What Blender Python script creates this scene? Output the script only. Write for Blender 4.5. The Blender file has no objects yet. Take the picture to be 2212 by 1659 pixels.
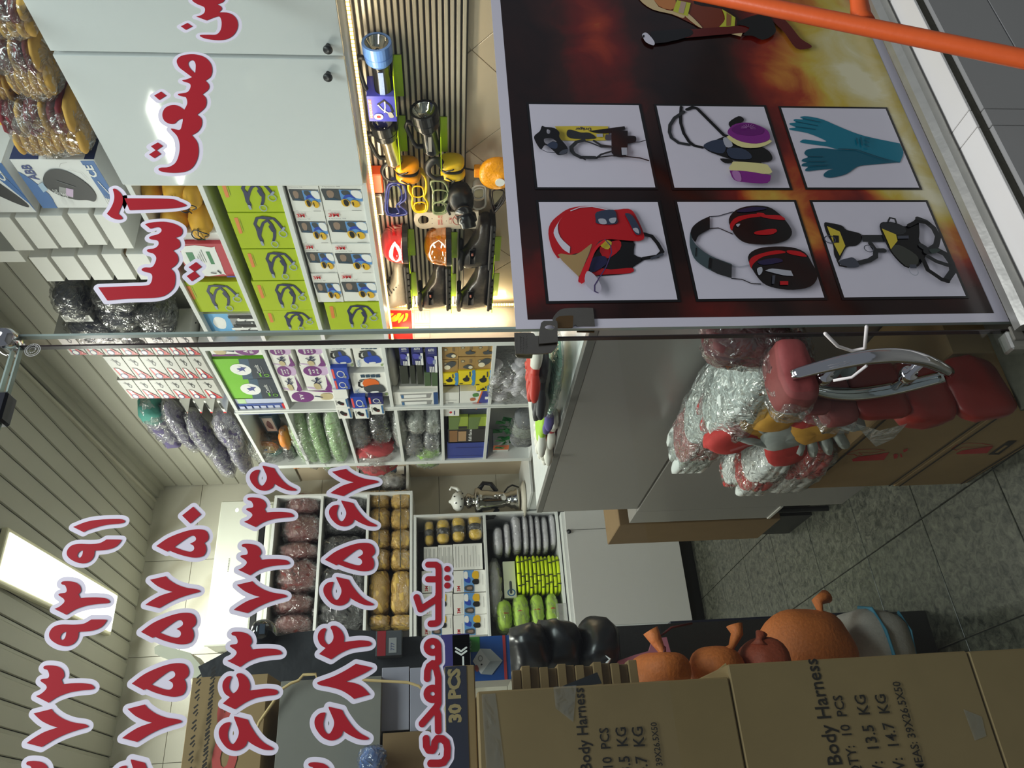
import bpy, math, random
from mathutils import Vector, Matrix, noise
from mathutils.geometry import tessellate_polygon
SC = bpy.context.scene
COL = SC.collection
V3 = Vector
# ---- camera axes (world X = along the shop front to the right, Y = into the shop, Z = up); floor is Z = 0
EYE = 1.62
AXX = (-0.06190099, -0.87684598, 0.47676975)
AXY = (-0.06777125, 0.48027594, 0.87449533)
AXZ = (-0.99577875, 0.02182084, -0.0891545)
FPX = 1620.0
cd = bpy.data.cameras.new('camera'); cam = bpy.data.objects.new('camera', cd); COL.objects.link(cam)
r_ = V3((AXX[0], AXY[0], AXZ[0])); d_ = V3((AXX[1], AXY[1], AXZ[1])); f_ = V3((AXX[2], AXY[2], AXZ[2]))
mw = Matrix((( r_.x, -d_.x, -f_.x, 0), (r_.y, -d_.y, -f_.y, 0), (r_.z, -d_.z, -f_.z, EYE), (0, 0, 0, 1)))
cam.matrix_world = mw
cd.sensor_fit = 'HORIZONTAL'; cd.sensor_width = 36.0; cd.lens = 36.0 * FPX / 2212.0; cd.clip_start = 0.02
SC.camera = cam
SC.view_settings.view_transform = 'Standard'; SC.view_settings.look = 'None'
SC.view_settings.gamma = 1.0; SC.view_settings.use_curve_mapping = False
SC.view_settings.exposure = 0.1
SC.cycles.max_bounces = 7; SC.cycles.transparent_max_bounces = 40
SC.cycles.caustics_reflective = False; SC.cycles.caustics_refractive = False
SC.cycles.sample_clamp_indirect = 4.0
# ---- world: dull evening street
W = bpy.data.worlds.new('world'); SC.world = W; W.use_nodes = True
W.node_tree.nodes['Background'].inputs[0].default_value = (0.55, 0.60, 0.68, 1)
W.node_tree.nodes['Background'].inputs[1].default_value = 0.28
def area(name, loc, rot, sx, sy, power, col):
    l = bpy.data.lights.new(name, 'AREA'); l.shape = 'RECTANGLE'; l.size = sx; l.size_y = sy; l.energy = power; l.color = col
    o = bpy.data.objects.new(name, l); o.location = loc; o.rotation_euler = rot; COL.objects.link(o); return o
ZC = EYE + 2.05            # ceiling height
CW = (1.0, 0.97, 0.90)
LAMPS = [(1.09, 4.15, 1.25), (-0.70, 4.15, 0.75), (0.30, 2.7, 1.0)]   # ceiling LED panels: x, y, length; last is unseen, added for light near the front
for lx, ly, ll in LAMPS:
    area('panel_lamp', (lx, ly, ZC - 0.05), (0, 0, 0), 0.2, ll, 33*ll/1.25, CW)
area('canopy_lamp', (0.9, 0.35, 4.3), (math.radians(6), 0, 0), 3.2, 0.9, 120, (0.95, 0.97, 1.0))
# ---- back-projection of photo pixels to planes of the world
def ray(x, y):
    a, b = x - 1106.0, y - 829.5
    return V3((a*AXX[0]+b*AXX[1]+FPX*AXX[2], a*AXY[0]+b*AXY[1]+FPX*AXY[2], a*AXZ[0]+b*AXZ[1]+FPX*AXZ[2]))
def up(p): return V3((p.x, p.y, p.z + EYE))
def PX(x, y, c): r = ray(x, y); return up(r * (c / r.x))
def PY(x, y, c): r = ray(x, y); return up(r * (c / r.y))
def PZ(x, y, c): r = ray(x, y); return up(r * ((c - EYE) / r.z))
def crop(x0, y0, s): return lambda pts: [(x0 + p[0]/s, y0 + p[1]/s) + tuple(p[2:]) for p in pts]
# ---- materials (all procedural)
def lin(c):
    c = c / 255.0
    return c/12.92 if c <= 0.04045 else ((c + 0.055)/1.055)**2.4
MATS = {}
def mat(name, rgb=(200, 200, 200), rough=0.5, metal=0.0, var=0.06, scale=30.0, bump=0.0, spec=0.5, emit=0.0, coat=0.0, trans=0.0, alpha=1.0):
    if name in MATS: return MATS[name]
    m = bpy.data.materials.new(name); m.use_nodes = True; nt = m.node_tree; N = nt.nodes; L = nt.links
    b = N['Principled BSDF']
    col = tuple(lin(c) for c in rgb)
    b.inputs['Roughness'].default_value = rough; b.inputs['Metallic'].default_value = metal
    b.inputs['Specular IOR Level'].default_value = spec; b.inputs['Coat Weight'].default_value = coat
    b.inputs['Base Color'].default_value = (*col, 1)
    if emit:
        b.inputs['Emission Color'].default_value = (*col, 1); b.inputs['Emission Strength'].default_value = emit
    if trans: b.inputs['Transmission Weight'].default_value = trans
    if alpha < 1: b.inputs['Alpha'].default_value = alpha
    if var > 0 or bump > 0:
        tc = N.new('ShaderNodeTexCoord'); nz = N.new('ShaderNodeTexNoise'); nz.inputs['Scale'].default_value = scale; nz.inputs['Detail'].default_value = 3
        L.new(tc.outputs['Object'], nz.inputs['Vector'])
        if var > 0:
            mx = N.new('ShaderNodeMix'); mx.data_type = 'RGBA'
            mx.inputs[6].default_value = (*[c*(1-var) for c in col], 1); mx.inputs[7].default_value = (*[min(1, c*(1+var)) for c in col], 1)
            L.new(nz.outputs['Fac'], mx.inputs[0]); L.new(mx.outputs[2], b.inputs['Base Color'])
        if bump > 0:
            bp = N.new('ShaderNodeBump'); bp.inputs['Strength'].default_value = bump; bp.inputs['Distance'].default_value = 0.01
            L.new(nz.outputs['Fac'], bp.inputs['Height']); L.new(bp.outputs['Normal'], b.inputs['Normal'])
    MATS[name] = m; return m
def film(name, tint=(250, 250, 250), haze=0.12, gloss=0.35, rough=0.12, scale=20.0, bump=0.9, dist=0.04):
    """clear plastic film: see-through with crinkled shine and a little milky haze"""
    if name in MATS: return MATS[name]
    m = bpy.data.materials.new(name); m.use_nodes = True; nt = m.node_tree; N = nt.nodes; L = nt.links
    N.remove(N['Principled BSDF']); out = N['Material Output']
    tr = N.new('ShaderNodeBsdfTransparent'); c = tuple(lin(x) for x in tint); tr.inputs[0].default_value = (*c, 1)
    gl = N.new('ShaderNodeBsdfGlossy'); gl.inputs['Roughness'].default_value = rough; gl.inputs[0].default_value = (0.95, 0.95, 0.95, 1)
    df = N.new('ShaderNodeBsdfDiffuse'); df.inputs[0].default_value = (*c, 1)
    tc = N.new('ShaderNodeTexCoord'); nz = N.new('ShaderNodeTexNoise'); nz.inputs['Scale'].default_value = scale; nz.inputs['Detail'].default_value = 2.5; nz.inputs['Distortion'].default_value = 1.5
    L.new(tc.outputs['Object'], nz.inputs['Vector'])
    bp = N.new('ShaderNodeBump'); bp.inputs['Strength'].default_value = bump; bp.inputs['Distance'].default_value = dist
    L.new(nz.outputs['Fac'], bp.inputs['Height'])
    for n in (gl, df): L.new(bp.outputs['Normal'], n.inputs['Normal'])
    lw = N.new('ShaderNodeLayerWeight'); lw.inputs['Blend'].default_value = 0.5; L.new(bp.outputs['Normal'], lw.inputs['Normal'])
    pw_ = N.new('ShaderNodeMath'); pw_.operation = 'POWER'; pw_.inputs[1].default_value = 2.2; L.new(lw.outputs['Facing'], pw_.inputs[0])
    fr = N.new('ShaderNodeMath'); fr.operation = 'MULTIPLY_ADD'; fr.inputs[1].default_value = 0.7; fr.inputs[2].default_value = gloss*0.3; L.new(pw_.outputs[0], fr.inputs[0])
    m1 = N.new('ShaderNodeMixShader'); m1.inputs[0].default_value = haze; L.new(tr.outputs[0], m1.inputs[1]); L.new(df.outputs[0], m1.inputs[2])
    m2 = N.new('ShaderNodeMixShader'); L.new(fr.outputs[0], m2.inputs[0]); L.new(m1.outputs[0], m2.inputs[1]); L.new(gl.outputs[0], m2.inputs[2])
    L.new(m2.outputs[0], out.inputs['Surface']); MATS[name] = m; return m
def glass(name, tint=(246, 250, 248), rough=0.0, f=1.45):
    if name in MATS: return MATS[name]
    m = bpy.data.materials.new(name); m.use_nodes = True; nt = m.node_tree; N = nt.nodes; L = nt.links
    N.remove(N['Principled BSDF']); out = N['Material Output']
    tr = N.new('ShaderNodeBsdfTransparent'); tr.inputs[0].default_value = (*[lin(x) for x in tint], 1)
    gl = N.new('ShaderNodeBsdfGlossy'); gl.inputs['Roughness'].default_value = rough
    fr = N.new('ShaderNodeFresnel'); fr.inputs[0].default_value = f
    ge_ = N.new('ShaderNodeNewGeometry'); om = N.new('ShaderNodeMath'); om.operation = 'SUBTRACT'; om.inputs[0].default_value = 1.0; L.new(ge_.outputs['Backfacing'], om.inputs[1])
    mu = N.new('ShaderNodeMath'); mu.operation = 'MULTIPLY'; L.new(fr.outputs[0], mu.inputs[0]); L.new(om.outputs[0], mu.inputs[1])
    mx = N.new('ShaderNodeMixShader'); L.new(mu.outputs[0], mx.inputs[0]); L.new(tr.outputs[0], mx.inputs[1]); L.new(gl.outputs[0], mx.inputs[2])
    L.new(mx.outputs[0], out.inputs['Surface']); MATS[name] = m; return m
# ---- curves and fills
def smooth(pts, n=4):
    """closed outline through traced points (Catmull-Rom); a third value marks a sharp corner"""
    P = [V3((p[0], p[1])) if not isinstance(p, Vector) else p for p in pts]; c = [len(p) > 2 and not isinstance(p, Vector) for p in pts]; k = len(P); out = []
    for i in range(k):
        a, b = P[i], P[(i+1) % k]; p0 = a if c[i] else P[i-1]; p3 = b if c[(i+1) % k] else P[(i+2) % k]
        if c[i]: p0 = a - (b - a)*0.4
        if c[(i+1) % k]: p3 = b + (b - a)*0.4
        for j in range(n):
            t = j/n; t2 = t*t; t3 = t2*t
            out.append(0.5*((2*a) + (b - p0)*t + (2*p0 - 5*a + 4*b - p3)*t2 + (3*a - p0 - 3*b + p3)*t3))
    return [(q.x, q.y) for q in out]
import numpy as np
def grow(polys, lines, w, step):
    """outline (list of loops) of everything within w of the filled polys and polylines: distance field + marching squares"""
    allp = np.array([q[:2] for l in polys + lines for q in l]); lo = allp.min(0) - w - 2*step; hi = allp.max(0) + w + 2*step
    nx, ny = [int(n)+2 for n in (hi-lo)/step]; X, Y = np.meshgrid(lo[0]+np.arange(nx)*step, lo[1]+np.arange(ny)*step, indexing='ij'); D = np.full(X.shape, 1e9)
    def seg(a, b):
        ax, ay = a[:2]; dx, dy = b[0]-ax, b[1]-ay; t = np.clip(((X-ax)*dx+(Y-ay)*dy)/max(1e-12, dx*dx+dy*dy), 0, 1); return np.hypot(X-ax-t*dx, Y-ay-t*dy)
    for l in lines:
        for a, b in zip(l, l[1:]): np.minimum(D, seg(a, b), out=D)
    for l in polys:
        ins = np.zeros(X.shape, bool)
        for a, b in zip(l, l[1:]+l[:1]):
            np.minimum(D, seg(a, b), out=D)
            if a[1] != b[1]: ins ^= ((a[1] > Y) != (b[1] > Y)) & (X < (b[0]-a[0])*(Y-a[1])/(b[1]-a[1]) + a[0])
        D[ins] = -1e-4
    F = D - w; nxt = {}
    def pt(i, j, k, l): a, b = F[i, j], F[k, l]; t = a/(a-b); return (X[i, j]+t*(X[k, l]-X[i, j]), Y[i, j]+t*(Y[k, l]-Y[i, j]))
    E = lambda i, j, e: ((i, j, 0), (i+1, j, 1), (i, j+1, 0), (i, j, 1))[e]
    C = {}; S = F < 0; mixed = np.argwhere((S[:-1, :-1].astype(int)+S[1:, :-1]+S[:-1, 1:]+S[1:, 1:]) % 4 != 0)
    for i, j in mixed:
        i, j = int(i), int(j); c = [(i, j), (i+1, j), (i+1, j+1), (i, j+1)]; st = []; en = []
        for e in range(4):
            p, q = c[e], c[(e+1) % 4]
            if S[p] != S[q]:
                C[E(i, j, e)] = pt(*p, *q); (en if S[p] else st).append(e)
        if len(st) == 1: nxt[E(i, j, en[0])] = E(i, j, st[0])
        else:
            for e in en: nxt[E(i, j, e)] = E(i, j, (e-1) % 4)
    loops = []
    while nxt:
        k = next(iter(nxt)); l = []
        while k in nxt: l.append(C[k]); k = nxt.pop(k)
        if len(l) > 6: loops.append(l)
    return sorted(loops, key=lambda l: -abs(sum(a[0]*b[1]-a[1]*b[0] for a, b in zip(l, l[1:]+l[:1]))))
_TXT = {}
def text2d(s, bold=0.0):
    k = (s, bold)
    if k in _TXT: return _TXT[k]
    cu = bpy.data.curves.new('t', 'FONT'); cu.body = s; cu.size = 1.0; cu.offset = bold; cu.resolution_u = 2
    o = bpy.data.objects.new('t', cu); COL.objects.link(o)
    dg = bpy.context.evaluated_depsgraph_get(); ev = o.evaluated_get(dg); me = ev.to_mesh()
    vs = [(v.co.x, v.co.y) for v in me.vertices]; fs = [tuple(p.vertices) for p in me.polygons]
    ev.to_mesh_clear(); bpy.data.objects.remove(o); bpy.data.curves.remove(cu)
    if vs:
        x0 = min(v[0] for v in vs); x1 = max(v[0] for v in vs); y0 = min(v[1] for v in vs); y1 = max(v[1] for v in vs)
        vs = [((x-x0)/max(1e-6, x1-x0), (y-y0)/max(1e-6, y1-y0)) for x, y in vs]
        asp = (x1-x0)/max(1e-6, y1-y0)
    else: asp = 1
    _TXT[k] = (vs, fs, asp); return _TXT[k]
class Fr:
    """a flat frame: corner o, unit axes ua va, size W H"""
    def __init__(s, o, ua, va, W=1.0, H=1.0, n=None):
        s.o, s.ua, s.va, s.W, s.H = V3(o), V3(ua), V3(va), W, H; s.n = V3(n) if n is not None else s.ua.cross(s.va)
    def at(s, u, v, d=0.0): return s.o + s.ua*(u*s.W) + s.va*(v*s.H) + s.n*d
class M:
    """collects shapes into ONE mesh object"""
    def __init__(s): s.v = []; s.f = []; s.mi = []; s.ms = []; s.lay = 0
    def _m(s, m):
        if m not in s.ms: s.ms.append(m)
        return s.ms.index(m)
    def add(s, vs, fs, m):
        b = len(s.v); i = s._m(m); s.v += [tuple(v) for v in vs]
        for f in fs: s.f.append(tuple(b + k for k in f)); s.mi.append(i)
        return s
    def box(s, lo, hi, m, b=0.0):
        x0, y0, z0 = [min(lo[i], hi[i]) for i in range(3)]; x1, y1, z1 = [max(lo[i], hi[i]) for i in range(3)]
        if b <= 0:
            vs = [(x, y, z) for x in (x0, x1) for y in (y0, y1) for z in (z0, z1)]
            return s.add(vs, [(0, 1, 3, 2), (4, 6, 7, 5), (0, 4, 5, 1), (2, 3, 7, 6), (0, 2, 6, 4), (1, 5, 7, 3)], m)
        b = min(b, (x1-x0)/3, (y1-y0)/3, (z1-z0)/3)
        vs = []; idx = {}
        for i, x in enumerate((x0, x1)):
            for j, y in enumerate((y0, y1)):
                for k, z in enumerate((z0, z1)):
                    sx, sy, sz = (b if i == 0 else -b), (b if j == 0 else -b), (b if k == 0 else -b)
                    for a, p in enumerate(((x, y+sy, z+sz), (x+sx, y, z+sz), (x+sx, y+sy, z))): idx[i, j, k, a] = len(vs); vs.append(p)
        I = lambda i, j, k, a: idx[i, j, k, a]; fs = []
        for i in (0, 1):
            q = [I(i, 0, 0, 0), I(i, 0, 1, 0), I(i, 1, 1, 0), I(i, 1, 0, 0)]; fs.append(q if i == 0 else q[::-1])
            q = [I(0, i, 0, 1), I(1, i, 0, 1), I(1, i, 1, 1), I(0, i, 1, 1)]; fs.append(q if i == 0 else q[::-1])
            q = [I(0, 0, i, 2), I(0, 1, i, 2), I(1, 1, i, 2), I(1, 0, i, 2)]; fs.append(q if i == 0 else q[::-1])
            for j in (0, 1):
                q = [I(i, j, 0, 0), I(i, j, 0, 1), I(i, j, 1, 1), I(i, j, 1, 0)]; fs.append(q if i != j else q[::-1])
                q = [I(i, 0, j, 0), I(i, 0, j, 2), I(i, 1, j, 2), I(i, 1, j, 0)]; fs.append(q if i == j else q[::-1])
                q = [I(0, i, j, 1), I(0, i, j, 2), I(1, i, j, 2), I(1, i, j, 1)]; fs.append(q if i != j else q[::-1])
                for k in (0, 1):
                    t = (I(i, j, k, 0), I(i, j, k, 1), I(i, j, k, 2)); fs.append(t if (i+j+k) % 2 == 0 else t[::-1])
        return s.add(vs, fs, m)
    def tube(s, path, r, m, n=8, closed=False, flat=1.0):
        path = [V3(p) for p in path]; k = len(path); rr = r if isinstance(r, (list, tuple)) else [r]*k; vs = []; fs = []; prev = None
        for i, p in enumerate(path):
            a = path[(i-1) % k] if (closed or i > 0) else p; b = path[(i+1) % k] if (closed or i < k-1) else p
            t = (b - a).normalized() if (b-a).length > 1e-9 else V3((0, 0, 1))
            if prev is None:
                ref = V3((0, 0, 1)) if abs(t.z) < 0.9 else V3((1, 0, 0)); u = t.cross(ref).normalized()
            else:
                u = prev - t*prev.dot(t); u = u.normalized() if u.length > 1e-6 else t.orthogonal().normalized()
            prev = u; w = t.cross(u)
            for j in range(n):
                c = 2*math.pi*j/n; vs.append(p + u*(math.cos(c)*rr[i]) + w*(math.sin(c)*rr[i]*flat))
        for i in range(k if closed else k-1):
            for j in range(n):
                a = i*n + j; b = i*n + (j+1) % n; c = ((i+1) % k)*n + (j+1) % n; d = ((i+1) % k)*n + j; fs.append((a, b, c, d))
        if not closed: fs.append(tuple(range(n))[::-1]); fs.append(tuple((k-1)*n + j for j in range(n)))
        return s.add(vs, fs, m)
    def lathe(s, prof, o, ax, m, n=24, cap=True, sq=None):
        ax = V3(ax).normalized(); u = ax.orthogonal().normalized(); w = ax.cross(u); o = V3(o); vs = []; fs = []
        for r, h in prof:
            for j in range(n):
                c = 2*math.pi*j/n; vs.append(o + ax*h + u*(math.cos(c)*r) + w*(math.sin(c)*r))
        for i in range(len(prof)-1):
            for j in range(n): fs.append((i*n+j, i*n+(j+1) % n, (i+1)*n+(j+1) % n, (i+1)*n+j))
        if cap: fs.append(tuple(range(n))[::-1]); k = (len(prof)-1)*n; fs.append(tuple(k+j for j in range(n)))
        return s.add(vs, fs, m)
    def blob(s, c, rad, m, e=2.0, amp=0.0, freq=6.0, seed=0, nu=18, nv=10, rot=None, ridge=False, fn=None):
        """rounded (super-ellipsoid) lump with noise; e > 2 makes it boxier"""
        c = V3(c); vs = []; fs = []; off = V3((seed*3.17, seed*1.93, seed*0.71))
        for i in range(nv+1):
            th = -math.pi/2 + math.pi*i/nv
            for j in range(nu):
                ph = 2*math.pi*j/nu
                d = V3((math.cos(th)*math.cos(ph), math.cos(th)*math.sin(ph), math.sin(th)))
                q = (abs(d.x)**e + abs(d.y)**e + abs(d.z)**e)**(-1.0/e); p = V3((d.x*q*rad[0], d.y*q*rad[1], d.z*q*rad[2]))
                if amp:
                    h = noise.noise(p*freq + off)
                    if ridge: h = 1 - 2*abs(h)**0.6
                    p += d*(amp*h)
                if fn: p = fn(p, d)
                if rot is not None: p = rot @ p
                vs.append(c + p)
        for i in range(nv):
            for j in range(nu): fs.append((i*nu+j, i*nu+(j+1) % nu, (i+1)*nu+(j+1) % nu, (i+1)*nu+j))
        return s.add(vs, fs, m)
    def fill(s, loops3, m, flip=False):
        tri = tessellate_polygon([[V3(p) for p in l] for l in loops3]); vs = [p for l in loops3 for p in l]
        return s.add(vs, [t[::-1] if flip else t for t in tri], m)
    def prism(s, loop3, ext, m):
        """solid slab: flat outline pushed along ext"""
        L = [V3(p) for p in loop3]; e = V3(ext); k = len(L); tri = tessellate_polygon([L]); vs = L + [p+e for p in L]
        fs = [tuple(t) for t in tri] + [tuple(k+i for i in t[::-1]) for t in tri] + [(i, (i+1) % k, k+(i+1) % k, k+i) for i in range(k)]
        return s.add(vs, fs, m)
    # flat print on a frame; each call lies a hair above the one before
    def up(s): s.lay += 1; return 0.0006 + 0.00035*s.lay
    def rect(s, F, u0, v0, u1, v1, m): return s.pg(F, [(u0, v0), (u1, v0), (u1, v1), (u0, v1)], m)
    def pg(s, F, pts, m, holes=()):
        d = s.up(); return s.fill([[F.at(u, v, d) for u, v in pts]] + [[F.at(u, v, d) for u, v in h] for h in holes], m)
    def sm(s, F, pts, m, n=3): return s.pg(F, smooth(pts, n), m)
    def ell(s, F, cu, cv, ru, rv, m, n=20): return s.pg(F, [(cu+ru*math.cos(2*math.pi*i/n), cv+rv*math.sin(2*math.pi*i/n)) for i in range(n)], m)
    def ring(s, F, cu, cv, ru, rv, w, m, n=24):
        d = s.up(); vs = []
        for i in range(n):
            a = 2*math.pi*i/n; vs.append(F.at(cu+ru*math.cos(a), cv+rv*math.sin(a), d)); vs.append(F.at(cu+ru*(1-w)*math.cos(a), cv+rv*(1-w)*math.sin(a), d))
        return s.add(vs, [(2*i, 2*((i+1) % n), 2*((i+1) % n)+1, 2*i+1) for i in range(n)], m)
    def line(s, F, pts, w, m, cap=True, d=None, closed=False):
        """stroke of width w metres: one mitred ribbon with rounded ends"""
        d = s.up() if d is None else d; Q = []
        for u, v in [p[:2] for p in pts]:
            q = F.at(u, v, d)
            if not Q or (q-Q[-1]).length > 1e-7: Q.append(q)
        k = len(Q); h = w/2
        if k < 2: return s
        vs = []
        for i, p in enumerate(Q):
            t0 = (p-Q[i-1]).normalized() if (i > 0 or closed) else (Q[1]-p).normalized(); t1 = (Q[(i+1) % k]-p).normalized() if (i < k-1 or closed) else t0
            n0 = F.n.cross(t0); n1 = F.n.cross(t1); nn = n0+n1; nn = nn.normalized() if nn.length > 1e-4 else n0
            l = h/max(0.45, nn.dot(n0)); vs += [p-nn*l, p+nn*l]
        fs = [(2*i, 2*((i+1) % k), 2*((i+1) % k)+1, 2*i+1) for i in range(k if closed else k-1)]; s.add(vs, fs, m)
        if cap and not closed:
            for p, q in ((Q[0], Q[1]), (Q[-1], Q[-2])):
                t = (p-q).normalized(); n_ = F.n.cross(t); s.add([p + n_*(h*math.cos(math.pi*j/6)) + t*(h*math.sin(math.pi*j/6)) for j in range(7)], [tuple(range(7))], m)
        return s
    def text(s, F, t, u0, v0, u1, v1, m, rot=0, bold=0.0):
        vs, fs, asp = text2d(t, bold); d = s.up(); out = []
        for x, y in vs:
            if rot == 90: x, y = 1-y, x
            elif rot == 180: x, y = 1-x, 1-y
            elif rot == 270: x, y = y, 1-x
            out.append(F.at(u0+(u1-u0)*x, v0+(v1-v0)*y, d))
        return s.add(out, fs, m) if out else s
    def build(s, name, parent=None, sm=False, label=None, cat=None, group=None, kind=None, origin=None):
        me = bpy.data.meshes.new(name)
        V = [V3(v) for v in s.v]
        if origin is None:
            if V:
                lo = [min(v[i] for v in V) for i in range(3)]; hi = [max(v[i] for v in V) for i in range(3)]; origin = V3(((lo[0]+hi[0])/2, (lo[1]+hi[1])/2, lo[2] if parent is None else (lo[2]+hi[2])/2))
            else: origin = V3((0, 0, 0))
        origin = V3(origin)
        me.from_pydata([v - origin for v in V], [], s.f)
        for m in s.ms: me.materials.append(m)
        me.polygons.foreach_set('material_index', s.mi)
        if sm: me.polygons.foreach_set('use_smooth', [True]*len(me.polygons))
        me.update()
        o = bpy.data.objects.new(name, me); COL.objects.link(o)
        o['wo'] = tuple(origin)
        if parent is not None: o.parent = parent; o.location = origin - V3(parent['wo'])
        else: o.location = origin
        return tag(o, label, cat, group, kind)
def tag(o, label=None, cat=None, group=None, kind=None):
    if label: o['label'] = label
    if cat: o['category'] = cat
    if group: o['group'] = group
    if kind: o['kind'] = kind
    return o
def empty(name, loc, label=None, cat=None, group=None, kind=None):
    o = bpy.data.objects.new(name, None); COL.objects.link(o); o.location = loc; o['wo'] = tuple(loc); o.empty_display_size = 0.05
    return tag(o, label, cat, group, kind)
def dup(o, loc=None, rz=None, label=None, parent=None, scale=None):
    c = o.copy(); COL.objects.link(c)
    if parent is not None: c.parent = parent
    for ch in list(o.children): dup(ch, parent=c)
    if loc is not None: c.location = loc; c['wo'] = tuple(loc)
    if rz is not None: c.rotation_euler = (0, 0, rz)
    if scale is not None: c.scale = scale
    if label: c['label'] = label
    return c
def piece(name, me, parent, loc, rz=0.0):
    o = bpy.data.objects.new(name, me); COL.objects.link(o); o.parent = parent; o.location = V3(loc) - V3(parent['wo']); o.rotation_euler = (0, 0, rz); return o
XF = lambda y0, y1, z0, z1, x: Fr((x, y1, z0), (0, -1, 0), (0, 0, 1), y1-y0, z1-z0, (-1, 0, 0))     # a face looking left (-X)
YF = lambda x0, x1, z0, z1, y: Fr((x0, y, z0), (1, 0, 0), (0, 0, 1), x1-x0, z1-z0, (0, -1, 0))     # a face looking out (-Y)
# ================= the setting
G0 = 1.20; XS = 1.85; XW = 2.07; YB = 5.20       # shop-front glass, right shelf fronts, right wall, back wall
white = mat('white_laminate', (222, 224, 224), 0.22, var=0.02); black = mat('black_plastic', (22, 22, 24), 0.4)
chrome = mat('chrome', (200, 200, 202), 0.08, 1.0, var=0.02); steel = mat('brushed_steel', (150, 145, 135), 0.3, 1.0, var=0.1, scale=60)
def tiles_mat(name, c, v, scale, rough=0.35):
    return mat(name, c, rough, var=v, scale=scale, bump=0.04)
# floor of dark mottled tiles laid on the diagonal
fl = M().box((-2.2, 1.12, -0.06), (2.3, 5.4, -0.012), mat('grout', (120, 122, 112), 0.8)).build('floor', kind='structure', origin=(0, 3, -0.012))
fm = bpy.data.materials.new('green_granite_tile'); fm.use_nodes = True
_n = fm.node_tree; _b = _n.nodes['Principled BSDF']; _b.inputs['Roughness'].default_value = 0.32
_tc = _n.nodes.new('ShaderNodeTexCoord'); _oi = _n.nodes.new('ShaderNodeObjectInfo'); _ad = _n.nodes.new('ShaderNodeVectorMath'); _ad.operation = 'ADD'
_n.links.new(_tc.outputs['Object'], _ad.inputs[0]); _n.links.new(_oi.outputs['Location'], _ad.inputs[1])
_nz = _n.nodes.new('ShaderNodeTexNoise'); _nz.inputs['Scale'].default_value = 34; _nz.inputs['Detail'].default_value = 8; _nz.inputs['Roughness'].default_value = 0.75; _nz.inputs['Distortion'].default_value = 0.8
_n.links.new(_ad.outputs[0], _nz.inputs['Vector'])
_cr = _n.nodes.new('ShaderNodeValToRGB'); _e = _cr.color_ramp.elements
_e[0].position = 0.36; _e[0].color = (0.018, 0.021, 0.017, 1); _e[1].position = 0.68; _e[1].color = (0.15, 0.15, 0.115, 1)
_n.links.new(_nz.outputs['Fac'], _cr.inputs[0]); _n.links.new(_cr.outputs[0], _b.inputs['Base Color'])
ts = 0.40; tm = M().box((-ts/2+0.002, -ts/2+0.002, -0.012), (ts/2-0.002, ts/2-0.002, 0), fm, 0.0015); _t = tm.build('tile', origin=(0, 0, 0)); tme = _t.data; bpy.data.objects.remove(_t)
# two seams read off the photo give the lay of the tiles
a0, a1 = PZ(1873, 1203, 0), PZ(2064, 1069, 0); ang = math.atan2(a1.y-a0.y, a1.x-a0.x)
ca, sa = math.cos(ang), math.sin(ang)
for i in range(-14, 15):
    for j in range(-14, 15):
        u, v = (i+0.5)*ts, (j+0.5)*ts + (0.5*ts if False else 0)
        x = a0.x + u*ca - v*sa; y = a0.y + u*sa + v*ca
        if -2.0 < x < 2.1 and 1.35 < y < 5.15: piece('tile', tme, fl, (x, y, 0), ang)
# ceiling of pale PVC planks
ce = M().box((-2.2, 1.2, ZC+0.012), (2.3, 5.4, ZC+0.06), mat('ceiling_void', (40, 39, 36), 0.8)).build('ceiling', kind='structure', origin=(0, 3.3, ZC))
pm = mat('pale_plank', (176, 174, 160), 0.42, var=0.04, scale=6); gap = 0.111; pa = math.radians(3.2)
_m = M()
prof = [(-gap/2+0.002, 0.010), (-gap/2+0.005, 0.0), (-gap/2+0.088, 0.0), (-gap/2+0.094, 0.008), (gap/2-0.003, 0.008), (gap/2-0.002, 0.010)]
vs = [(x, y, z) for y in (-2.15, 2.15) for x, z in prof]; k = len(prof)
_m.add(vs, [(i, i+1, k+i+1, k+i) for i in range(k-1)], pm); _t = _m.build('plank', origin=(0, 0, 0)); pme = _t.data; bpy.data.objects.remove(_t)
for i in range(-36, 8):
    xx = 1.60 + i*gap
    if xx < -2.1: continue
    o = piece('plank', pme, ce, (xx, 3.35, ZC), pa)
m = M(); m.box((1.94, 1.25, ZC-0.012), (1.955, YB, ZC+0.02), mat('trim_light', (196, 192, 176), 0.4)); m.box((1.955, 1.25, ZC+0.004), (1.975, YB, ZC+0.02), black)
m.build('trim_1', kind='structure')
m = M(); m.box((1.975, 1.25, ZC-0.02), (XW, YB, ZC+0.02), pm); m.box((2.03, 1.25, ZC-0.05), (XW, YB, ZC-0.02), pm); m.build('trim_2', kind='structure')
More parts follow.
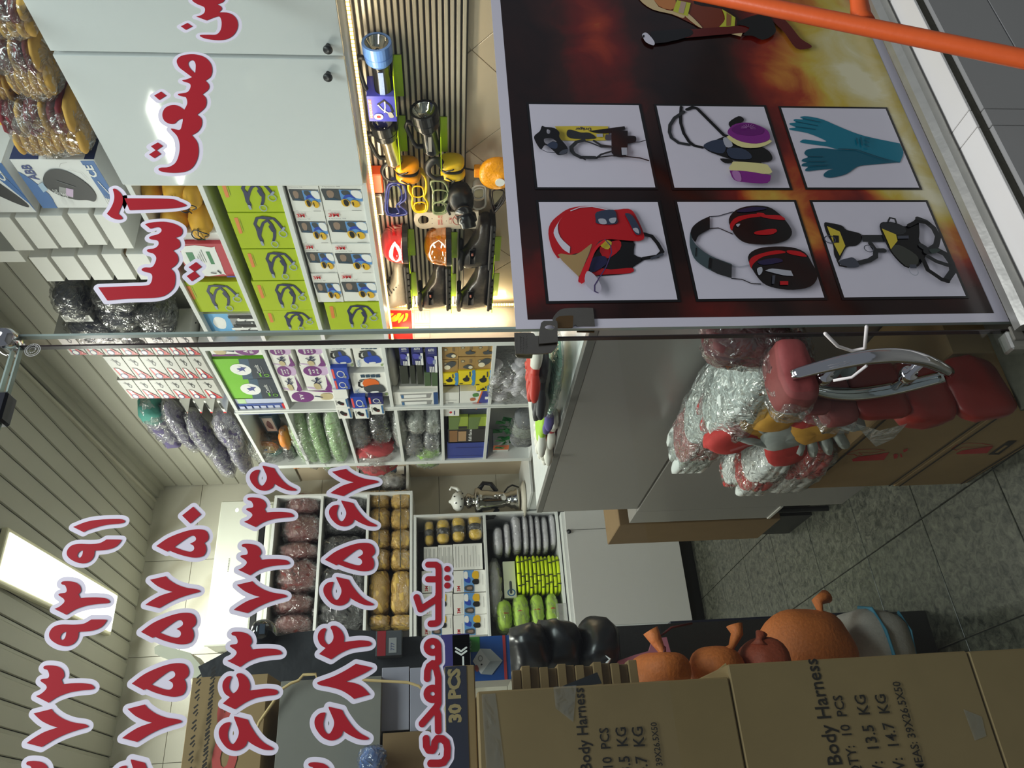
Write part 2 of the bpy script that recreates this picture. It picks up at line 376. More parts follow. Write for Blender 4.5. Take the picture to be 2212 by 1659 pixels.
# walls
marb = bpy.data.materials.new('veined_beige_marble'); marb.use_nodes = True; _n = marb.node_tree; _b = _n.nodes['Principled BSDF']; _b.inputs['Roughness'].default_value = 0.35
_tc = _n.nodes.new('ShaderNodeTexCoord'); _mp = _n.nodes.new('ShaderNodeMapping'); _mp.inputs['Rotation'].default_value = (0.2, 0.6, 0.5)
_oi = _n.nodes.new('ShaderNodeObjectInfo'); _ad = _n.nodes.new('ShaderNodeVectorMath'); _ad.operation = 'ADD'; _n.links.new(_oi.outputs['Location'], _ad.inputs[0]); _n.links.new(_tc.outputs['Object'], _ad.inputs[1])
_wv = _n.nodes.new('ShaderNodeTexWave'); _wv.inputs['Scale'].default_value = 1.1; _wv.inputs['Distortion'].default_value = 9; _wv.inputs['Detail'].default_value = 4
_cr = _n.nodes.new('ShaderNodeValToRGB'); _e = _cr.color_ramp.elements; _e[0].position = 0.0; _e[0].color = (0.50, 0.47, 0.38, 1); _e[1].position = 0.35; _e[1].color = (0.62, 0.60, 0.51, 1)
for a, b in ((_ad.outputs[0], _mp.inputs[0]), (_mp.outputs[0], _wv.inputs['Vector']), (_wv.outputs['Fac'], _cr.inputs[0]), (_cr.outputs[0], _b.inputs['Base Color'])): _n.links.new(a, b)
def slab_wall(name, lo, hi, along, sw, sh, z0, face):
    w = M().box(lo, hi, mat('mortar', (110, 106, 92), 0.9)).build(name, kind='structure')
    ax = 0 if along == 'x' else 1; p = lo[ax]; n = 0
    while p < hi[ax] - 0.01:
        q = min(p+sw, hi[ax]); z = z0
        while z < hi[2] - 0.01:
            zz = min(z+sh, hi[2]); g = 0.0015
            b = M()
            if along == 'x': b.box((p+g, face-0.012, z+g), (q-g, lo[1], zz-g), marb, 0.001)
            else: b.box((face-0.012, p+g, z+g), (lo[0], q-g, zz-g), marb, 0.001)
            b.build('wall_tile', w); z = zz
        p = q
    return w
slab_wall('wall_back', (-2.2, YB, 0), (2.3, YB+0.1, ZC+0.02), 'x', 0.62, 0.42, 0.0, YB)
w = M().box((XW, 1.2, 0), (XW+0.1, YB+0.1, ZC+0.02), mat('right_wall_tile', (205, 188, 160), 0.3, var=0.05, scale=4)).build('wall_right', kind='structure')
M().box((-2.3, 1.15, 0), (-2.2, YB+0.1, ZC+0.02), mat('left_wall', (190, 188, 178), 0.6)).build('wall_left', kind='structure')
# pale planks also clad the wall above the shelves
_m = M(); _m.add([(z_, y, x_) for y in (-1.98, 1.98) for x_, z_ in [(-0.0535, -0.006), (-0.050, -0.012), (0.042, -0.012), (0.047, -0.004), (0.0545, -0.004)]], [(i, i+1, 5+i+1, 5+i) for i in range(4)], pm); _t = _m.build('plank', origin=(0, 0, 0)); wpme = _t.data; bpy.data.objects.remove(_t)
for i in range(9): piece('plank', wpme, w, (XW, 3.2, ZC-0.075-0.109*i))
# beige glazed tiles under the slatted board, laid on the diagonal
bt = mat('beige_glazed_tile', (208, 190, 165), 0.18, var=0.05, scale=5)
_t = M().box((-0.004, -0.149, -0.149), (0, 0.149, 0.149), bt, 0.001).build('wall_tile', origin=(0, 0, 0)); wme = _t.data; bpy.data.objects.remove(_t)
for i in range(-4, 5):
    for j in range(-2, 3):
        y = 2.0 + (i - j)*0.212; z = 1.30 + (i + j)*0.212
        if 1.25 < y < 2.95 and 0.9 < z < 1.62:
            o = piece('wall_tile', wme, w, (XW-0.0005, y, z)); o.rotation_euler = (math.radians(45), 0, 0)
# ---- outside: tiled plinth, ledge, aluminium sill
zl = EYE - 1.165
lg = mat('white_glazed_ledge', (228, 226, 220), 0.25, var=0.03, scale=8); gt = mat('grey_street_tile', (158, 158, 155), 0.3, var=0.05, scale=4); conc = mat('rough_mortar', (92, 90, 78), 0.95, var=0.25, scale=40, bump=0.5)
yl0, yl1 = PZ(2095, 232, zl).y, PZ(2051, 293, zl).y
pl = M().box((0.62, yl0+0.012, 0), (2.6, 1.30, zl-0.008), conc).build('wall_plinth', kind='structure')
xs = [PZ(2051, 293, zl).x, PZ(2072, 323, zl).x]
cuts = [0.80, xs[1], xs[0], xs[0]+0.47, xs[0]+0.94]
for a, b in zip(cuts, cuts[1:]):
    if b > a: M().box((a+0.001, yl0+0.006, zl-0.008), (b-0.001, G0+0.03, zl), lg, 0.0012).build('ledge_tile', pl)
for a, b in ((0.62, xs[1]), (xs[1], xs[0]), (xs[0], xs[0]+0.47), (xs[0]+0.47, xs[0]+0.94)):
    z = zl - 0.03
    for hgt in (0.16, 0.30):
        M().box((a+0.001, yl0, z-hgt+0.001), (b-0.001, yl0+0.012, z-0.001), gt, 0.0015).build('front_tile', pl); z -= hgt
M().box((-3, -3.5, -0.06), (4, 1.12, -0.001), mat('street_paving', (120, 120, 116), 0.7, var=0.15, scale=12)).build('ground', kind='structure')
# sill: rounded dented aluminium profile under the fixed pane
m = M(); p0 = PY(2190, 712, G0-0.02); sx = p0.x
alu = mat('dull_aluminium', (190, 190, 182), 0.35, 0.75, var=0.12, scale=25, bump=0.12)
pr = [(-0.045, 0.0), (-0.052, 0.012), (-0.048, 0.026), (-0.034, 0.036), (-0.016, 0.036), (-0.012, 0.0)]
vs = []; fs = []; NS = 40
for i in range(NS+1):
    x = sx + (2.6-sx)*i/NS; dn = 0.006*math.exp(-((x-1.27)/0.012)**2)
    for y, z in pr: vs.append((x, G0 + y + dn*(1 if y < -0.03 else 0), zl + z))
k = len(pr)
for i in range(NS):
    for j in range(k-1): fs.append((i*k+j, i*k+j+1, (i+1)*k+j+1, (i+1)*k+j))
fs.append(tuple(range(k)))
m.add(vs, fs, alu); m.build('trim_3', kind='structure', sm=False)
# ---- ceiling LED panels
for i, (lx, ly, ll) in enumerate(LAMPS):
    o = M().box((lx-0.125, ly-ll/2-0.025, ZC-0.03), (lx+0.125, ly+ll/2+0.025, ZC+0.0), mat('lamp_rim', (225, 220, 190), 0.4), 0.004).build('ceiling_light',
        label=['long lit LED ceiling panel showing through the phone digits', 'lit LED ceiling panel over the middle of the shop', 'added unseen LED ceiling panel near the glass front'][i], cat='ceiling light')
    M().box((lx-0.105, ly-ll/2-0.005, ZC-0.036), (lx+0.105, ly+ll/2+0.005, ZC-0.0305), mat('lamp_diffuser', (255, 252, 240), 0.5, var=0, emit=2.2)).build('diffuser', o)
# ================= the glass shop front
cg = glass('clear_glass'); ge = mat('green_glass_edge', (150, 168, 160), 0.15, var=0.05, coat=0.5)
XD0, XD1, XP0, XP1 = -0.10, PY(1640, 721, G0).x, PY(1586, 702, G0).x, 2.30
ztop = PY(45, 740, G0).z
door = M().box((XD0, G0, 0.012), (XD1, G0+0.010, ztop), cg).build('door_1', kind='structure')
m = M(); m.box((XD1-0.0025, G0-0.0005, 0.012), (XD1+0.0008, G0+0.0105, ztop), mat('dark_glass_edge', (48, 40, 40), 0.2)); m.box((XD0, G0-0.0005, ztop-0.002), (XD1, G0+0.0105, ztop+0.001), ge); m.build('glass_edge', door)
pane = M().box((XP0, G0, zl+0.006), (XP1, G0+0.010, ZC-0.02), cg).build('window_1', kind='structure')
M().box((XP0-0.0015, G0-0.0005, zl+0.006), (XP0+0.003, G0+0.0105, ZC-0.02), ge).build('glass_edge', pane)
tr = M().box((XD0, G0, ztop+0.012), (XP0-0.012, G0+0.010, ZC-0.02), cg).build('window_2', kind='structure')
M().box((XD0, G0-0.0005, ztop+0.011), (XP0-0.012, G0+0.0105, ztop+0.014), ge).build('glass_edge', tr)
# round maker's mark etched on the door's top corner
FG = Fr((0, G0-0.0005, 0), (1, 0, 0), (0, 0, 1), 1, 1, (0, -1, 0))
def gx(pts, c=G0):
    out = []
    for p in pts:
        q = PY(p[0], p[1], c); out.append((q.x, q.z) + tuple(p[2:]))
    return out
q = PY(71, 757, G0); m = M(); et = mat('etched_mark', (190, 192, 188), 0.8)
for rr in (0.0135, 0.0105, 0.0055): m.ring(FG, q.x, q.z, rr, rr, 0.10, et, 28)
for i in range(16):
    a = 2*math.pi*i/16; m.line(FG, [(q.x+0.0072*math.cos(a), q.z+0.0072*math.sin(a)), (q.x+0.0094*math.cos(a+0.12), q.z+0.0094*math.sin(a+0.12))], 0.0010, et, cap=False)
m.build('etched_mark', door)
# ---- red stick-on letters with a white rim
red = mat('red_vinyl', (176, 30, 42), 0.4, var=0.03); vw = mat('white_vinyl', (236, 233, 244), 0.5, var=0.02)
def decal(parent, name, outer, holes=(), w=0.0068, n=4, c=G0-0.0016):
    F = Fr((0, c, 0), (1, 0, 0), (0, 0, 1), 1, 1, (0, -1, 0)); o = smooth(outer, n); hs = [smooth(h, n) for h in holes]
    m = M(); m.fill([[F.at(u, v) for u, v in l] for l in grow([o], [], w, 0.0011)], vw); ob = m.build(name, parent)
    m = M(); m.fill([[F.at(u, v, 0.0007) for u, v in o]] + [[F.at(u, v, 0.0007) for u, v in h] for h in hs], red); m.build('red_face', ob)
    return ob
c53 = crop(0, 1000, 5.53); c47 = crop(400, 1050, 4.74); c37 = crop(0, 1220, 3.779); c54 = crop(540, 1220, 3.779); c28 = crop(280, 840, 5.53); c08 = crop(0, 800, 3.95)
GL = {
 '1': (c08([(630, 1340, 1), (720, 1385, 1), (760, 1365), (900, 1325), (1040, 1310), (1070, 1295), (1058, 1278), (1000, 1272), (850, 1278), (740, 1297)]), []),
 '9': (c53([(1280, 920, 1), (1440, 922), (1455, 935), (1400, 1000), (1300, 1040), (1140, 1055, 1), (1130, 1120), (1090, 1175), (1020, 1205), (930, 1195), (850, 1155), (810, 1110), (808, 1060), (840, 1010), (890, 982), (960, 972), (1080, 975), (1180, 968), (1230, 950)]),
       [c53([(1000, 1052, 1), (990, 1105), (965, 1137), (940, 1133), (932, 1110), (945, 1080), (970, 1058)])]),
 '3': (c47([(640, 135), (660, 122), (720, 122), (780, 135), (820, 165), (835, 210), (815, 240, 1), (835, 275, 1), (900, 270), (1000, 270), (1080, 280), (1115, 305), (1100, 322), (1000, 330), (900, 345), (820, 370), (770, 395), (725, 425, 1), (605, 370, 1), (650, 350), (690, 310), (680, 280), (630, 247), (640, 232), (690, 225), (700, 200), (680, 160), (650, 150)]), []),
 '7': (c47([(530, 1015, 1), (690, 978, 1), (720, 1010), (800, 1060), (900, 1095), (1000, 1110), (1040, 1125), (1035, 1140), (960, 1160), (850, 1195), (760, 1235), (690, 1275), (640, 1305, 1), (497, 1270, 1), (560, 1225), (650, 1175), (765, 1138, 1), (700, 1120), (620, 1085), (570, 1050)]), []),
 '5': (c37([(1155, 550, 1), (1250, 600, 1), (1268, 590, 1), (1340, 620), (1430, 645), (1500, 652), (1560, 635), (1585, 590), (1582, 545), (1568, 520, 1), (1600, 490), (1605, 450), (1585, 410), (1540, 395), (1460, 400), (1360, 430), (1250, 480)]),
       [c37([(1310, 557, 1), (1400, 490), (1450, 458), (1480, 455), (1497, 475), (1490, 500), (1445, 527, 1), (1475, 545), (1480, 575), (1455, 597), (1400, 590)])]),
 '6': (c28([(1590, 930), (1620, 930), (1730, 955, 1), (1760, 1010), (1830, 1100), (1900, 1160), (1980, 1200), (1996, 1215), (1975, 1225), (1900, 1220), (1830, 1195), (1770, 1165), (1733, 1140, 1), (1710, 1185), (1650, 1218), (1590, 1222), (1520, 1195), (1460, 1130), (1438, 1070), (1450, 1020), (1490, 985), (1530, 975), (1556, 978), (1550, 1005), (1530, 1070), (1540, 1130), (1570, 1162), (1600, 1155), (1635, 1100), (1640, 1050), (1615, 990)]), []),
 '4': (c54([(660, 515), (675, 500), (710, 505), (750, 540), (772, 590), (770, 632, 1), (830, 625), (900, 618), (970, 625), (995, 645), (975, 665), (900, 675), (820, 690), (740, 725), (665, 775, 1), (567, 730, 1), (620, 682, 1), (580, 655), (558, 610), (560, 565), (585, 530), (612, 520), (626, 530), (615, 560), (610, 610), (630, 645), (650, 650), (675, 625), (685, 590), (675, 545)]), []),
 '8': (c54([(550, 968), (570, 955), (680, 915), (780, 865), (865, 812, 1), (988, 840), (993, 852), (950, 880), (880, 915), (785, 957, 1), (860, 970), (920, 1000), (980, 1062, 1), (850, 1098, 1), (810, 1065), (740, 1025), (650, 1000), (570, 985)]), []),
 '0': (c28([(632, 1518, 1), (765, 1412, 1), (858, 1505, 1), (730, 1615, 1)]), []),
}
GLM = {}
for k, (o, hs) in GL.items():
    o2 = gx(o); cx = (min(p[0] for p in o2) + max(p[0] for p in o2))/2; cz = (min(p[1] for p in o2) + max(p[1] for p in o2))/2
    # centre of the traced glyph as the photo shows it, and its points about that centre in metres
    xs_ = [p[0] for p in o]; ys_ = [p[1] for p in o]; c0 = gx([((min(xs_)+max(xs_))/2, (min(ys_)+max(ys_))/2)])[0]
    rel = lambda pts: [(p[0]-c0[0], p[1]-c0[1]) + tuple(p[2:]) for p in gx(pts)]
    GLM[k] = (rel(o), [rel(h) for h in hs])
ROWS = [
 [('1', 215, 1136.3), ('9', 204.6, 1192), ('3', 180.3, 1292.3), ('9', 169.9, 1367.5), ('3', 144.3, 1477.6), ('7', 127, 1572.5), ('3', 110, 1688)],
 [('0', 414.7, 1113.7), ('5', 395, 1174.7), ('7', 374.4, 1279.9), ('5', 365.2, 1358.5), ('5', 347.3, 1469.4), ('7', 330.1, 1562.2), ('6', 309, 1680)],
 [('6', 590.7, 1034.6), ('3', 581.4, 1107.7), ('3', 570.5, 1209.5), ('7', 562.7, 1290.8), ('3', 550.9, 1403), ('4', 541.6, 1493.6), ('6', 532.7, 1585)],
 [('7', 764.9, 1043.4), ('6', 762.1, 1110.8), ('5', 756.5, 1204), ('6', 752.5, 1278.6), ('4', 745.1, 1388.7), ('8', 744.3, 1472.4), ('6', 737.9, 1563.6), ('3', 722, 1690)]]
for ri, row in enumerate(ROWS):
    for gi, (g, x, y) in enumerate(row):
        c = gx([(x, y)])[0]; o, hs = GLM[g]; mv = lambda pts: [(p[0]+c[0], p[1]+c[1]) + tuple(p[2:]) for p in pts]
        decal(door, 'digit_decal', mv(o), [mv(h) for h in hs], c=G0-0.0016-0.00025*(gi % 2))
# name row, drawn as strokes of even width
F1 = Fr((0, G0-0.0016, 0), (1, 0, 0), (0, 0, 1), 1, 1, (0, -1, 0)); F2 = Fr((0, G0-0.0023, 0), (1, 0, 0), (0, 0, 1), 1, 1, (0, -1, 0))
def arc(cx, cy, r, a0, a1, n=14): return [(cx + r*math.cos(math.radians(a0+(a1-a0)*i/n)), cy + r*math.sin(math.radians(a0+(a1-a0)*i/n))) for i in range(n+1)]
nm = [[(925, 1220.5), (941, 1220.5), (946, 1224), (947.5, 1231), (947.5, 1288)], [(925, 1252), (947, 1252)],
      c54([(1475, 484), (1512, 482), (1532, 472), (1538, 450), (1538, 300), (1530, 268)]), c54([(1538, 240), (1540, 270), (1392, 366), (1360, 268)]),
      c54(arc(1490, 672, 46, 0, 360, 22)), c54([(1535, 672), (1538, 745), (1538, 790), (1510, 815)]), c54([(1446, 930), (1448, 870), (1462, 830), (1490, 808), (1520, 850), (1537, 920), (1537, 1050)]),
      c54(arc(1490, 1055, 46, 0, 360, 22)), c54([(1537, 1055), (1537, 1130), (1525, 1160), (1405, 1298)]), c54([(1515, 1170), (1535, 1230), (1537, 1355)]),
      c54([(1437, 1420), (1440, 1480), (1458, 1512), (1490, 1515), (1505, 1490), (1508, 1450), (1530, 1420), (1570, 1422), (1602, 1450), (1612, 1500), (1608, 1570), (1580, 1612), (1540, 1622), (1475, 1622)])]
mw_, mr_ = M(), M(); st = [gx(s_) for s_ in nm] + [[gx([q_])[0]]*2 for q_ in c54([(1610, 38), (1610, 112), (1610, 172)])]
from itertools import groupby
def multi(m, F, loops, mt):
    # loops of several separate outlines, each with its own holes
    area_ = lambda l: sum(a[0]*b[1]-a[1]*b[0] for a, b in zip(l, l[1:]+l[:1]))/2
    sg = area_(loops[0]) > 0; outs = [l for l in loops if (area_(l) > 0) == sg]; hs = [l for l in loops if (area_(l) > 0) != sg]
    def inside(p, l):
        r = False
        for a, b in zip(l, l[1:]+l[:1]):
            if (a[1] > p[1]) != (b[1] > p[1]) and p[0] < (b[0]-a[0])*(p[1]-a[1])/(b[1]-a[1])+a[0]: r = not r
        return r
    for o_ in outs: m.fill([[F.at(*q_) for q_ in o_]] + [[F.at(*q_) for q_ in h] for h in hs if inside(h[0], o_)], mt)
multi(mw_, F1, grow([], st, 0.0102, 0.0010), vw); multi(mr_, F2, grow([], st, 0.0049, 0.0006), red)
o = mw_.build('name_decal', door); mr_.build('red_face', o)
# shop words on the fixed pane
a4 = crop(0, 400, 3.95); a0_ = crop(0, 0, 3.95)
WORDS = [
 a4([(965, 40, 1), (985, 36), (1020, 60), (1048, 100), (1050, 160), (1025, 220), (1015, 250, 1), (1045, 278), (1045, 295), (1010, 300), (960, 285), (915, 250, 1), (950, 200), (975, 140), (978, 90)]),
 a4([(1065, 118, 1), (1440, 122), (1530, 145), (1592, 175), (1570, 190), (1470, 205), (1290, 213), (1110, 220, 1)]),
 a4([(1240, 340, 1), (1290, 325), (1400, 318), (1490, 335), (1550, 370), (1560, 410), (1540, 440), (1500, 455, 1), (1530, 475), (1542, 510), (1530, 540), (1480, 565, 1), (1515, 600), (1525, 650), (1500, 690), (1460, 718, 1), (1490, 750), (1500, 800), (1490, 870), (1450, 920), (1390, 955), (1300, 968), (1100, 975), (920, 990, 1), (842, 878, 1), (1100, 868), (1250, 862), (1290, 840), (1303, 790), (1290, 760), (1250, 748), (1215, 735), (1215, 720), (1240, 708), (1300, 705), (1330, 660), (1335, 620), (1310, 590), (1270, 578), (1257, 565), (1270, 552), (1320, 545), (1352, 520), (1355, 490), (1335, 475), (1290, 468), (1275, 455), (1295, 440), (1350, 425), (1380, 400), (1375, 375), (1345, 365), (1285, 378, 1)]),
 a4([(1612, 706, 1), (1676, 662, 1), (1724, 702, 1), (1666, 742, 1), (1707, 782, 1), (1640, 826, 1), (1596, 782, 1), (1658, 742, 1)]),
 a0_([(1318, 822, 1), (1378, 788, 1), (1422, 822, 1), (1362, 860, 1)]),
 a0_([(1510, 530), (1530, 495), (1580, 475), (1660, 470), (1740, 490), (1795, 540), (1813, 600), (1800, 660), (1755, 695, 1), (1785, 730), (1780, 770), (1730, 812, 1), (1762, 850), (1755, 920), (1685, 985, 1), (1722, 1020), (1722, 1080), (1690, 1130), (1640, 1160, 1), (1685, 1220), (1697, 1300), (1680, 1380), (1640, 1440), (1580, 1472), (1480, 1482), (1380, 1470), (1355, 1450), (1375, 1437), (1440, 1432), (1500, 1395), (1530, 1320), (1535, 1240), (1515, 1170), (1465, 1115), (1470, 1103), (1535, 1115), (1555, 1070), (1560, 1020), (1520, 1035), (1490, 1062), (1440, 1060), (1400, 1030), (1388, 980), (1410, 930), (1460, 905), (1520, 908), (1575, 943, 1), (1600, 890), (1590, 840), (1560, 830), (1525, 820), (1525, 808), (1560, 802), (1605, 790), (1628, 750), (1620, 720), (1570, 703), (1558, 692), (1600, 682), (1640, 665, 1), (1580, 620), (1530, 580)]),
 a0_([(1290, 1255, 1), (1350, 1222, 1), (1393, 1252, 1), (1340, 1288, 1), (1377, 1320, 1), (1320, 1357, 1), (1275, 1325, 1), (1330, 1288, 1)]),
 a0_([(1545, 232, 1), (1602, 202, 1), (1645, 232, 1), (1588, 262, 1)]),
 a0_([(1640, -40), (1640, 0), (1650, 20), (1690, 45), (1745, 70), (1748, 110), (1720, 135), (1675, 148, 1), (1765, 182, 1), (1850, 150), (1880, 155), (1893, 200), (1885, 260), (1850, 300), (1780, 303), (1715, 305), (1712, 318), (1760, 338), (1860, 350), (1940, 340), (2000, 300), (2030, 240), (2025, 180), (1990, 135), (1940, 115), (1870, 112, 1), (1895, 85), (1885, 60), (1855, 45, 1), (1910, 20), (1930, -40), (1880, -90), (1700, -90)])]
WH = {5: [a0_([(1668, 632, 1), (1625, 590), (1608, 550), (1625, 525), (1655, 525), (1672, 560)])], 8: [a0_([(1745, -5), (1765, 4), (1790, 3), (1790, -20), (1760, -25)])]}
for i, wd in enumerate(WORDS): decal(pane, 'letter_decal', gx(wd), [gx(h) for h in WH.get(i, [])], w=0.0085 if i < 4 else 0.0092)
# ---- poster on the fixed pane (flat print)
PC = G0 - 0.0012
pz0, pz1, px0 = PY(2178, 690, PC).z, PY(1114, 705, PC).z, PY(1600, 704, PC).x
pw = mat('poster_white', (214, 212, 222), 0.18, var=0.01)
poster = M().box((px0, PC-0.0008, pz0), (2.12, PC, pz1), pw).build('poster', label='large poster of flames with six pictures of safety gear on the glass', cat='poster')
fm = bpy.data.materials.new('printed_flames'); fm.use_nodes = True; N = fm.node_tree.nodes; L = fm.node_tree.links; b = N['Principled BSDF']; b.inputs['Roughness'].default_value = 0.16
tc = N.new('ShaderNodeTexCoord'); nz = N.new('ShaderNodeTexNoise'); nz.inputs['Scale'].default_value = 7.5; nz.inputs['Detail'].default_value = 5; nz.inputs['Roughness'].default_value = 0.55; nz.inputs['Distortion'].default_value = 0.6
L.new(tc.outputs['Object'], nz.inputs['Vector'])
def sph(px, py, rx, rz):
    g = gx([(px, py)], PC)[0]; mp = N.new('ShaderNodeMapping'); mp.inputs['Location'].default_value = (-g[0]/rx, 0, -(g[1]-EYE)/rz); mp.inputs['Scale'].default_value = (1/rx, 1, 1/rz)
    wv = N.new('ShaderNodeVectorMath'); wv.operation = 'ADD'; sc = N.new('ShaderNodeVectorMath'); sc.operation = 'SCALE'; sc.inputs['Scale'].default_value = 0.16
    n2 = N.new('ShaderNodeTexNoise'); n2.inputs['Scale'].default_value = 5; L.new(tc.outputs['Object'], n2.inputs['Vector']); L.new(n2.outputs['Color'], sc.inputs[0]); L.new(tc.outputs['Object'], wv.inputs[0]); L.new(sc.outputs[0], wv.inputs[1])
    off = N.new('ShaderNodeVectorMath'); off.operation = 'ADD'; off.inputs[1].default_value = (-0.08, -0.08, -0.08); L.new(wv.outputs[0], off.inputs[0])
    ml = N.new('ShaderNodeVectorMath'); ml.operation = 'MULTIPLY'; ml.inputs[1].default_value = (1, 0, 1); L.new(off.outputs[0], ml.inputs[0])
    L.new(ml.outputs[0], mp.inputs[0]); gr = N.new('ShaderNodeTexGradient'); gr.gradient_type = 'SPHERICAL'; L.new(mp.outputs[0], gr.inputs[0]); return gr.outputs['Fac']
def mth(op, a, b_):
    n = N.new('ShaderNodeMath'); n.operation = op
    for i, s in enumerate((a, b_)):
        if isinstance(s, (int, float)): n.inputs[i].default_value = s
        else: L.new(s, n.inputs[i])
    return n.outputs[0]
tot = 0.02
for px, py, rx, rz, a in ((1860, 150, 0.62, 0.36, 1.05), (1990, 420, 0.34, 0.15, 0.62), (1720, 500, 0.26, 0.12, 0.5), (1660, 430, 0.22, 0.2, 0.35), (1280, 60, 0.5, 0.16, 0.38), (1150, 600, 0.16, 0.22, 0.25), (1520, 680, 0.10, 0.16, 0.22)):
    tot = mth('ADD', tot, mth('MULTIPLY', sph(px, py, rx, rz), a))
nn = mth('MULTIPLY', mth('SUBTRACT', nz.outputs['Fac'], 0.5), 0.95)
md = mth('MULTIPLY', nn, mth('ADD', mth('MULTIPLY', tot, 1.0), 0.12))
val = mth('ADD', tot, md)
cr = N.new('ShaderNodeValToRGB'); el = cr.color_ramp.elements; el[0].position = 0.0; el[0].color = (0.010, 0.004, 0.004, 1); el[1].position = 0.12; el[1].color = (0.032, 0.009, 0.007, 1)
for p_, c_ in ((0.27, (0.14, 0.010, 0.008, 1)), (0.40, (0.32, 0.035, 0.012, 1)), (0.53, (0.52, 0.19, 0.03, 1)), (0.68, (0.56, 0.42, 0.06, 1)), (0.92, (0.64, 0.58, 0.30, 1)), (1.0, (0.72, 0.68, 0.45, 1))):
    e = el.new(p_); e.color = c_
L.new(val, cr.inputs[0]); L.new(cr.outputs[0], b.inputs['Base Color'])
q0, q1 = gx([(2144, 672)], PC)[0], gx([(1139, 682)], PC)[0]; dx0 = gx([(1640, 684)], PC)[0][0]
M().box((dx0, PC-0.0012, q0[1]), (2.075, PC-0.0009, q1[1]), fm).build('flame_print', poster, origin=(0, PC, EYE))
PP = Fr((0, PC-0.0013, 0), (1, 0, 0), (0, 0, 1), 1, 1, (0, -1, 0))
ink = lambda n, c, r=0.2: mat('ink_' + n, c, r, var=0.02)
ik = ink('black', (20, 19, 21)); iw = ink('white', (214, 212, 222)); ig = ink('grey', (70, 74, 84)); inv = ink('slate', (52, 62, 82)); ir = ink('red', (186, 24, 32)); iy = ink('yellow', (208, 188, 62)); ip = ink('purple', (128, 40, 132)); il = ink('light_purple', (176, 120, 178)); ic = ink('cream', (222, 216, 150)); itq = ink('teal', (22, 118, 140)); itd = ink('dark_teal', (16, 92, 112)); ibz = ink('tan', (168, 140, 92)); isv = ink('silver', (172, 176, 184)); ib2 = ink('navy', (36, 36, 72)); idk = ink('charcoal', (44, 46, 48))
CELLS = [[(1142, 226.6), (1380, 229.5), (1414, 407), (1161, 406)], [(1418, 230.4), (1651, 232.5), (1703, 408), (1456, 407)], [(1686, 234.6), (1912, 237), (1984, 407), (1744, 407)],
         [(1163.5, 438), (1420.5, 438), (1462, 648.6), (1185, 652)], [(1462, 438), (1713.7, 437.5), (1779.6, 644.4), (1508, 647.6)], [(1753.8, 438), (1998, 438), (2085, 641), (1823, 644)]]
cell = []
for c_ in CELLS:
    g = gx(c_, PC); x0 = min(p[0] for p in g); x1 = max(p[0] for p in g); z0 = sum(sorted(p[1] for p in g)[:2])/2; z1 = sum(sorted(p[1] for p in g)[2:])/2
    x0 = sum(sorted(p[0] for p in g)[:2])/2; x1 = sum(sorted(p[0] for p in g)[2:])/2
    m = M(); m.rect(PP, x0-0.006, z0-0.006, x1+0.006, z1+0.006, ik); m.rect(PP, x0, z0, x1, z1, iw); m.lay = 4; cell.append(m)
cR = crop(1410, 220, 4.532); cE = crop(1470, 430, 3.966); cT = crop(1130, 250, 4.536); cF = crop(1360, 0, 2.884); cH = crop(1760, 440, 3.735); cB = crop(1080, 400, 3.95); cC = crop(1640, 0, 3.858)
def sp(m, cr_, pts, mt, n=3, holes=()): m.pg(PP, smooth(gx(cr_(pts), PC), n), mt, [smooth(gx(cr_(h), PC), n) for h in holes])
def sl(m, cr_, pts, w, mt, cap=True): m.line(PP, gx(cr_(pts), PC), w, mt, cap)
# breathing apparatus
m = cell[0]
sp(m, cT, [(320, 130), (345, 115), (780, 115), (830, 130), (830, 230), (780, 255), (390, 255), (360, 235)], iy)
g0, g1 = gx(cT([(505, 122), (665, 158)]), PC); m.text(PP, 'Dräger', g1[0], min(g0[1], g1[1]), g0[0], max(g0[1], g1[1]), ib2, 90, 0.02)
sp(m, cT, [(430, 160), (470, 152), (560, 178), (640, 180), (700, 215), (690, 240), (500, 240), (430, 215)], idk)
sp(m, cT, [(640, 165, 1), (990, 118, 1), (1000, 148, 1), (860, 185), (720, 185)], ik)
sp(m, cT, [(715, 195, 1), (775, 192, 1), (778, 225, 1), (718, 225, 1)], isv); sp(m, cT, [(805, 200, 1), (860, 200, 1), (855, 255), (800, 250)], ig)
sp(m, cT, [(860, 165, 1), (1020, 165, 1), (1020, 215, 1), (1095, 220), (1095, 275), (1020, 290, 1), (1000, 415), (900, 418), (862, 380, 1)], ik)
sl(m, cT, [(690, 265), (760, 310), (860, 322)], 0.006, idk); sl(m, cT, [(860, 370), (760, 400), (715, 435)], 0.005, idk)
sl(m, cT, [(590, 262), (520, 280), (468, 330), (475, 370), (500, 400), (560, 430), (700, 432)], 0.009, idk); sl(m, cT, [(590, 270), (660, 290), (760, 330), (860, 330)], 0.004, idk)
sl(m, cT, [(560, 432), (605, 456)], 0.003, ik); sl(m, cT, [(715, 435), (860, 418), (1000, 425), (1140, 440), (1222, 465)], 0.0035, ik); sl(m, cT, [(1030, 285), (1130, 285), (1190, 268)], 0.0022, ik)
sp(m, cT, [(955, 340, 1), (1010, 340, 1), (1012, 412, 1), (960, 412, 1)], isv)
sp(m, cT, [(105, 230), (160, 180), (180, 130), (215, 140), (300, 150), (350, 190), (350, 240), (400, 300), (432, 350), (420, 400), (340, 415), (300, 380), (240, 330), (205, 320), (170, 360), (120, 290)], ik, holes=([(230, 165), (260, 175), (255, 205), (230, 200)], [(205, 255), (270, 250), (325, 285), (280, 280), (240, 310), (205, 290)]))
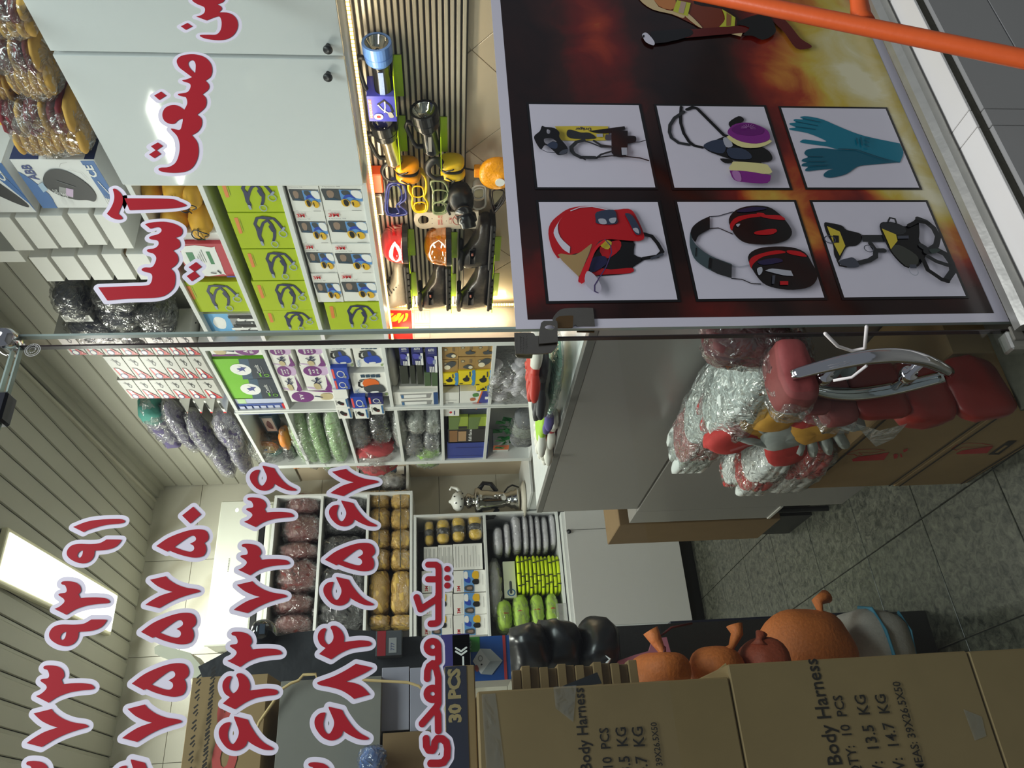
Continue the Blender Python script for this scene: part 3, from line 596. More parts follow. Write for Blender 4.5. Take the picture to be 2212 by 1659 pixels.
sp(m, cT, [(230, 320), (280, 285), (330, 300), (325, 350), (280, 350)], inv); sp(m, cT, [(345, 405), (375, 372), (432, 358), (430, 385), (390, 412)], ig); sl(m, cT, [(160, 355), (230, 390), (305, 395)], 0.0016, ig)
m.build('gear_picture', poster)
# half mask with two filters
m = cell[1]
sl(m, cR, [(275, 62), (268, 150), (270, 220), (300, 320), (350, 400), (400, 440), (478, 458)], 0.0075, ik); sl(m, cR, [(300, 110), (210, 170), (165, 240), (160, 310), (180, 365), (250, 415), (350, 432)], 0.0082, idk); sl(m, cR, [(330, 90), (385, 66), (430, 80), (690, 340), (740, 360)], 0.0085, ik)
sp(m, cR, [(740, 215), (835, 155), (888, 188), (850, 225), (780, 240), (755, 265)], ik)
sp(m, cR, [(490, 450), (540, 410), (620, 385), (740, 360), (1080, 465), (1165, 560), (1130, 600), (1060, 605), (1040, 630), (900, 620), (760, 580), (640, 540), (540, 500)], ik)
sp(m, cR, [(490, 450), (540, 410), (620, 388), (690, 395), (710, 450), (680, 520), (560, 500)], inv); sp(m, cR, [(680, 375), (740, 375), (775, 450), (710, 460)], isv); sp(m, cR, [(720, 480), (860, 475), (950, 530), (940, 580), (760, 570)], inv); sp(m, cR, [(650, 575), (760, 585), (775, 615), (700, 622)], ik)
sp(m, cR, [(740, 350), (1130, 390), (1110, 440), (1000, 472), (860, 465), (760, 410)], ic); sp(m, cR, [(728, 300), (800, 240), (940, 228), (1090, 285), (1135, 345), (1120, 400), (1000, 432), (850, 410), (740, 350)], ip); sp(m, cR, [(760, 290), (840, 245), (960, 240), (1070, 290), (1060, 335), (960, 355), (820, 340)], ink('deep_purple', (104, 24, 110)))
for i in range(9):
    a = math.pi*(i/8.0); sl(m, cR, [(925+20*math.cos(a), 290-12*math.sin(a)), (925+75*math.cos(a), 290-42*math.sin(a))], 0.0012, il, False)
sp(m, cR, [(760, 640), (800, 620), (1060, 640), (1120, 670), (1125, 740), (755, 710)], ic); sp(m, cR, [(735, 708, 1), (900, 715), (1140, 755, 1), (1105, 830), (900, 825), (780, 800)], ip); sp(m, cR, [(760, 720), (830, 722), (850, 810), (790, 800)], il)
m.build('gear_picture', poster)
# long teal gloves
m = cell[2]
sp(m, cC, [(335, 985), (400, 980), (520, 1005), (660, 1065), (860, 1140), (1165, 1205, 1), (1195, 1280), (1165, 1365, 1), (1060, 1350), (800, 1260), (650, 1255), (560, 1230), (350, 1200), (348, 1180), (380, 1172), (520, 1190), (545, 1180), (400, 1120), (255, 1092), (252, 1078), (300, 1072), (250, 1048), (255, 1035), (300, 1030), (280, 1012), (300, 1002), (360, 1005)], itq)
sp(m, cC, [(370, 1290), (400, 1255), (520, 1245), (660, 1258), (800, 1262), (1000, 1320), (1165, 1362, 1), (900, 1385), (810, 1400), (720, 1460), (600, 1490), (540, 1485), (532, 1460), (570, 1430), (610, 1418), (500, 1425), (390, 1438), (378, 1422), (400, 1400), (350, 1395), (355, 1375), (390, 1365), (348, 1355), (360, 1335), (400, 1320)], itd)
for s_ in ([(300, 1025), (480, 1060)], [(300, 1068), (460, 1090)], [(360, 1002), (500, 1030)], [(400, 1318), (520, 1320)], [(400, 1362), (540, 1360)], [(410, 1400), (560, 1390)], [(650, 1256), (800, 1262), (1060, 1352)]): sl(m, cC, s_, 0.0018, ink('deep_teal', (10, 70, 88)))
for s_ in ([(800, 1165), (810, 1215)], [(835, 1160), (845, 1230)], [(870, 1170), (910, 1180)], [(870, 1200), (905, 1210)], [(870, 1235), (905, 1245)]): sl(m, cC, s_, 0.004, itd, False)
m.build('gear_picture', poster)
# red fire helmet
m = cell[3]
sp(m, cB, [(880, 480), (1130, 480), (1140, 600), (1225, 640), (1130, 710), (1110, 760), (800, 785), (740, 760)], ik); sp(m, cB, [(800, 710), (940, 730), (1120, 715), (1110, 760), (850, 775), (790, 790)], ir)
sp(m, cB, [(850, 540), (1010, 480), (1020, 560), (900, 640)], ir); sp(m, cB, [(855, 530), (890, 480), (950, 500), (920, 560)], iy); sp(m, cB, [(780, 640), (890, 620), (900, 690), (770, 760)], ib2)
sl(m, cB, [(1225, 430), (1290, 450), (1340, 510), (1380, 580), (1340, 620), (1280, 630), (1220, 640)], 0.0085, ik); sl(m, cB, [(1290, 640), (1380, 605)], 0.006, ig)
sp(m, cB, [(410, 430), (430, 340), (500, 270), (590, 215), (720, 195), (860, 210), (960, 228), (1090, 218), (1150, 270), (1225, 440), (1195, 490), (1100, 490), (880, 480), (800, 560), (690, 830), (668, 800), (760, 600), (770, 520, 1), (700, 580), (620, 605), (490, 640, 1), (440, 560)], ir)
sp(m, cB, [(490, 610), (640, 610), (770, 520, 1), (775, 545), (680, 780), (660, 790, 1)], ibz)
sp(m, cB, [(530, 285, 1), (490, 360), (510, 460), (595, 545, 1), (590, 600, 1), (530, 560), (470, 470), (458, 400)], iw)
sl(m, cB, [(600, 238), (680, 208), (780, 202), (920, 230)], 0.0022, iw)
sp(m, cB, [(820, 250), (960, 230), (990, 290), (985, 350), (830, 350), (812, 310)], inv); sp(m, cB, [(835, 310), (890, 310), (905, 350), (850, 350)], isv); sp(m, cB, [(925, 310), (985, 300), (975, 340), (940, 345)], isv)
sp(m, cB, [(1060, 265), (1120, 280), (1190, 400), (1185, 445), (1145, 435), (1090, 330)], inv); sp(m, cB, [(1125, 395), (1165, 390), (1180, 435), (1150, 425)], isv)
sp(m, cB, [(670, 810), (790, 570), (880, 490), (890, 505), (800, 600), (715, 850)], ink('bright_red', (206, 30, 40)))
vis = ink('visor', (188, 184, 196)); sp(m, cB, [(735, 760), (800, 790), (855, 880), (850, 930), (810, 945), (720, 860)], vis); sl(m, cB, [(890, 490), (935, 540), (945, 600), (900, 720), (800, 880), (800, 930), (830, 945)], 0.0022, ink('violet', (74, 58, 104)))
m.build('gear_picture', poster)
# ear muffs
m = cell[4]
sl(m, cE, [(245, 160), (320, 155), (440, 120), (600, 135), (700, 150)], 0.0022, ig); sl(m, cE, [(245, 262), (320, 258), (440, 310)], 0.0022, ik); sl(m, cE, [(432, 580), (500, 592), (590, 575), (715, 518)], 0.002, isv); sl(m, cE, [(432, 692), (520, 700), (600, 735), (680, 740)], 0.0022, ik)
sp(m, cE, [(80, 300), (100, 250), (160, 200), (245, 160, 1), (245, 270, 1), (150, 325), (122, 380), (90, 340)], ik); sp(m, cE, [(78, 300), (90, 340), (130, 410), (250, 500), (432, 570, 1), (430, 692, 1), (260, 630), (130, 545), (85, 460), (72, 380)], ink('band_grey', (66, 82, 86)))
sp(m, cE, [(250, 520), (432, 580, 1), (430, 692, 1), (260, 630)], idk); sl(m, cE, [(128, 435), (124, 505)], 0.002, ik); sl(m, cE, [(248, 525), (240, 605)], 0.005, ik)
sp(m, cE, [(405, 190), (470, 110), (600, 75), (740, 85), (830, 140), (900, 215), (945, 300), (900, 370), (760, 405), (580, 400), (490, 360), (430, 280)], ik); sp(m, cE, [(415, 235), (480, 170), (650, 145), (700, 165), (560, 185), (460, 230), (430, 290)], ir); sp(m, cE, [(640, 140), (700, 140), (720, 155), (840, 160), (880, 200), (700, 178)], ir); sp(m, cE, [(630, 300), (780, 275), (815, 295), (760, 325), (640, 325)], ir); sp(m, cE, [(470, 125), (600, 90), (730, 100), (660, 120), (540, 135)], ib2); sp(m, cE, [(465, 240), (500, 235), (480, 262)], isv)
sp(m, cE, [(565, 520), (620, 460), (740, 432), (930, 435), (1050, 480), (1110, 570), (1160, 680), (1100, 770), (950, 800), (800, 785), (690, 740), (600, 620)], ik); sp(m, cE, [(575, 560), (620, 510), (760, 470), (850, 465), (880, 485), (700, 515), (610, 580), (595, 620)], ir); sp(m, cE, [(900, 465), (1010, 475), (1065, 520), (920, 495)], ir); sp(m, cE, [(650, 560), (800, 530), (860, 560), (700, 590)], ib2)
sp(m, cE, [(710, 640, 1), (770, 622), (930, 640, 1), (950, 685, 1), (860, 678)], isv); sp(m, cE, [(640, 625), (680, 610), (685, 650), (655, 680)], isv); sp(m, cE, [(835, 730, 1), (905, 730, 1), (905, 762, 1), (835, 762, 1)], ir); sp(m, cE, [(770, 682, 1), (795, 682, 1), (785, 755, 1), (765, 755, 1)], ig)
m.build('gear_picture', poster)
# full body harness
m = cell[5]
sp(m, cH, [(70, 165), (120, 165), (210, 185), (250, 220), (330, 240), (370, 260), (370, 310), (320, 350), (250, 360), (200, 450), (180, 470), (150, 420), (140, 340), (90, 250)], ik); sp(m, cH, [(92, 190, 1), (195, 235, 1), (240, 350, 1), (195, 430, 1), (150, 340, 1), (110, 240)], iy); sp(m, cH, [(140, 265, 1), (185, 268, 1), (188, 325, 1), (145, 325, 1)], ik)
m.ring(PP, *gx(cH([(115, 300)]), PC)[0], 0.011, 0.013, 0.2, ig)
sp(m, cH, [(370, 265, 1), (545, 265, 1), (555, 320, 1), (380, 320, 1)], idk); sl(m, cH, [(440, 335), (480, 390), (550, 390)], 0.011, idk); sl(m, cH, [(480, 400), (480, 440), (430, 470), (350, 490)], 0.011, idk); sp(m, cH, [(185, 480), (250, 455), (300, 450), (340, 490), (340, 525), (230, 528)], ig); sl(m, cH, [(170, 470), (190, 515), (240, 525)], 0.004, ik)
m.ring(PP, *gx(cH([(425, 378)]), PC)[0], 0.010, 0.011, 0.18, ig)
sp(m, cH, [(510, 200), (540, 165), (640, 180), (720, 200), (790, 150), (820, 128), (830, 250), (830, 320), (900, 400), (880, 440), (840, 500), (800, 530), (710, 525), (600, 410), (540, 290)], ik); sp(m, cH, [(520, 180), (600, 165), (700, 200), (720, 250), (640, 270), (540, 230)], idk); sp(m, cH, [(600, 395), (660, 350), (800, 430), (820, 490), (780, 525), (715, 520)], ink('dark_olive', (62, 64, 58)))
sp(m, cH, [(525, 220, 1), (640, 268, 1), (652, 320, 1), (598, 388, 1), (575, 330)], iy); sp(m, cH, [(650, 280, 1), (740, 278, 1), (742, 302, 1), (652, 304, 1)], ig)
g0, g1 = gx(cH([(595, 300)]), PC)[0], gx(cH([(615, 275)]), PC)[0]
sl(m, cH, [(575, 165), (590, 135), (630, 145), (640, 175)], 0.004, idk)
sl(m, cH, [(815, 145), (880, 170), (940, 220), (975, 290), (960, 360), (900, 400), (840, 360)], 0.013, idk); sl(m, cH, [(740, 200), (810, 165), (900, 180)], 0.009, ik); sl(m, cH, [(880, 410), (960, 395), (1030, 430), (1080, 500), (1090, 570), (1040, 640)], 0.014, idk); sl(m, cH, [(890, 450), (960, 490), (1050, 520)], 0.010, idk); sl(m, cH, [(850, 470), (890, 560), (950, 600), (1000, 635), (1050, 650)], 0.010, ik); sp(m, cH, [(900, 395), (960, 388), (990, 405), (930, 430)], ink('bottle_green', (58, 70, 66)))
m.ring(PP, *gx(cH([(775, 570)]), PC)[0], 0.012, 0.010, 0.18, isv); sp(m, cH, [(740, 518, 1), (795, 518, 1), (798, 548, 1), (745, 548, 1)], ig)
m.build('gear_picture', poster)
# firefighter's arm with an axe, printed at the top of the flames
m = M(); m.lay = 2
sk = ink('coat_tan', (200, 128, 70)); fl_ = ink('coat_rust', (120, 50, 26)); hv = ink('band_lime', (196, 200, 60)); cm = ink('coat_cream', (214, 190, 140))
sp(m, cF, [(50, -60), (60, 5), (140, 65), (260, 95), (400, 160), (440, 180), (560, 190), (660, 170), (650, 110), (560, 60), (400, 30), (380, -60)], fl_); sp(m, cF, [(40, -60), (60, 5), (140, 65), (260, 95), (330, 120), (330, 90), (180, 50), (120, -60)], cm); sp(m, cF, [(130, -60), (260, -60), (280, 60), (180, 45)], sk)
sp(m, cF, [(330, 95), (360, 90), (450, 180), (410, 165)], cm)
sp(m, cF, [(292, 10, 1), (378, 28, 1), (358, 110, 1), (268, 78, 1)], hv); sp(m, cF, [(318, 18, 1), (350, 25, 1), (332, 96, 1), (300, 88, 1)], ink('band_grey_pink', (190, 160, 140))); sp(m, cF, [(572, 68, 1), (655, 120, 1), (650, 175, 1), (555, 178, 1), (590, 130)], hv); sp(m, cF, [(600, 90, 1), (630, 110, 1), (625, 172, 1), (598, 174, 1)], ink('band_brown', (150, 100, 60)))
sp(m, cF, [(630, 225, 1), (700, 215, 1), (690, 240, 1)], cm)
ax = ink('axe_red', (92, 18, 14)); sp(m, cF, [(130, 210, 1), (380, 195), (790, 165, 1), (790, 210, 1), (500, 235), (170, 265, 1), (130, 280, 1)], ax); sp(m, cF, [(130, 210, 1), (240, 200), (370, 195), (370, 240), (150, 285)], ik)
sp(m, cF, [(860, 110, 1), (940, 115, 1), (1000, 180), (1060, 255), (1128, 300), (1100, 318), (1030, 315), (960, 220), (890, 150)], ax)
sp(m, cF, [(75, 230), (95, 218), (120, 235), (150, 275), (145, 298), (100, 280), (80, 250)], iw); sp(m, cF, [(78, 236), (88, 236), (86, 250), (78, 248)], ik)
sp(m, cF, [(660, 160), (760, 115), (840, 105), (870, 120), (905, 200), (880, 240), (820, 265), (760, 240), (700, 235), (740, 190)], ik)
m.build('flame_print', poster)
# ---- door pull: two bowed chrome bars, one each side of the glass
h0, h1 = PY(1702, 802, G0+0.005), PY(2050, 822, G0+0.005); hx = (h0.x+h1.x)/2
root = empty('door_pull', (hx, G0+0.005, h1.z), 'bowed chrome door pull with a bar on each side of the glass', 'door handle')
for sgn in (-1, 1):
    path = []; rr = []
    for i in range(29):
        t = i/28.0; z = h0.z + (h1.z-h0.z)*t; bow = 0.010 + 0.066*math.sin(math.pi*t)
        path.append((hx, G0+0.005+sgn*bow, z)); rr.append(0.0135*(0.85 + 0.25*math.sin(math.pi*t)))
    M().tube(path, rr, chrome, 16, flat=0.8).build('grip', root, sm=True)
for px, py in ((1779, 815), (1962, 815)):
    p = PY(px, py, G0+0.005); t = (p.z-h0.z)/(h1.z-h0.z); bw = 0.010+0.066*math.sin(math.pi*t)
    m = M(); m.lathe([(0.0085, -bw), (0.0085, -0.012), (0.015, -0.011), (0.0165, -0.006), (0.0165, 0.006), (0.015, 0.011), (0.0085, 0.012), (0.0085, bw)], (hx, G0+0.005, p.z), (0, 1, 0), chrome, 18); m.build('stand_off', root, sm=True)
# ---- padlock hasp of two steel plates
ck = crop(1090, 640, 5.768); ys = G0 - 0.004
def plate(pts, y, th): return [V3((p[0], y, p[1])) for p in smooth(gx(ck(pts), y), 3)], (0, th, 0)
hp = empty('door_hasp', PY(1200, 720, G0), 'steel hasp lock clamped on the glass door edge', 'lock')
m = M(); L_, e_ = plate([(120, 455, 1), (345, 455), (380, 490), (430, 490, 1), (440, 470, 1), (655, 465, 1), (665, 580), (620, 665), (520, 710), (180, 715), (135, 690)], ys-0.0005, 0.003); m.prism(L_, e_, steel); o = m.build('door_plate', hp)
m = M(); Fk = Fr((0, ys-0.0005, 0), (1, 0, 0), (0, 0, 1), 1, 1, (0, -1, 0)); dk = mat('engraved_dark', (60, 58, 54), 0.6)
for k_, x_ in enumerate((190, 225, 262)):
    for j in range(9):
        y_ = 505 + j*21; sl_ = gx(ck([(x_ + (j*7 % 5), y_), (x_ + 22 - (j*5 % 7), y_+12)]), ys); m.line(Fk, sl_, 0.0008, dk, False)
m.line(Fk, gx(ck([(150, 490), (150, 690)]), ys), 0.0004, dk, False); m.build('engraving', o)
m = M(); L_, e_ = plate([(135, 690, 1), (350, 715, 1), (345, 755), (320, 765), (180, 760), (140, 735)], G0+0.012, 0.003); m.prism(L_, e_, steel); m.build('back_plate', hp)
m = M(); L_, e_ = plate([(600, 300), (620, 240), (690, 170), (790, 148), (1070, 145), (1105, 175), (1125, 370, 1), (900, 370, 1), (880, 355), (830, 390, 1), (660, 390, 1)], ys-0.0005, 0.003); m.prism(L_, e_, steel); m.build('pane_plate', hp)
m = M(); L_, e_ = plate([(900, 400, 1), (1128, 400, 1), (1118, 450, 1), (900, 445, 1)], G0+0.012, 0.002); m.prism(L_, e_, mat('aged_brass', (120, 96, 66), 0.4, 0.8)); m.build('back_plate', hp)
m = M(); yy = ys-0.006; o2 = smooth(gx(ck([(455, 330, 1), (490, 305, 1), (640, 305, 1), (660, 340), (660, 570, 1), (430, 590, 1), (430, 470)]), yy), 3); h2 = smooth(gx(ck([(500, 385), (530, 355), (590, 355), (625, 385), (600, 415), (540, 415)]), yy), 4); h3 = smooth(gx(ck([(480, 525), (540, 500), (595, 525), (560, 555), (510, 555)]), yy), 4)
for q_ in (0.0, 0.0025): m.fill([[V3((p[0], yy+q_, p[1])) for p in o2], [V3((p[0], yy+q_, p[1])) for p in h2]], steel)
k_ = len(o2); m.add([V3((p[0], yy, p[1])) for p in o2] + [V3((p[0], yy+0.0025, p[1])) for p in o2], [(i, (i+1) % k_, k_+(i+1) % k_, k_+i) for i in range(k_)], steel)
k_ = len(h2); m.add([V3((p[0], yy, p[1])) for p in h2] + [V3((p[0], yy+0.0025, p[1])) for p in h2], [(i, (i+1) % k_, k_+(i+1) % k_, k_+i) for i in range(k_)], steel)
m.build('hasp_tab', hp)
m = M(); yy = ys-0.003; m.prism([V3((p[0], yy, p[1])) for p in smooth(gx(ck([(640, 275, 1), (680, 248, 1), (840, 240), (855, 270), (850, 385, 1), (660, 390, 1)]), yy), 3)], (0, 0.002, 0), mat('aged_brass')); m.build('staple', hp)
# ---- top pivot of the door and the clamp at its foot
p = PY(8, 731, G0-0.01); m = M(); m.lathe([(0.0, -0.03), (0.013, -0.03), (0.021, -0.018), (0.023, 0.0), (0.021, 0.02), (0.012, 0.03), (0.0, 0.03)], (p.x, G0+0.005, p.z), (0, 1, 0), chrome, 20); m.lathe([(0.008, 0.0), (0.008, 0.05)], (p.x, G0+0.005, p.z), (0, 0, 1), chrome, 14)
m.build('glass_clamp', sm=True, label='chrome round clamp at the top corner of the glass door', cat='clamp')
p = PY(8, 890, G0); m = M(); m.box((p.x-0.02, G0-0.012, p.z-0.005), (p.x+0.035, G0+0.022, p.z+0.05), mat('dark_fitting', (46, 48, 56), 0.3, 0.6), 0.004); m.build('patch_fitting', label='dark metal patch fitting over the top edge of the glass door', cat='fitting')
p = PY(2190, 730, G0); m = M(); m.box((p.x-0.03, G0-0.01, p.z-0.02), (p.x+0.012, G0+0.02, p.z+0.02), alu, 0.004); m.box((p.x-0.012, G0-0.014, p.z-0.012), (p.x+0.02, G0-0.008, p.z+0.012), mat('clear_plastic_block', (120, 118, 108), 0.3), 0.003)
m.build('floor_clamp', label='worn metal clamp at the bottom corner of the fixed pane', cat='clamp')
# ---- orange rail in front of the glass
orange = mat('orange_paint', (222, 96, 42), 0.35, var=0.06, scale=60, bump=0.05)
def at_depth(x, y, d): r = ray(x, y)/FPX; return up(r*d)
a, b_ = at_depth(1390, -40, 1.62), at_depth(2330, 152, 1.30)
root = empty('orange_rail', b_, 'orange painted metal rail leaning across the poster outside', 'railing')
pts = [a + (b_-a)*(i/12.0) for i in range(13)]; M().tube(pts, 0.0165, orange, 18).build('rail', root, sm=True)
j0 = at_depth(1862, 52, 1.455); j1 = at_depth(1895, -60, 1.455) + V3((0.06, 0.02, 0.02))
m = M(); m.tube([j0 + (j1-j0)*t for t in (0, 0.12, 0.35, 0.7, 1.0)], [0.024, 0.019, 0.0165, 0.0165, 0.0165], orange, 16); m.build('cross_bar', root, sm=True)
# ================= furniture
def rel(z): return z + EYE
lam = mat('white_shelf_board', (224, 226, 224), 0.3, var=0.02); lam2 = mat('shelf_back', (205, 205, 202), 0.5, var=0.02)
# wall cabinets with plain white doors over the showcase
zc0, zc1 = rel(0.265), rel(1.040); yc = [1.225, 1.432, 1.930]
door_m = mat('gloss_white_door', (224, 227, 228), 0.05, var=0.01)
for i, (lb, ky, kp) in enumerate((('white wall cabinet nearest the glass front, cut off by the photo edge', 0, (709, 98)), ('white glossy wall cabinet beside the lime harness boxes', 1, (709, 158)))):
    a, b = yc[i], yc[i+1]
    root = M().box((XS+0.004, a+0.001, zc0), (XW-0.002, b-0.001, zc1), lam, 0.001).build('wall_cabinet', label=lb, cat='cabinet')
    dr = M().box((XS-0.016, a+(0.006 if i else 0.001), zc0-0.004), (XS+0.002, b-(0.006 if not i else -0.004), zc1+0.003), door_m, 0.0015).build('door', root)
    k = PX(kp[0], kp[1], XS-0.016); M().lathe([(0.0, 0.0), (0.007, 0.0), (0.007, 0.012), (0.0125, 0.014), (0.0135, 0.018), (0.0125, 0.022), (0.0, 0.023)], (XS-0.016, k.y, k.z), (-1, 0, 0), black, 20).build('knob', dr, sm=True)
# open shelf, first bay: boards at 0.265 0.545 0.806 1.04
def shelf_bay(name, label, y0, y1, zs, x0=XS, x1=XW, th=0.018, ends=(0.018, 0.018), cat='shelf unit'):
    root = empty(name, ((x0+x1)/2, (y0+y1)/2, rel(min(zs))), label, cat)
    for z in zs: M().box((x0, y0+ends[0], rel(z)-th), (x1-0.012, y1-ends[1], rel(z)), lam, 0.001).build('shelf_board', root)
    M().box((x1-0.012, y0, rel(min(zs))-th), (x1-0.002, y1, rel(max(zs))), lam2).build('back_panel', root)
    for a, b in ((y0, y0+ends[0]), (y1-ends[1], y1)): M().box((x0-0.002, a, rel(min(zs))-th), (x1-0.012, b, rel(max(zs))), lam, 0.001).build('side_panel', root)
    return root
bayA = shelf_bay('wall_shelf', 'open white wall shelf holding lime boxes over the lit showcase', 1.937, 2.955, (0.270, 0.552, 0.814, 1.045), ends=(0.016, 0.018))
m = M()
for (px_, py_) in ((441, 731), (805, 721)):
    q = PX(px_, py_, 1.95); M().lathe([(0.004, 0), (0.004, 0.002)], (q.x, 2.934, q.z), (0, -1, 0), black, 10).build('peg_hole', bayA)
bayB = shelf_bay('wall_shelf', 'tall white wall shelf with purple and blue boxes past the glass edge', 2.962, 3.640, (-0.520, -0.230, 0.028, 0.292, 0.565, 0.840, 1.105), ends=(0.050, 0.020))
bayC = shelf_bay('wall_shelf', 'tall white wall shelf of wrapped bags at the far end', 3.646, 4.420, (-0.520, -0.230, 0.028, 0.278, 0.565, 0.860, 1.115), ends=(0.016, 0.045))
# small open shelf in the back corner
q0, q1 = PY(770, 1003, 4.95), PY(877, 1062, 4.95)
root = empty('corner_shelf', (1.96, 5.05, q1.z), 'little white corner shelf above the steel samovar', 'shelf unit')
for z in (q1.z, q0.z-0.0): M().box((q1.x, 4.95, z-0.018), (XW-0.002, YB-0.013, z), lam, 0.001).build('shelf_board', root)
M().box((q1.x-0.002, 4.95, q1.z-0.018), (q1.x+0.014, YB-0.013, q0.z), lam, 0.001).build('side_panel', root)
# ---- lit showcase: slatted board, LED strips, end panel
al = mat('satin_slat', (206, 198, 182), 0.32, 0.35, var=0.03)
sroot = empty('slat_board', (XW-0.02, 2.0, rel(-0.10)), 'ribbed aluminium slat board lit by warm LED strips', 'display board')
M().box((XW-0.016, 1.225, rel(-0.095)), (XW-0.010, 2.955, rel(0.262)), mat('slat_back', (52, 46, 40), 0.7)).build('backing', sroot)
pitch = 0.0187; sl_m = M(); prof = [(-0.004, -0.0062), (-0.010, -0.0060), (-0.0135, -0.0040), (-0.0135, 0.0040), (-0.010, 0.0060), (-0.004, 0.0062)]; k = len(prof)
sl_m.add([(x, y, z) for y in (-0.864, 0.864) for x, z in prof], [(i, i+1, k+i+1, k+i) for i in range(k-1)] + [tuple(range(k)), tuple(range(k, 2*k))[::-1]], al)
_t = sl_m.build('slat', origin=(0, 0, 0)); slme = _t.data; bpy.data.objects.remove(_t)
for i in range(19): piece('slat', slme, sroot, (XW-0.012, 2.090, rel(-0.084) + i*pitch))
warm = mat('led_warm', (255, 214, 140), 0.5, var=0, emit=9.0); ledb = mat('led_carrier', (235, 190, 110), 0.4, var=0.02)
def led(name, a, b, ax, label):
    root = M().box(a, b, ledb, 0.0005).build(name, label=label, cat='LED strip'); a, b = V3(a), V3(b); L_ = b[ax]-a[ax]; m = M(); n = int(L_/0.0125)
    for i in range(n):
        lo, hi = V3(a), V3(b); lo[ax] = a[ax] + L_*i/n + 0.002; hi[ax] = lo[ax] + 0.0085
        if ax == 1: lo.x -= 0.0016; hi.x = a.x - 0.0002; lo.z += 0.002; hi.z -= 0.002
        else: lo.y -= 0.0016; hi.y = a.y - 0.0002; lo.x += 0.003; hi.x -= 0.003
        m.box(lo, hi, warm)
    m.build('led', root, kind='stuff'); return root
led('led_strip', (XS+0.004, 1.225, rel(0.228)), (XS+0.008, 2.950, rel(0.240)), 1, 'warm LED strip along the top edge of the showcase')
led('led_strip', (2.034, 2.954, rel(-0.36)), (2.052, 2.958, rel(0.235)), 2, 'bright upright LED strip at the far end of the showcase')
area('showcase_lamp', (XS+0.03, 2.1, rel(0.232)), (0, math.radians(-28), 0), 0.03, 1.6, 4.4, (1.0, 0.80, 0.56))
area('showcase_end_lamp', (2.03, 2.945, rel(-0.05)), (math.radians(-90), 0, 0), 0.03, 0.5, 2.2, (1.0, 0.82, 0.58))
area('showcase_end_lamp', (1.97, 2.90, rel(-0.05)), (math.radians(90), 0, 0), 0.03, 0.5, 0.6, (1.0, 0.80, 0.56))
ep = M().box((XS, 2.960, rel(-0.36)), (2.030, 2.964, rel(0.262)), mat('showcase_end', (226, 212, 196), 0.25)).build('end_panel', label='cream end board of the showcase with a red label', cat='panel')
FE = Fr((0, 2.960, 0), (1, 0, 0), (0, 0, 1), 1, 1, (0, -1, 0)); m = M(); yel = mat('print_yellow', (250, 200, 40), 0.4); rd = mat('print_red', (222, 40, 36), 0.35)
cx8 = crop(800, 480, 7.135)
gE = lambda pts: [(PY(p[0], p[1], 2.960).x, PY(p[0], p[1], 2.960).z) + tuple(p[2:]) for p in cx8(pts)]
m.pg(FE, gE([(180, 1360), (630, 1360), (645, 1650), (655, 1800), (250, 1800), (215, 1650)]), rd)
for fl_ in ([(360, 1408), (300, 1410), (270, 1450), (230, 1465), (290, 1470), (340, 1440)], [(395, 1425), (330, 1470), (280, 1490), (245, 1540), (320, 1520), (380, 1470)], [(480, 1408), (420, 1408), (400, 1450), (330, 1530), (400, 1530), (450, 1470)], [(515, 1420), (460, 1470), (430, 1510), (435, 1562), (480, 1520), (510, 1470)], [(580, 1412), (540, 1410), (540, 1470), (500, 1535), (550, 1520), (580, 1460)]): m.pg(FE, smooth(gE(fl_), 3), yel)
m.pg(FE, gE([(290, 1622), (590, 1620), (592, 1700), (300, 1700)]), yel)
br = mat('print_brown', (120, 84, 60), 0.5)
for bx in ([(675, 1365), (915, 1365), (918, 1565), (678, 1565)], [(672, 1595), (915, 1595), (918, 1790), (675, 1790)]): m.line(FE, gE(bx), 0.0012, br, False, closed=True)
for x_ in (705, 740, 790, 840, 885): m.line(FE, gE([(x_, 1385 + (x_*7 % 30)), (x_+4, 1470 + (x_*3 % 80))]), 0.0009, br, False)
m.build('label', ep)
# ---- counter faced with grey laminate
gl = mat('grey_laminate', (150, 146, 142), 0.22, var=0.03, scale=3); glt = mat('grey_edge', (112, 110, 106), 0.4)
XC = 0.956
croot = empty('counter', (1.3, 2.1, 0), 'grey laminate shop counter with a white top', 'counter')
M().box((XC, 1.36, 0.872), (1.62, 2.812, 1.250), gl, 0.001).build('upper_panel', croot)
M().box((XC, 1.36, 0.0), (1.62, 2.850, 0.862), gl, 0.001).build('lower_panel', croot)
M().box((XC+0.006, 1.36, 0.861), (1.61, 2.83, 0.873), glt).build('joint', croot)
M().box((XC-0.001, 1.36, 1.250), (XC+0.022, 2.812, 1.272), glt, 0.001).build('edge_band', croot)
M().box((XC+0.022, 1.36, 1.251), (1.62, 2.812, 1.270), mat('white_counter_top', (232, 234, 232), 0.25), 0.001).build('counter_top', croot)
r2 = M().box((XC+0.002, 2.856, 0.262), (1.56, 3.0, 0.862), gl, 0.001).build('drawer_unit', label='grey drawer block standing behind the end of the counter', cat='drawer unit')
M().box((XC-0.002, 2.852, 0.250), (1.56, 3.004, 0.263), mat('pale_edge', (196, 192, 184), 0.4), 0.001).build('base_edge', r2)
for sx_, sy_ in ((0.98, 2.88), (0.98, 2.97), (1.53, 2.88), (1.53, 2.97)): M().lathe([(0.012, 0.0), (0.012, 0.251)], (sx_, sy_, 0), (0, 0, 1), black, 10).build('leg', r2)
# carton behind it, and a white box on top
cardb = mat('cardboard', (150, 124, 84), 0.75, var=0.08, scale=14, bump=0.05); cardk = mat('cardboard_dark', (122, 98, 66), 0.8, var=0.08, scale=14); cardl = mat('cardboard_light', (206, 178, 124), 0.75)
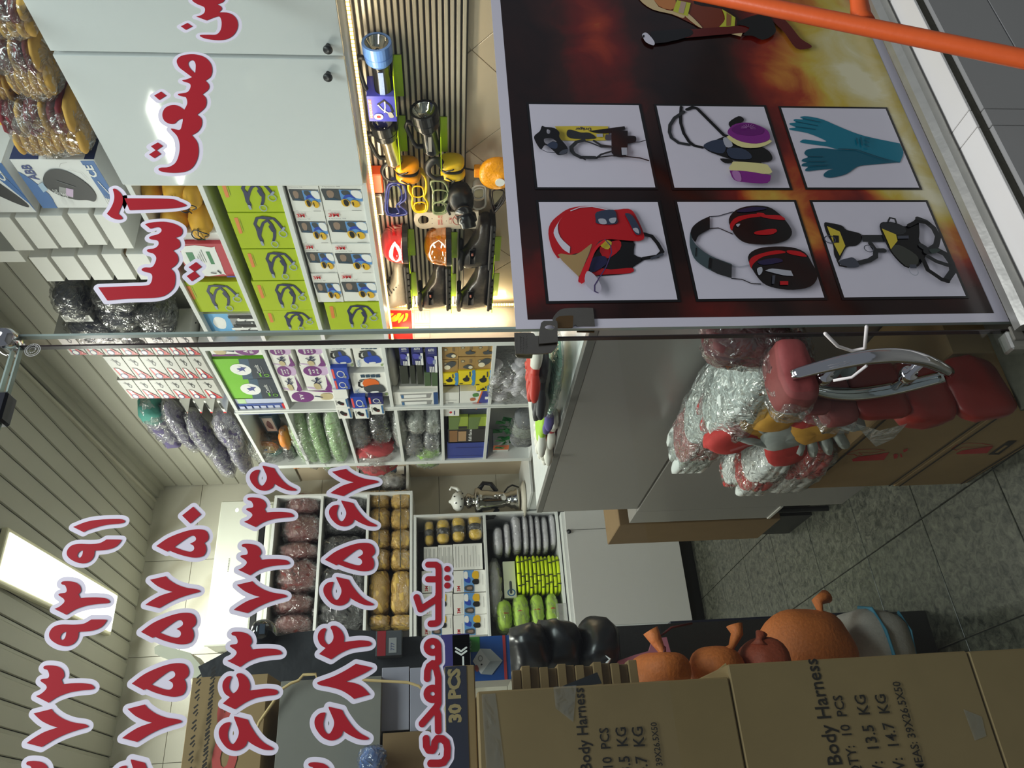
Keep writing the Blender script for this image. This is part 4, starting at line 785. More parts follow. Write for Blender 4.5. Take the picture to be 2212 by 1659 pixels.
# ---- low cupboard under the samovar
rc = M().box((1.672, 4.52, 0.0), (XW-0.002, YB-0.014, 1.07), lam, 0.002).build('side_cupboard', label='white corner cupboard that carries the steel samovar', cat='cupboard')
M().box((1.668, 4.51, 1.07), (XW-0.002, YB-0.014, 1.088), lam, 0.002).build('counter_top', rc)
# ---- shelving on the back wall
def back_unit(name, label, x0, x1, zs, y0=4.85, y1=YB-0.014, tw=0.018):
    root = empty(name, ((x0+x1)/2, (y0+y1)/2, min(zs)), label, 'shelf unit')
    for z in zs: M().box((x0+0.016, y0+0.002, z-0.009), (x1-0.016, y1-0.008, z+0.009), lam, 0.001).build('shelf_board', root)
    for a in (x0, x1-0.016): M().box((a, y0, min(zs)-0.009), (a+0.016, y1-0.008, max(zs)+0.009), lam, 0.001).build('side_panel', root)
    M().box((x0, y1-0.008, min(zs)-0.009), (x1, y1, max(zs)+0.009), mat('unit_back', (120, 116, 112), 0.6)).build('back_panel', root); return root
UZ = [1.863, 2.150, 2.455, 2.760]; LZ = [0.885, 1.375, 1.838]
back_unit('back_shelf', 'upper back wall shelf with maroon bags and gold packs under the air conditioner', 0.72, 1.836, UZ)
back_unit('back_shelf', 'lower back wall shelf with ear muffs and yellow vests', 0.72, 1.664, LZ)
rb = M().box((0.72, 4.772, 0.10), (1.62, YB-0.014, 0.868), lam, 0.001).build('base_cabinet', label='white base cabinet with a black knob under the vest shelf', cat='cabinet')
d_ = M().box((0.872, 4.752, 0.105), (1.486, 4.771, 0.846), mat('matt_white_door', (208, 206, 204), 0.3, var=0.02), 0.001).build('door', rb)
k = PY(1228, 1150, 4.752); M().lathe([(0.0, 0.0), (0.008, 0.0), (0.009, 0.014), (0.015, 0.017), (0.015, 0.022), (0.0, 0.024)], (k.x, 4.752, k.z), (0, -1, 0), black, 18).build('knob', d_, sm=True)
M().box((1.490, 4.752, 0.105), (1.618, 4.771, 0.846), mat('matt_white_door'), 0.001).build('door', rb)
M().box((0.74, 4.82, 0.0), (1.60, 5.1, 0.10), black).build('plinth', rb)
# ---- air conditioner
acw = mat('air_con_white', (226, 228, 216), 0.3, var=0.01); ax0, ax1, az0, az1 = 0.905, 1.842, 2.790, 3.136
ra = M().box((ax0, 4.97, az0), (ax1, YB-0.013, az1), acw, 0.012).build('air_conditioner', label='white split air conditioner high on the back wall', cat='air conditioner')
M().box((ax0-0.002, 4.945, az0+0.085), (ax1+0.002, 4.972, az1+0.006), acw, 0.008).build('front_cover', ra)
M().box((ax0+0.05, 4.952, az0+0.052), (ax1-0.05, 4.972, az0+0.082), black).build('air_slot', ra)
M().box((ax0+0.03, 4.948, az0+0.012), (ax1-0.03, 4.968, az0+0.044), acw, 0.005).build('louvre', ra); M().box((ax0+0.05, 4.955, az0+0.043), (ax1-0.05, 4.97, az0+0.053), black).build('air_slot', ra)
m = M(); F = YF(ax0, ax1, az0, az1, 4.945); q = PY(512, 1102, 4.945); F = Fr((0, 4.945, 0), (1, 0, 0), (0, 0, 1), 1, 1, (0, -1, 0)); m.ell(F, q.x, q.z, 0.013, 0.010, mat('display_glow', (240, 245, 255), 0.4, var=0, emit=3.0)); m.line(F, [(q.x-0.003, q.z), (q.x+0.003, q.z)], 0.0025, mat('display_digit', (70, 80, 200), 0.4, var=0, emit=1.0), False); m.build('display', ra)
m = M(); q = PY(494, 1220, 4.945)
for i in range(9): m.rect(F, q.x-0.045+i*0.010, q.z-0.003, q.x-0.039+i*0.010, q.z+0.003, glt)
m.build('lettering', ra)
# ================= printed cartons: builders
paper = mat('white_board', (236, 235, 230), 0.45, var=0.02)
pk = lambda n, c, r=0.4: mat('pk_' + n, c, r, var=0.03)
lime = pk('lime', (176, 196, 30), 0.25); navy = pk('navy', (44, 48, 84)); orng = pk('orange_tag', (226, 132, 64)); slv = pk('silver', (150, 160, 184)); pblk = pk('black', (26, 26, 28)); pwh = pk('white', (238, 238, 236)); pred = pk('red', (200, 34, 40)); pblue = pk('blue', (44, 74, 176)); pdb = pk('dark_blue', (40, 44, 110)); pyel = pk('yellow', (240, 214, 20)); psky = pk('sky', (96, 150, 210)); pgrn = pk('green', (118, 190, 40)); ppur = pk('purple', (120, 56, 126)); plil = pk('lilac', (206, 178, 212)); ptan = pk('tan', (196, 180, 140)); pgry = pk('grey', (150, 150, 150)); pdgr = pk('dark_grey', (70, 74, 78)); pora = pk('orange', (232, 110, 40)); pcyan = pk('cyan', (60, 110, 160)); pgold = pk('gold', (226, 178, 40)); pfl = pk('skin', (150, 126, 110)); pmar = pk('maroon', (96, 34, 34)); psla = pk('slate_teal', (48, 74, 96))
def I(a, b): return (1-b, 1-a)           # picture-of-the-box coordinates (a = down the box, b = away) to face u, v
def IL(pts): return [I(*p) for p in pts]
def carton(name, label, cat, a, b, X=XS+0.012, depth=0.17, m=paper, pr=None, group=None, z0=None, z1=None, bev=0.0012, y0=None, y1=None, top=None):
    pa, pb = PX(a[0], a[1], X), PX(b[0], b[1], X); ya = pa.y if y0 is None else y0; yb = pb.y if y1 is None else y1; za = pb.z if z0 is None else z0; zb = pa.z if z1 is None else z1
    o = M().box((X, ya, za), (min(X+depth, XW-0.016), yb, zb), m, bev).build(name, label=label, cat=cat, group=group)
    if pr:
        q = M(); pr(q, XF(ya, yb, za, zb, X)); q.build('print', o)
    return o
def p_lanyard(m, F):
    def cv(px, py):
        u = (868-py)/433.0; l = 1165+(1-u)*145; r = 1830+(1-u)*120; return (u, 1-(px-l)/(r-l))
    C_ = lambda pts: [cv(*p) for p in pts]
    m.pg(F, C_([(1238, 488), (1280, 485), (1332, 672), (1295, 678)]), orng)
    m.line(F, C_([(1300, 500), (1345, 650)]), 0.002, pk('olive', (140, 150, 30)), False)
    m.line(F, C_([(1530, 640), (1500, 610), (1475, 560), (1500, 490), (1560, 482), (1620, 485), (1690, 495), (1740, 545), (1800, 625)]), 0.011, navy); m.line(F, C_([(1500, 600), (1515, 650), (1530, 720), (1555, 770)]), 0.013, navy); m.line(F, C_([(1530, 690), (1545, 610), (1570, 545), (1620, 515), (1665, 565), (1700, 640), (1700, 720), (1690, 760)]), 0.010, navy)
    m.line(F, C_([(1660, 590), (1690, 640)]), 0.017, navy); m.line(F, C_([(1560, 480), (1650, 490)]), 0.015, navy)
    m.line(F, C_([(1550, 775), (1565, 815)]), 0.009, slv); m.ring(F, *cv(1800, 675), 0.10, 0.075, 0.22, slv); m.ring(F, *cv(1705, 805), 0.10, 0.065, 0.22, slv); m.line(F, C_([(1795, 625), (1810, 600)]), 0.009, slv)
def p_muff(m, F, face=True):
    # sideways pack: photo band, ear muffs, red lettering
    m.line(F, IL([(0.04, 0.30), (0.97, 0.32)]), 0.0025, pblk, False)
    m.pg(F, IL([(0.03, 0.31), (0.44, 0.32), (0.46, 0.66), (0.08, 0.64)]), pdgr); m.sm(F, IL([(0.16, 0.36), (0.26, 0.34), (0.32, 0.42), (0.28, 0.56), (0.20, 0.58), (0.15, 0.48)]), pfl); m.sm(F, IL([(0.12, 0.62), (0.2, 0.57), (0.32, 0.58), (0.40, 0.64)]), psla)
    m.pg(F, IL([(0.45, 0.32), (0.96, 0.34), (0.98, 0.68), (0.47, 0.66)]), psky); m.sm(F, IL([(0.74, 0.34), (0.95, 0.36), (0.97, 0.58), (0.82, 0.56), (0.74, 0.46)]), pwh); m.sm(F, IL([(0.50, 0.35), (0.66, 0.34), (0.70, 0.46), (0.55, 0.48)]), pdgr); m.sm(F, IL([(0.50, 0.62), (0.58, 0.48), (0.72, 0.46), (0.82, 0.60), (0.70, 0.54), (0.60, 0.56)]), pblue)
    m.sm(F, IL([(0.46, 0.66), (0.52, 0.60), (0.62, 0.62), (0.66, 0.76), (0.58, 0.84), (0.49, 0.80)]), pgold); m.sm(F, IL([(0.52, 0.63), (0.60, 0.62), (0.64, 0.72), (0.60, 0.82), (0.53, 0.78)]), pblk); m.sm(F, IL([(0.70, 0.66), (0.76, 0.62), (0.86, 0.66), (0.90, 0.80), (0.80, 0.86), (0.72, 0.80)]), pgold); m.sm(F, IL([(0.72, 0.70), (0.75, 0.68), (0.76, 0.78), (0.74, 0.80)]), pblk)
    a0, b0 = I(0.08, 0.05), I(0.34, 0.15); m.text(F, '3M', b0[0], b0[1], a0[0], a0[1], pred, 270, 0.03); a0, b0 = I(0.08, 0.18), I(0.5, 0.225); m.text(F, 'Optime 98', b0[0], b0[1], a0[0], a0[1], pgry, 270)
    m.line(F, IL([(0.10, 0.255), (0.9, 0.26)]), 0.001, pgry, False); m.line(F, IL([(0.68, 0.945), (0.92, 0.945)]), 0.002, pdgr, False); m.line(F, IL([(0.1, 0.93), (0.18, 0.93)]), 0.0015, pgry, False)
def p_lantern(col):
    def f(m, F):
        for i in range(4): m.pg(F, IL([(0.30+0.14*i, 0.07), (0.42+0.14*i, 0.06), (0.43+0.14*i, 0.18), (0.31+0.14*i, 0.19)]), psla)
        m.line(F, IL([(0.30, 0.34), (0.22, 0.36), (0.20, 0.52), (0.27, 0.58), (0.34, 0.56)]), 0.009, pblk); m.line(F, IL([(0.26, 0.28), (0.50, 0.26)]), 0.008, pblk)
        m.pg(F, smooth(IL([(0.38, 0.26, ), (0.68, 0.25), (0.78, 0.48), (0.34, 0.54)]), 2), pdgr if col is pblue else pora); m.pg(F, IL([(0.50, 0.28), (0.60, 0.28), (0.64, 0.46), (0.51, 0.46)]), col)
        m.sm(F, IL([(0.34, 0.56), (0.80, 0.46), (0.94, 0.72), (0.80, 0.80), (0.42, 0.80)]), col if col is pblue else pdgr); m.sm(F, IL([(0.50, 0.76), (0.70, 0.74), (0.72, 0.80), (0.52, 0.82)]), pwh)
        q = I(0.94, 0.88); m.ell(F, q[0], q[1], 0.055, 0.05, pk('moss', (150, 170, 120))); a0, b0 = I(0.06, 0.62), I(0.17, 0.97); m.text(F, 'VIGAL', b0[0], b0[1], a0[0], a0[1], pcyan, 0)
    return f
def p_mask(m, F):
    m.sm(F, [(0.02, 0.62), (0.10, 0.95), (0.16, 0.98), (0.05, 0.40)], plil); m.sm(F, IL([(0.55, 0.02), (0.98, 0.05), (0.97, 0.30), (0.70, 0.36)]), plil)
    q = I(0.42, 0.20); m.ell(F, q[0], q[1], 0.20, 0.34, ppur); q0 = I(0.28, 0.32); q1 = I(0.36, 0.08); m.text(F, 'MASK', q0[0], q1[1], q1[0], q0[1], pwh, 0, 0.03); q0 = I(0.42, 0.28); q1 = I(0.50, 0.12); m.text(F, 'A.R', q0[0], q1[1], q1[0], q0[1], pwh, 0, 0.03); q0 = I(0.56, 0.30); q1 = I(0.64, 0.10); m.text(F, 'EP-100', q0[0], q1[1], q1[0], q0[1], pwh, 0, 0.03)
    m.pg(F, smooth(IL([(0.84, 0.34), (0.88, 0.55), (0.97, 0.97), (0.66, 0.98), (0.80, 0.80)]), 2), ppur)
    m.sm(F, IL([(0.30, 0.72), (0.50, 0.70), (0.54, 0.92), (0.34, 0.94)]), ptan); m.line(F, IL([(0.34, 0.70), (0.44, 0.62), (0.46, 0.50), (0.60, 0.66), (0.50, 0.70), (0.28, 0.56)]), 0.006, navy); q = I(0.47, 0.49); m.ell(F, q[0], q[1], 0.04, 0.05, navy); m.line(F, IL([(0.46, 0.56), (0.60, 0.50)]), 0.006, navy)
def p_nitrile(m, F):
    m.pg(F, [(0, 0), (1, 0), (1, 0.50), (0, 0.60)], pk('ink_navy', (42, 50, 66))); m.pg(F, [(0.0, 0.40), (1, 0.32), (1, 0.50), (0, 0.60)], pk('teal_glow', (58, 84, 110)))
    m.ell(F, 0.5, 0.55, 0.28, 0.20, pwh); m.sm(F, [(0.72, 0.58), (0.60, 0.52), (0.55, 0.62), (0.45, 0.58), (0.36, 0.66), (0.46, 0.52), (0.38, 0.48), (0.52, 0.48), (0.60, 0.42), (0.62, 0.50)], pk('indigo', (64, 72, 140)))
    m.text(F, 'Comfit', 0.30, 0.18, 0.72, 0.26, pwh, 0); m.line(F, [(0.30, 0.14), (0.66, 0.14)], 0.002, pgry, False); m.line(F, [(0.16, 0.22), (0.30, 0.22)], 0.008, pgrn); m.ring(F, 0.20, 0.10, 0.07, 0.05, 0.3, pgrn)
def p_headlamp(m, F):
    a0, b0 = I(0.04, 0.10), I(0.16, 0.95); m.pg(F, IL([(0.05, 0.12), (0.15, 0.12), (0.15, 0.86), (0.05, 0.86)]), pk('coral', (236, 90, 80))); m.text(F, 'HEADLIGHT', *I(0.145, 0.84), *I(0.055, 0.14), pk('pale_pink', (240, 180, 190)), 0, 0.02)
    m.line(F, IL([(0.38, 0.30), (0.60, 0.14), (0.80, 0.34), (0.88, 0.58), (0.72, 0.66), (0.50, 0.50), (0.38, 0.30)]), 0.006, pblk); m.line(F, IL([(0.62, 0.20), (0.62, 0.40), (0.58, 0.60)]), 0.004, pwh); m.line(F, IL([(0.38, 0.32), (0.52, 0.50), (0.72, 0.64)]), 0.0035, pwh); m.sm(F, IL([(0.70, 0.64), (0.82, 0.60), (0.90, 0.78), (0.76, 0.82)]), pgry)
    q = I(0.36, 0.78); m.ell(F, q[0], q[1], 0.12, 0.16, pwh); m.ell(F, q[0], q[1], 0.06, 0.08, pred)
def p_headlamp_small(m, F):
    m.pg(F, IL([(0.03, 0.1), (0.16, 0.1), (0.16, 0.9), (0.03, 0.9)]), pk('coral', (236, 90, 80))); m.ring(F, 0.46, 0.46, 0.30, 0.24, 0.16, pwh); m.ring(F, 0.46, 0.46, 0.24, 0.19, 0.12, slv); m.sm(F, IL([(0.72, 0.62), (0.86, 0.70), (0.80, 0.88), (0.68, 0.80)]), pgry)
def p_respir(m, F):
    m.sm(F, IL([(0.20, 0.40), (0.36, 0.26), (0.50, 0.40), (0.68, 0.48), (0.64, 0.66), (0.46, 0.72), (0.30, 0.62)]), pblk); m.sm(F, IL([(0.46, 0.60), (0.66, 0.58), (0.64, 0.72), (0.48, 0.72)]), pmar); m.pg(F, IL([(0.84, 0.08), (0.97, 0.08), (0.97, 0.9), (0.84, 0.9)]), pcyan); m.line(F, IL([(0.12, 0.2), (0.12, 0.7)]), 0.003, pgry, False)
def p_auto(m, F):
    m.pg(F, IL([(0, 0.08), (1, 0.08), (1, 0.36), (0, 0.36)]), pdb); m.text(F, 'AUTO', *I(0.80, 0.21), *I(0.26, 0.13), pwh, 0, 0.03) if False else m.text(F, 'AUTO', I(0.78, 0.22)[0], I(0.78, 0.22)[1], I(0.24, 0.12)[0], I(0.24, 0.12)[1], pwh, 270, 0.03)
    m.line(F, IL([(0.24, 0.27), (0.8, 0.27)]), 0.002, pwh, False); m.pg(F, IL([(0.78, 0.38), (1, 0.38), (1, 1), (0.78, 1)]), pwh); m.sm(F, IL([(0.1, 0.42), (0.5, 0.40), (0.78, 0.50), (0.70, 0.62), (0.2, 0.66)]), pk('blue_violet', (72, 72, 170))); m.pg(F, IL([(0.62, 0.54), (0.92, 0.50), (0.86, 0.66), (0.62, 0.68)]), slv)
    for i in range(3): m.pg(F, IL([(0.30+0.16*i, 0.76), (0.40+0.16*i, 0.76), (0.40+0.16*i, 0.98), (0.30+0.16*i, 0.98)]), pwh)
def p_bulb(k):
    def f(m, F):
        q = I(0.25, 0.28); m.ell(F, q[0], q[1], 0.10, 0.11, pdgr); m.ell(F, q[0], q[1], 0.07, 0.08, ptan)
        for i in range(3): m.line(F, IL([(0.66+0.06*i, 0.12), (0.67+0.06*i, 0.42)]), 0.0016, pdgr, False)
        if k == 0: m.sm(F, IL([(0.25, 0.70), (0.55, 0.52), (0.80, 0.62), (0.82, 0.86), (0.5, 0.84)]), pdgr); q = I(0.72, 0.72); m.ell(F, q[0], q[1], 0.12, 0.13, pk('cream', (240, 230, 200)))
        elif k == 1: m.sm(F, IL([(0.40, 0.62), (0.60, 0.56), (0.62, 0.46), (0.72, 0.46), (0.74, 0.58), (0.95, 0.64), (0.90, 0.78), (0.5, 0.82)]), pdgr)
        else: m.sm(F, IL([(0.20, 0.40), (0.50, 0.10), (0.85, 0.14), (0.80, 0.42), (0.50, 0.60), (0.24, 0.62)]), pdgr); q = I(0.36, 0.54); m.ell(F, q[0], q[1], 0.17, 0.19, pk('cream', (240, 230, 200)))
    return f
def p_yellow(m, F):
    m.sm(F, IL([(0.80, 0.0), (1.0, 0.0), (1.0, 1.0), (0.80, 1.0), (0.86, 0.75), (0.78, 0.5), (0.84, 0.25)]), pk('print_blue', (70, 140, 200))); m.sm(F, IL([(0.26, 0.56), (0.42, 0.46), (0.46, 0.32), (0.56, 0.32), (0.58, 0.46), (0.66, 0.5), (0.64, 0.72), (0.40, 0.76)]), pblk); m.line(F, IL([(0.68, 0.06), (0.70, 0.4)]), 0.006, pdgr, False); m.line(F, IL([(0.08, 0.9), (0.28, 0.9)]), 0.008, pblk, False)
def p_tube(m, F):
    for b in (0.28, 0.74):
        m.pg(F, IL([(0.16, b-0.16), (0.86, b-0.18), (0.82, b+0.12), (0.18, b+0.16)]), pgry); m.pg(F, IL([(0.24, b-0.10), (0.74, b-0.12), (0.74, b+0.06), (0.24, b+0.10)]), pwh); m.pg(F, IL([(0.18, b-0.1), (0.23, b-0.1), (0.23, b+0.1), (0.18, b+0.1)]), pcyan)
    m.pg(F, IL([(0.90, 0.02), (1, 0.02), (1, 0.98), (0.90, 0.98)]), pk('deep_blue', (36, 74, 130)))
def p_plug(m, F):
    m.pg(F, IL([(0.70, 0), (1, 0), (1, 1), (0.55, 1)]), pk('ind2', (62, 66, 150))); m.line(F, IL([(0.72, 0.0), (0.60, 0.6), (0.56, 1.0)]), 0.008, pora); m.sm(F, IL([(0.42, 0.14), (0.58, 0.12), (0.60, 0.28), (0.44, 0.30)]), pk('green3', (80, 140, 70))); m.sm(F, IL([(0.34, 0.38), (0.48, 0.36), (0.50, 0.50), (0.36, 0.52)]), pk('rust', (190, 110, 70))); m.line(F, IL([(0.44, 0.66), (0.7, 0.66)]), 0.008, pred); m.line(F, IL([(0.44, 0.80), (0.66, 0.80)]), 0.008, pk('green3', (80, 140, 70))); m.pg(F, IL([(0.82, 0.3), (0.92, 0.3), (0.92, 0.44), (0.82, 0.44)]), pwh)
def p_goggle(m, F):
    # blister card: goggles over a red wedge with a big round letter
    m.line(F, IL([(0.42, 0.10), (0.52, 0.24), (0.50, 0.36), (0.60, 0.40), (0.70, 0.30), (0.60, 0.20), (0.52, 0.24)]), 0.0035, pblk); m.line(F, IL([(0.30, 0.14), (0.46, 0.22), (0.66, 0.14)]), 0.002, pblk); m.sm(F, IL([(0.46, 0.20), (0.56, 0.18), (0.58, 0.26), (0.50, 0.28)]), pblk)
    m.pg(F, IL([(0.12, 0.50), (0.40, 0.52), (1.0, 0.97), (0.20, 0.98)]), pred); m.pg(F, IL([(0.20, 0.50), (0.42, 0.52), (0.52, 0.76), (0.30, 0.76)]), pwh); q = I(0.42, 0.86); m.ell(F, q[0], q[1], 0.12, 0.21, pwh); m.ring(F, q[0], q[1], 0.12, 0.21, 0.26, pdb)
    m.line(F, IL([(0.66, 0.74), (0.84, 0.82), (0.78, 0.90)]), 0.003, pk('pink', (232, 150, 150)))
def p_welding(m, F):
    # photo px of the face: left edge x 20->119 as y 344->449, right edge x 203->~262
    def cv(px, py):
        s_ = (py-344)/105.0; l = 20+67*s_; r = 203+59*s_; return (1-s_, 1-(px-l)/(r-l))
    w = crop(0, 180, 6.9125); C_ = lambda pts: [cv(p[0], p[1]) + tuple(p[2:]) for p in w(pts)]
    bl = pk('cobalt', (48, 104, 170)); m.pg(F, C_([(1195, 1150), (1395, 1145), (1640, 1555), (1680, 1730), (1560, 1700)]), bl); m.pg(F, smooth(C_([(245, 1300, 1), (420, 1400), (700, 1640), (780, 1780), (825, 1860, 1), (600, 1860, 1)]), 2), bl)
    m.text(F, 'ABB', cv(0, 0)[0]*0+0.44, 0.80, 0.72, 0.93, pk('ink_blue', (40, 60, 130)), 0, 0.02) if False else m.text(F, 'ABB', 0.60, 0.80, 0.90, 0.92, pk('ink_blue', (40, 60, 130)), 0, 0.02)
    m.text(F, 'CE', 0.66, 0.06, 0.90, 0.17, pwh, 0, 0.03); m.line(F, [(0.58, 0.10), (0.20, 0.02)], 0.003, pwh, False)
    m.sm(F, C_([(620, 1400), (660, 1320), (740, 1270), (860, 1262), (1000, 1300), (1180, 1400), (1330, 1520), (1415, 1640), (1420, 1720), (1380, 1750), (1280, 1725), (1100, 1720), (830, 1640), (680, 1540), (630, 1470)]), pblk); m.pg(F, C_([(860, 1515), (1075, 1570), (1070, 1690), (850, 1630)]), pgry); m.pg(F, C_([(965, 1535), (1075, 1560), (1070, 1680), (960, 1650)]), plil); m.line(F, C_([(830, 1430), (1100, 1520)]), 0.004, pdgr)
    m.line(F, C_([(880, 1230), (900, 1180), (1000, 1160)]), 0.001, pgry, False); m.line(F, C_([(1010, 1260), (1200, 1310), (1300, 1420)]), 0.001, pgry, False); m.pg(F, C_([(540, 1490), (610, 1450), (690, 1560), (620, 1600)]), pk('pale_blue', (170, 196, 220)))
    m.text(F, 'AUTO DARKENING', 0.05, 0.66, 0.42, 0.72, pwh, 0); m.text(F, 'WELDING HELMET', 0.05, 0.58, 0.36, 0.64, pwh, 0)
    for i in range(4): m.line(F, [(0.30, 0.05+0.025*i), (0.06, 0.05+0.025*i)], 0.0012, pgry, False)
# ================= goods on the right-hand wall
clear = film('clear_film', haze=0.05, gloss=0.22); milky = film('milky_film', haze=0.15, gloss=0.25, scale=22)
c69 = crop(0, 400, 6.9125); c55a = crop(280, 380, 5.53); c55b = crop(420, 680, 5.53); c55c = crop(800, 680, 5.53); cgl = crop(540, 400, 3.95); c40 = crop(0, 560, 5.53)
def pr2(cr, a, b): q = cr([a, b]); return q[0], q[1]
ORD = ['topmost', 'second from the top', 'third from the top', 'fourth from the top', 'fifth from the top', 'sixth from the top', 'seventh from the top', 'lowest']
for i, (a, b) in enumerate((((-24, 470), (75, 541)), ((31, 470), (127, 537)), ((84, 466), (180, 535)), ((145, 461), (233, 529)), ((202, 464), (290, 537)))):
    carton('white_carton', ORD[i] + ' plain white carton in the nearer stack on the shelf top', 'box', a, b, depth=0.16, group='plain white cartons on the shelf top')
for i, (a, b) in enumerate((((61, 556), (140, 607.6)), ((109, 554), (195, 605)), ((166, 551), (245, 605)), ((218, 549), (295, 604)), ((271, 549), (346, 604)))):
    carton('white_carton', ORD[i] + ' plain white carton in the farther stack on the shelf top', 'box', a, b, depth=0.15, group='plain white cartons on the shelf top')
carton('white_carton', 'plain white carton standing behind both stacks at the photo edge', 'box', (-20, 543), (57, 566), X=XS+0.02, depth=0.14)
carton('brown_carton', 'small brown carton wedged between the two stacks of white cartons', 'box', (266, 545), (300, 556), X=1.88, depth=0.09, m=cardk)
wm = pk('welding_box', (232, 232, 232)); wn = pk('welding_navy', (36, 52, 100))
o = carton('helmet_box', 'white and blue welding helmet box printed ABB on the shelf top', 'box', (20, 344), (262, 449), depth=0.17, m=wm, pr=p_welding)
def side_print(o, m_):
    # the near end of the helmet box: barcode and a blue corner
    v = [o.matrix_world @ V3(c) if False else V3(c) + o.location for c in o.bound_box]; x0 = min(p.x for p in v); x1 = max(p.x for p in v); y0 = min(p.y for p in v); z0 = min(p.z for p in v); z1 = max(p.z for p in v); F = YF(x0, x1, z0, z1, y0); m = M()
    m.pg(F, [(0, 0.66), (1, 0.80), (1, 1), (0, 1)], wn); m.pg(F, [(0, 0), (1, 0), (1, 0.10), (0, 0.12)], wn)
    for i in range(14): m.pg(F, [(0.16, 0.20+0.022*i), (0.40, 0.20+0.022*i), (0.40, 0.206+0.022*i+0.004*(i % 3)), (0.16, 0.206+0.022*i+0.004*(i % 3))], pdgr)
    m.build('print', o)
side_print(o, wm)
carton('helmet_box', 'white and blue welding helmet box cut off by the photo edge', 'box', (-140, 351), (80, 459), depth=0.17, m=wm, pr=lambda m, F: (m.pg(F, [(1, 0), (1, 0.12), (0, 0.0)], pk('cobalt', (48, 104, 170))), m.sm(F, [(0.9, 0.45), (0.6, 0.62), (0.3, 0.35), (0.12, 0.10), (0.2, 0.06), (0.5, 0.2)], pblk), m.pg(F, [(0.97, 0.16), (1, 0.34), (0.2, 0.02), (0.1, 0.0), (0.3, 0.0)], pk('cobalt', (48, 104, 170))), m.text(F, 'CE', 0.66, 0.10, 0.9, 0.2, pwh, 0, 0.03)))
carton('yellow_box', 'yellow and black box with a red label behind the glove packs', 'box', (-70, 225), (30, 271), X=1.90, depth=0.12, m=pk('yellow_board', (232, 190, 30)), pr=lambda m, F: (m.pg(F, [(0.15, 0.25), (0.9, 0.25), (0.9, 0.7), (0.15, 0.7)], pk('red_lab', (196, 60, 40))), m.pg(F, [(0, 0), (1, 0), (1, 0.16), (0, 0.16)], pblk)))
# ---- bags: contents first, plastic film round them
def bagX(name, label, cat, rect, X, dep, cm, fm_=None, e=2.6, amp=0.10, freq=26, seed=1, group=None, ridge=True, knot=None, n=1, res=(26, 16), rot=0.0, shell=1.08):
    x0, y0, x1, y1 = rect; cx, cy = (x0+x1)/2, (y0+y1)/2; c = PX(cx, cy, X); hy = abs(PX(cx, y1, X).y - PX(cx, y0, X).y)/2; skew = (980-cx)/(1719-cy)*(y1-y0); w_ = x1-x0; w_ = max(0.55*w_, math.sqrt(max(0.0, w_*w_-skew*skew))); hz = abs(PX(cx-w_/2, cy, X).z - PX(cx+w_/2, cy, X).z)/2; hy *= 0.92
    return bag(name, label, cat, c, (dep/2, hy, hz), cm, fm_, e, amp, freq, seed, group, ridge, knot, res, rot, shell)
def bag(name, label, cat, c, rad, cm, fm_=None, e=2.6, amp=0.10, freq=26, seed=1, group=None, ridge=True, knot=None, res=(26, 16), rot=0.0, shell=1.08):
    R = Matrix.Rotation(rot, 3, 'X') if rot else None; k = min(rad); cms = cm if isinstance(cm, (list, tuple)) else [cm]; m = M()
    if len(cms) == 1: m.blob(c, [r*0.95 for r in rad], cms[0], e, amp*k*2, freq, seed, res[0], res[1], R, ridge)
    else:
        n = len(cms); big = 2 if rad[2] >= rad[1] else 1
        for i, q in enumerate(cms):
            off = V3((0, 0, 0)); off[big] = rad[big]*(-0.95 + 1.9*(i+0.5)/n); rr = list(rad); rr[big] = rad[big]*1.25/n
            if R is not None: off = R @ off
            m.blob(V3(c)+off, [x*0.93 for x in rr], q, 2.8, amp*k*2, freq, seed+i, 18, 10, R, ridge)
    o = m.build(name, sm=True, label=label, cat=cat, group=group)
    if fm_:
        q = M().blob(c, [r*shell for r in rad], fm_, e, amp*k*2.2, freq*1.3, seed+9, res[0]+8, res[1]+6, R, True)
        if knot:
            kp = V3(c) + V3(knot[:3]); d = (kp-V3(c)).normalized(); tip = kp + d*knot[3]
            q.tube([kp-d*0.02, kp, kp+d*knot[3]*0.35, tip], [0.022, 0.006, 0.010, knot[3]*0.45], fm_, 10)
        q.build('plastic_film', o, sm=True)
    return o
yg = mat('yellow_hide', (206, 160, 74), 0.75, var=0.18, scale=40); mg = mat('maroon_hide', (120, 30, 40), 0.75, var=0.15, scale=40); gcr = mat('cream_cuff', (214, 206, 190), 0.8)
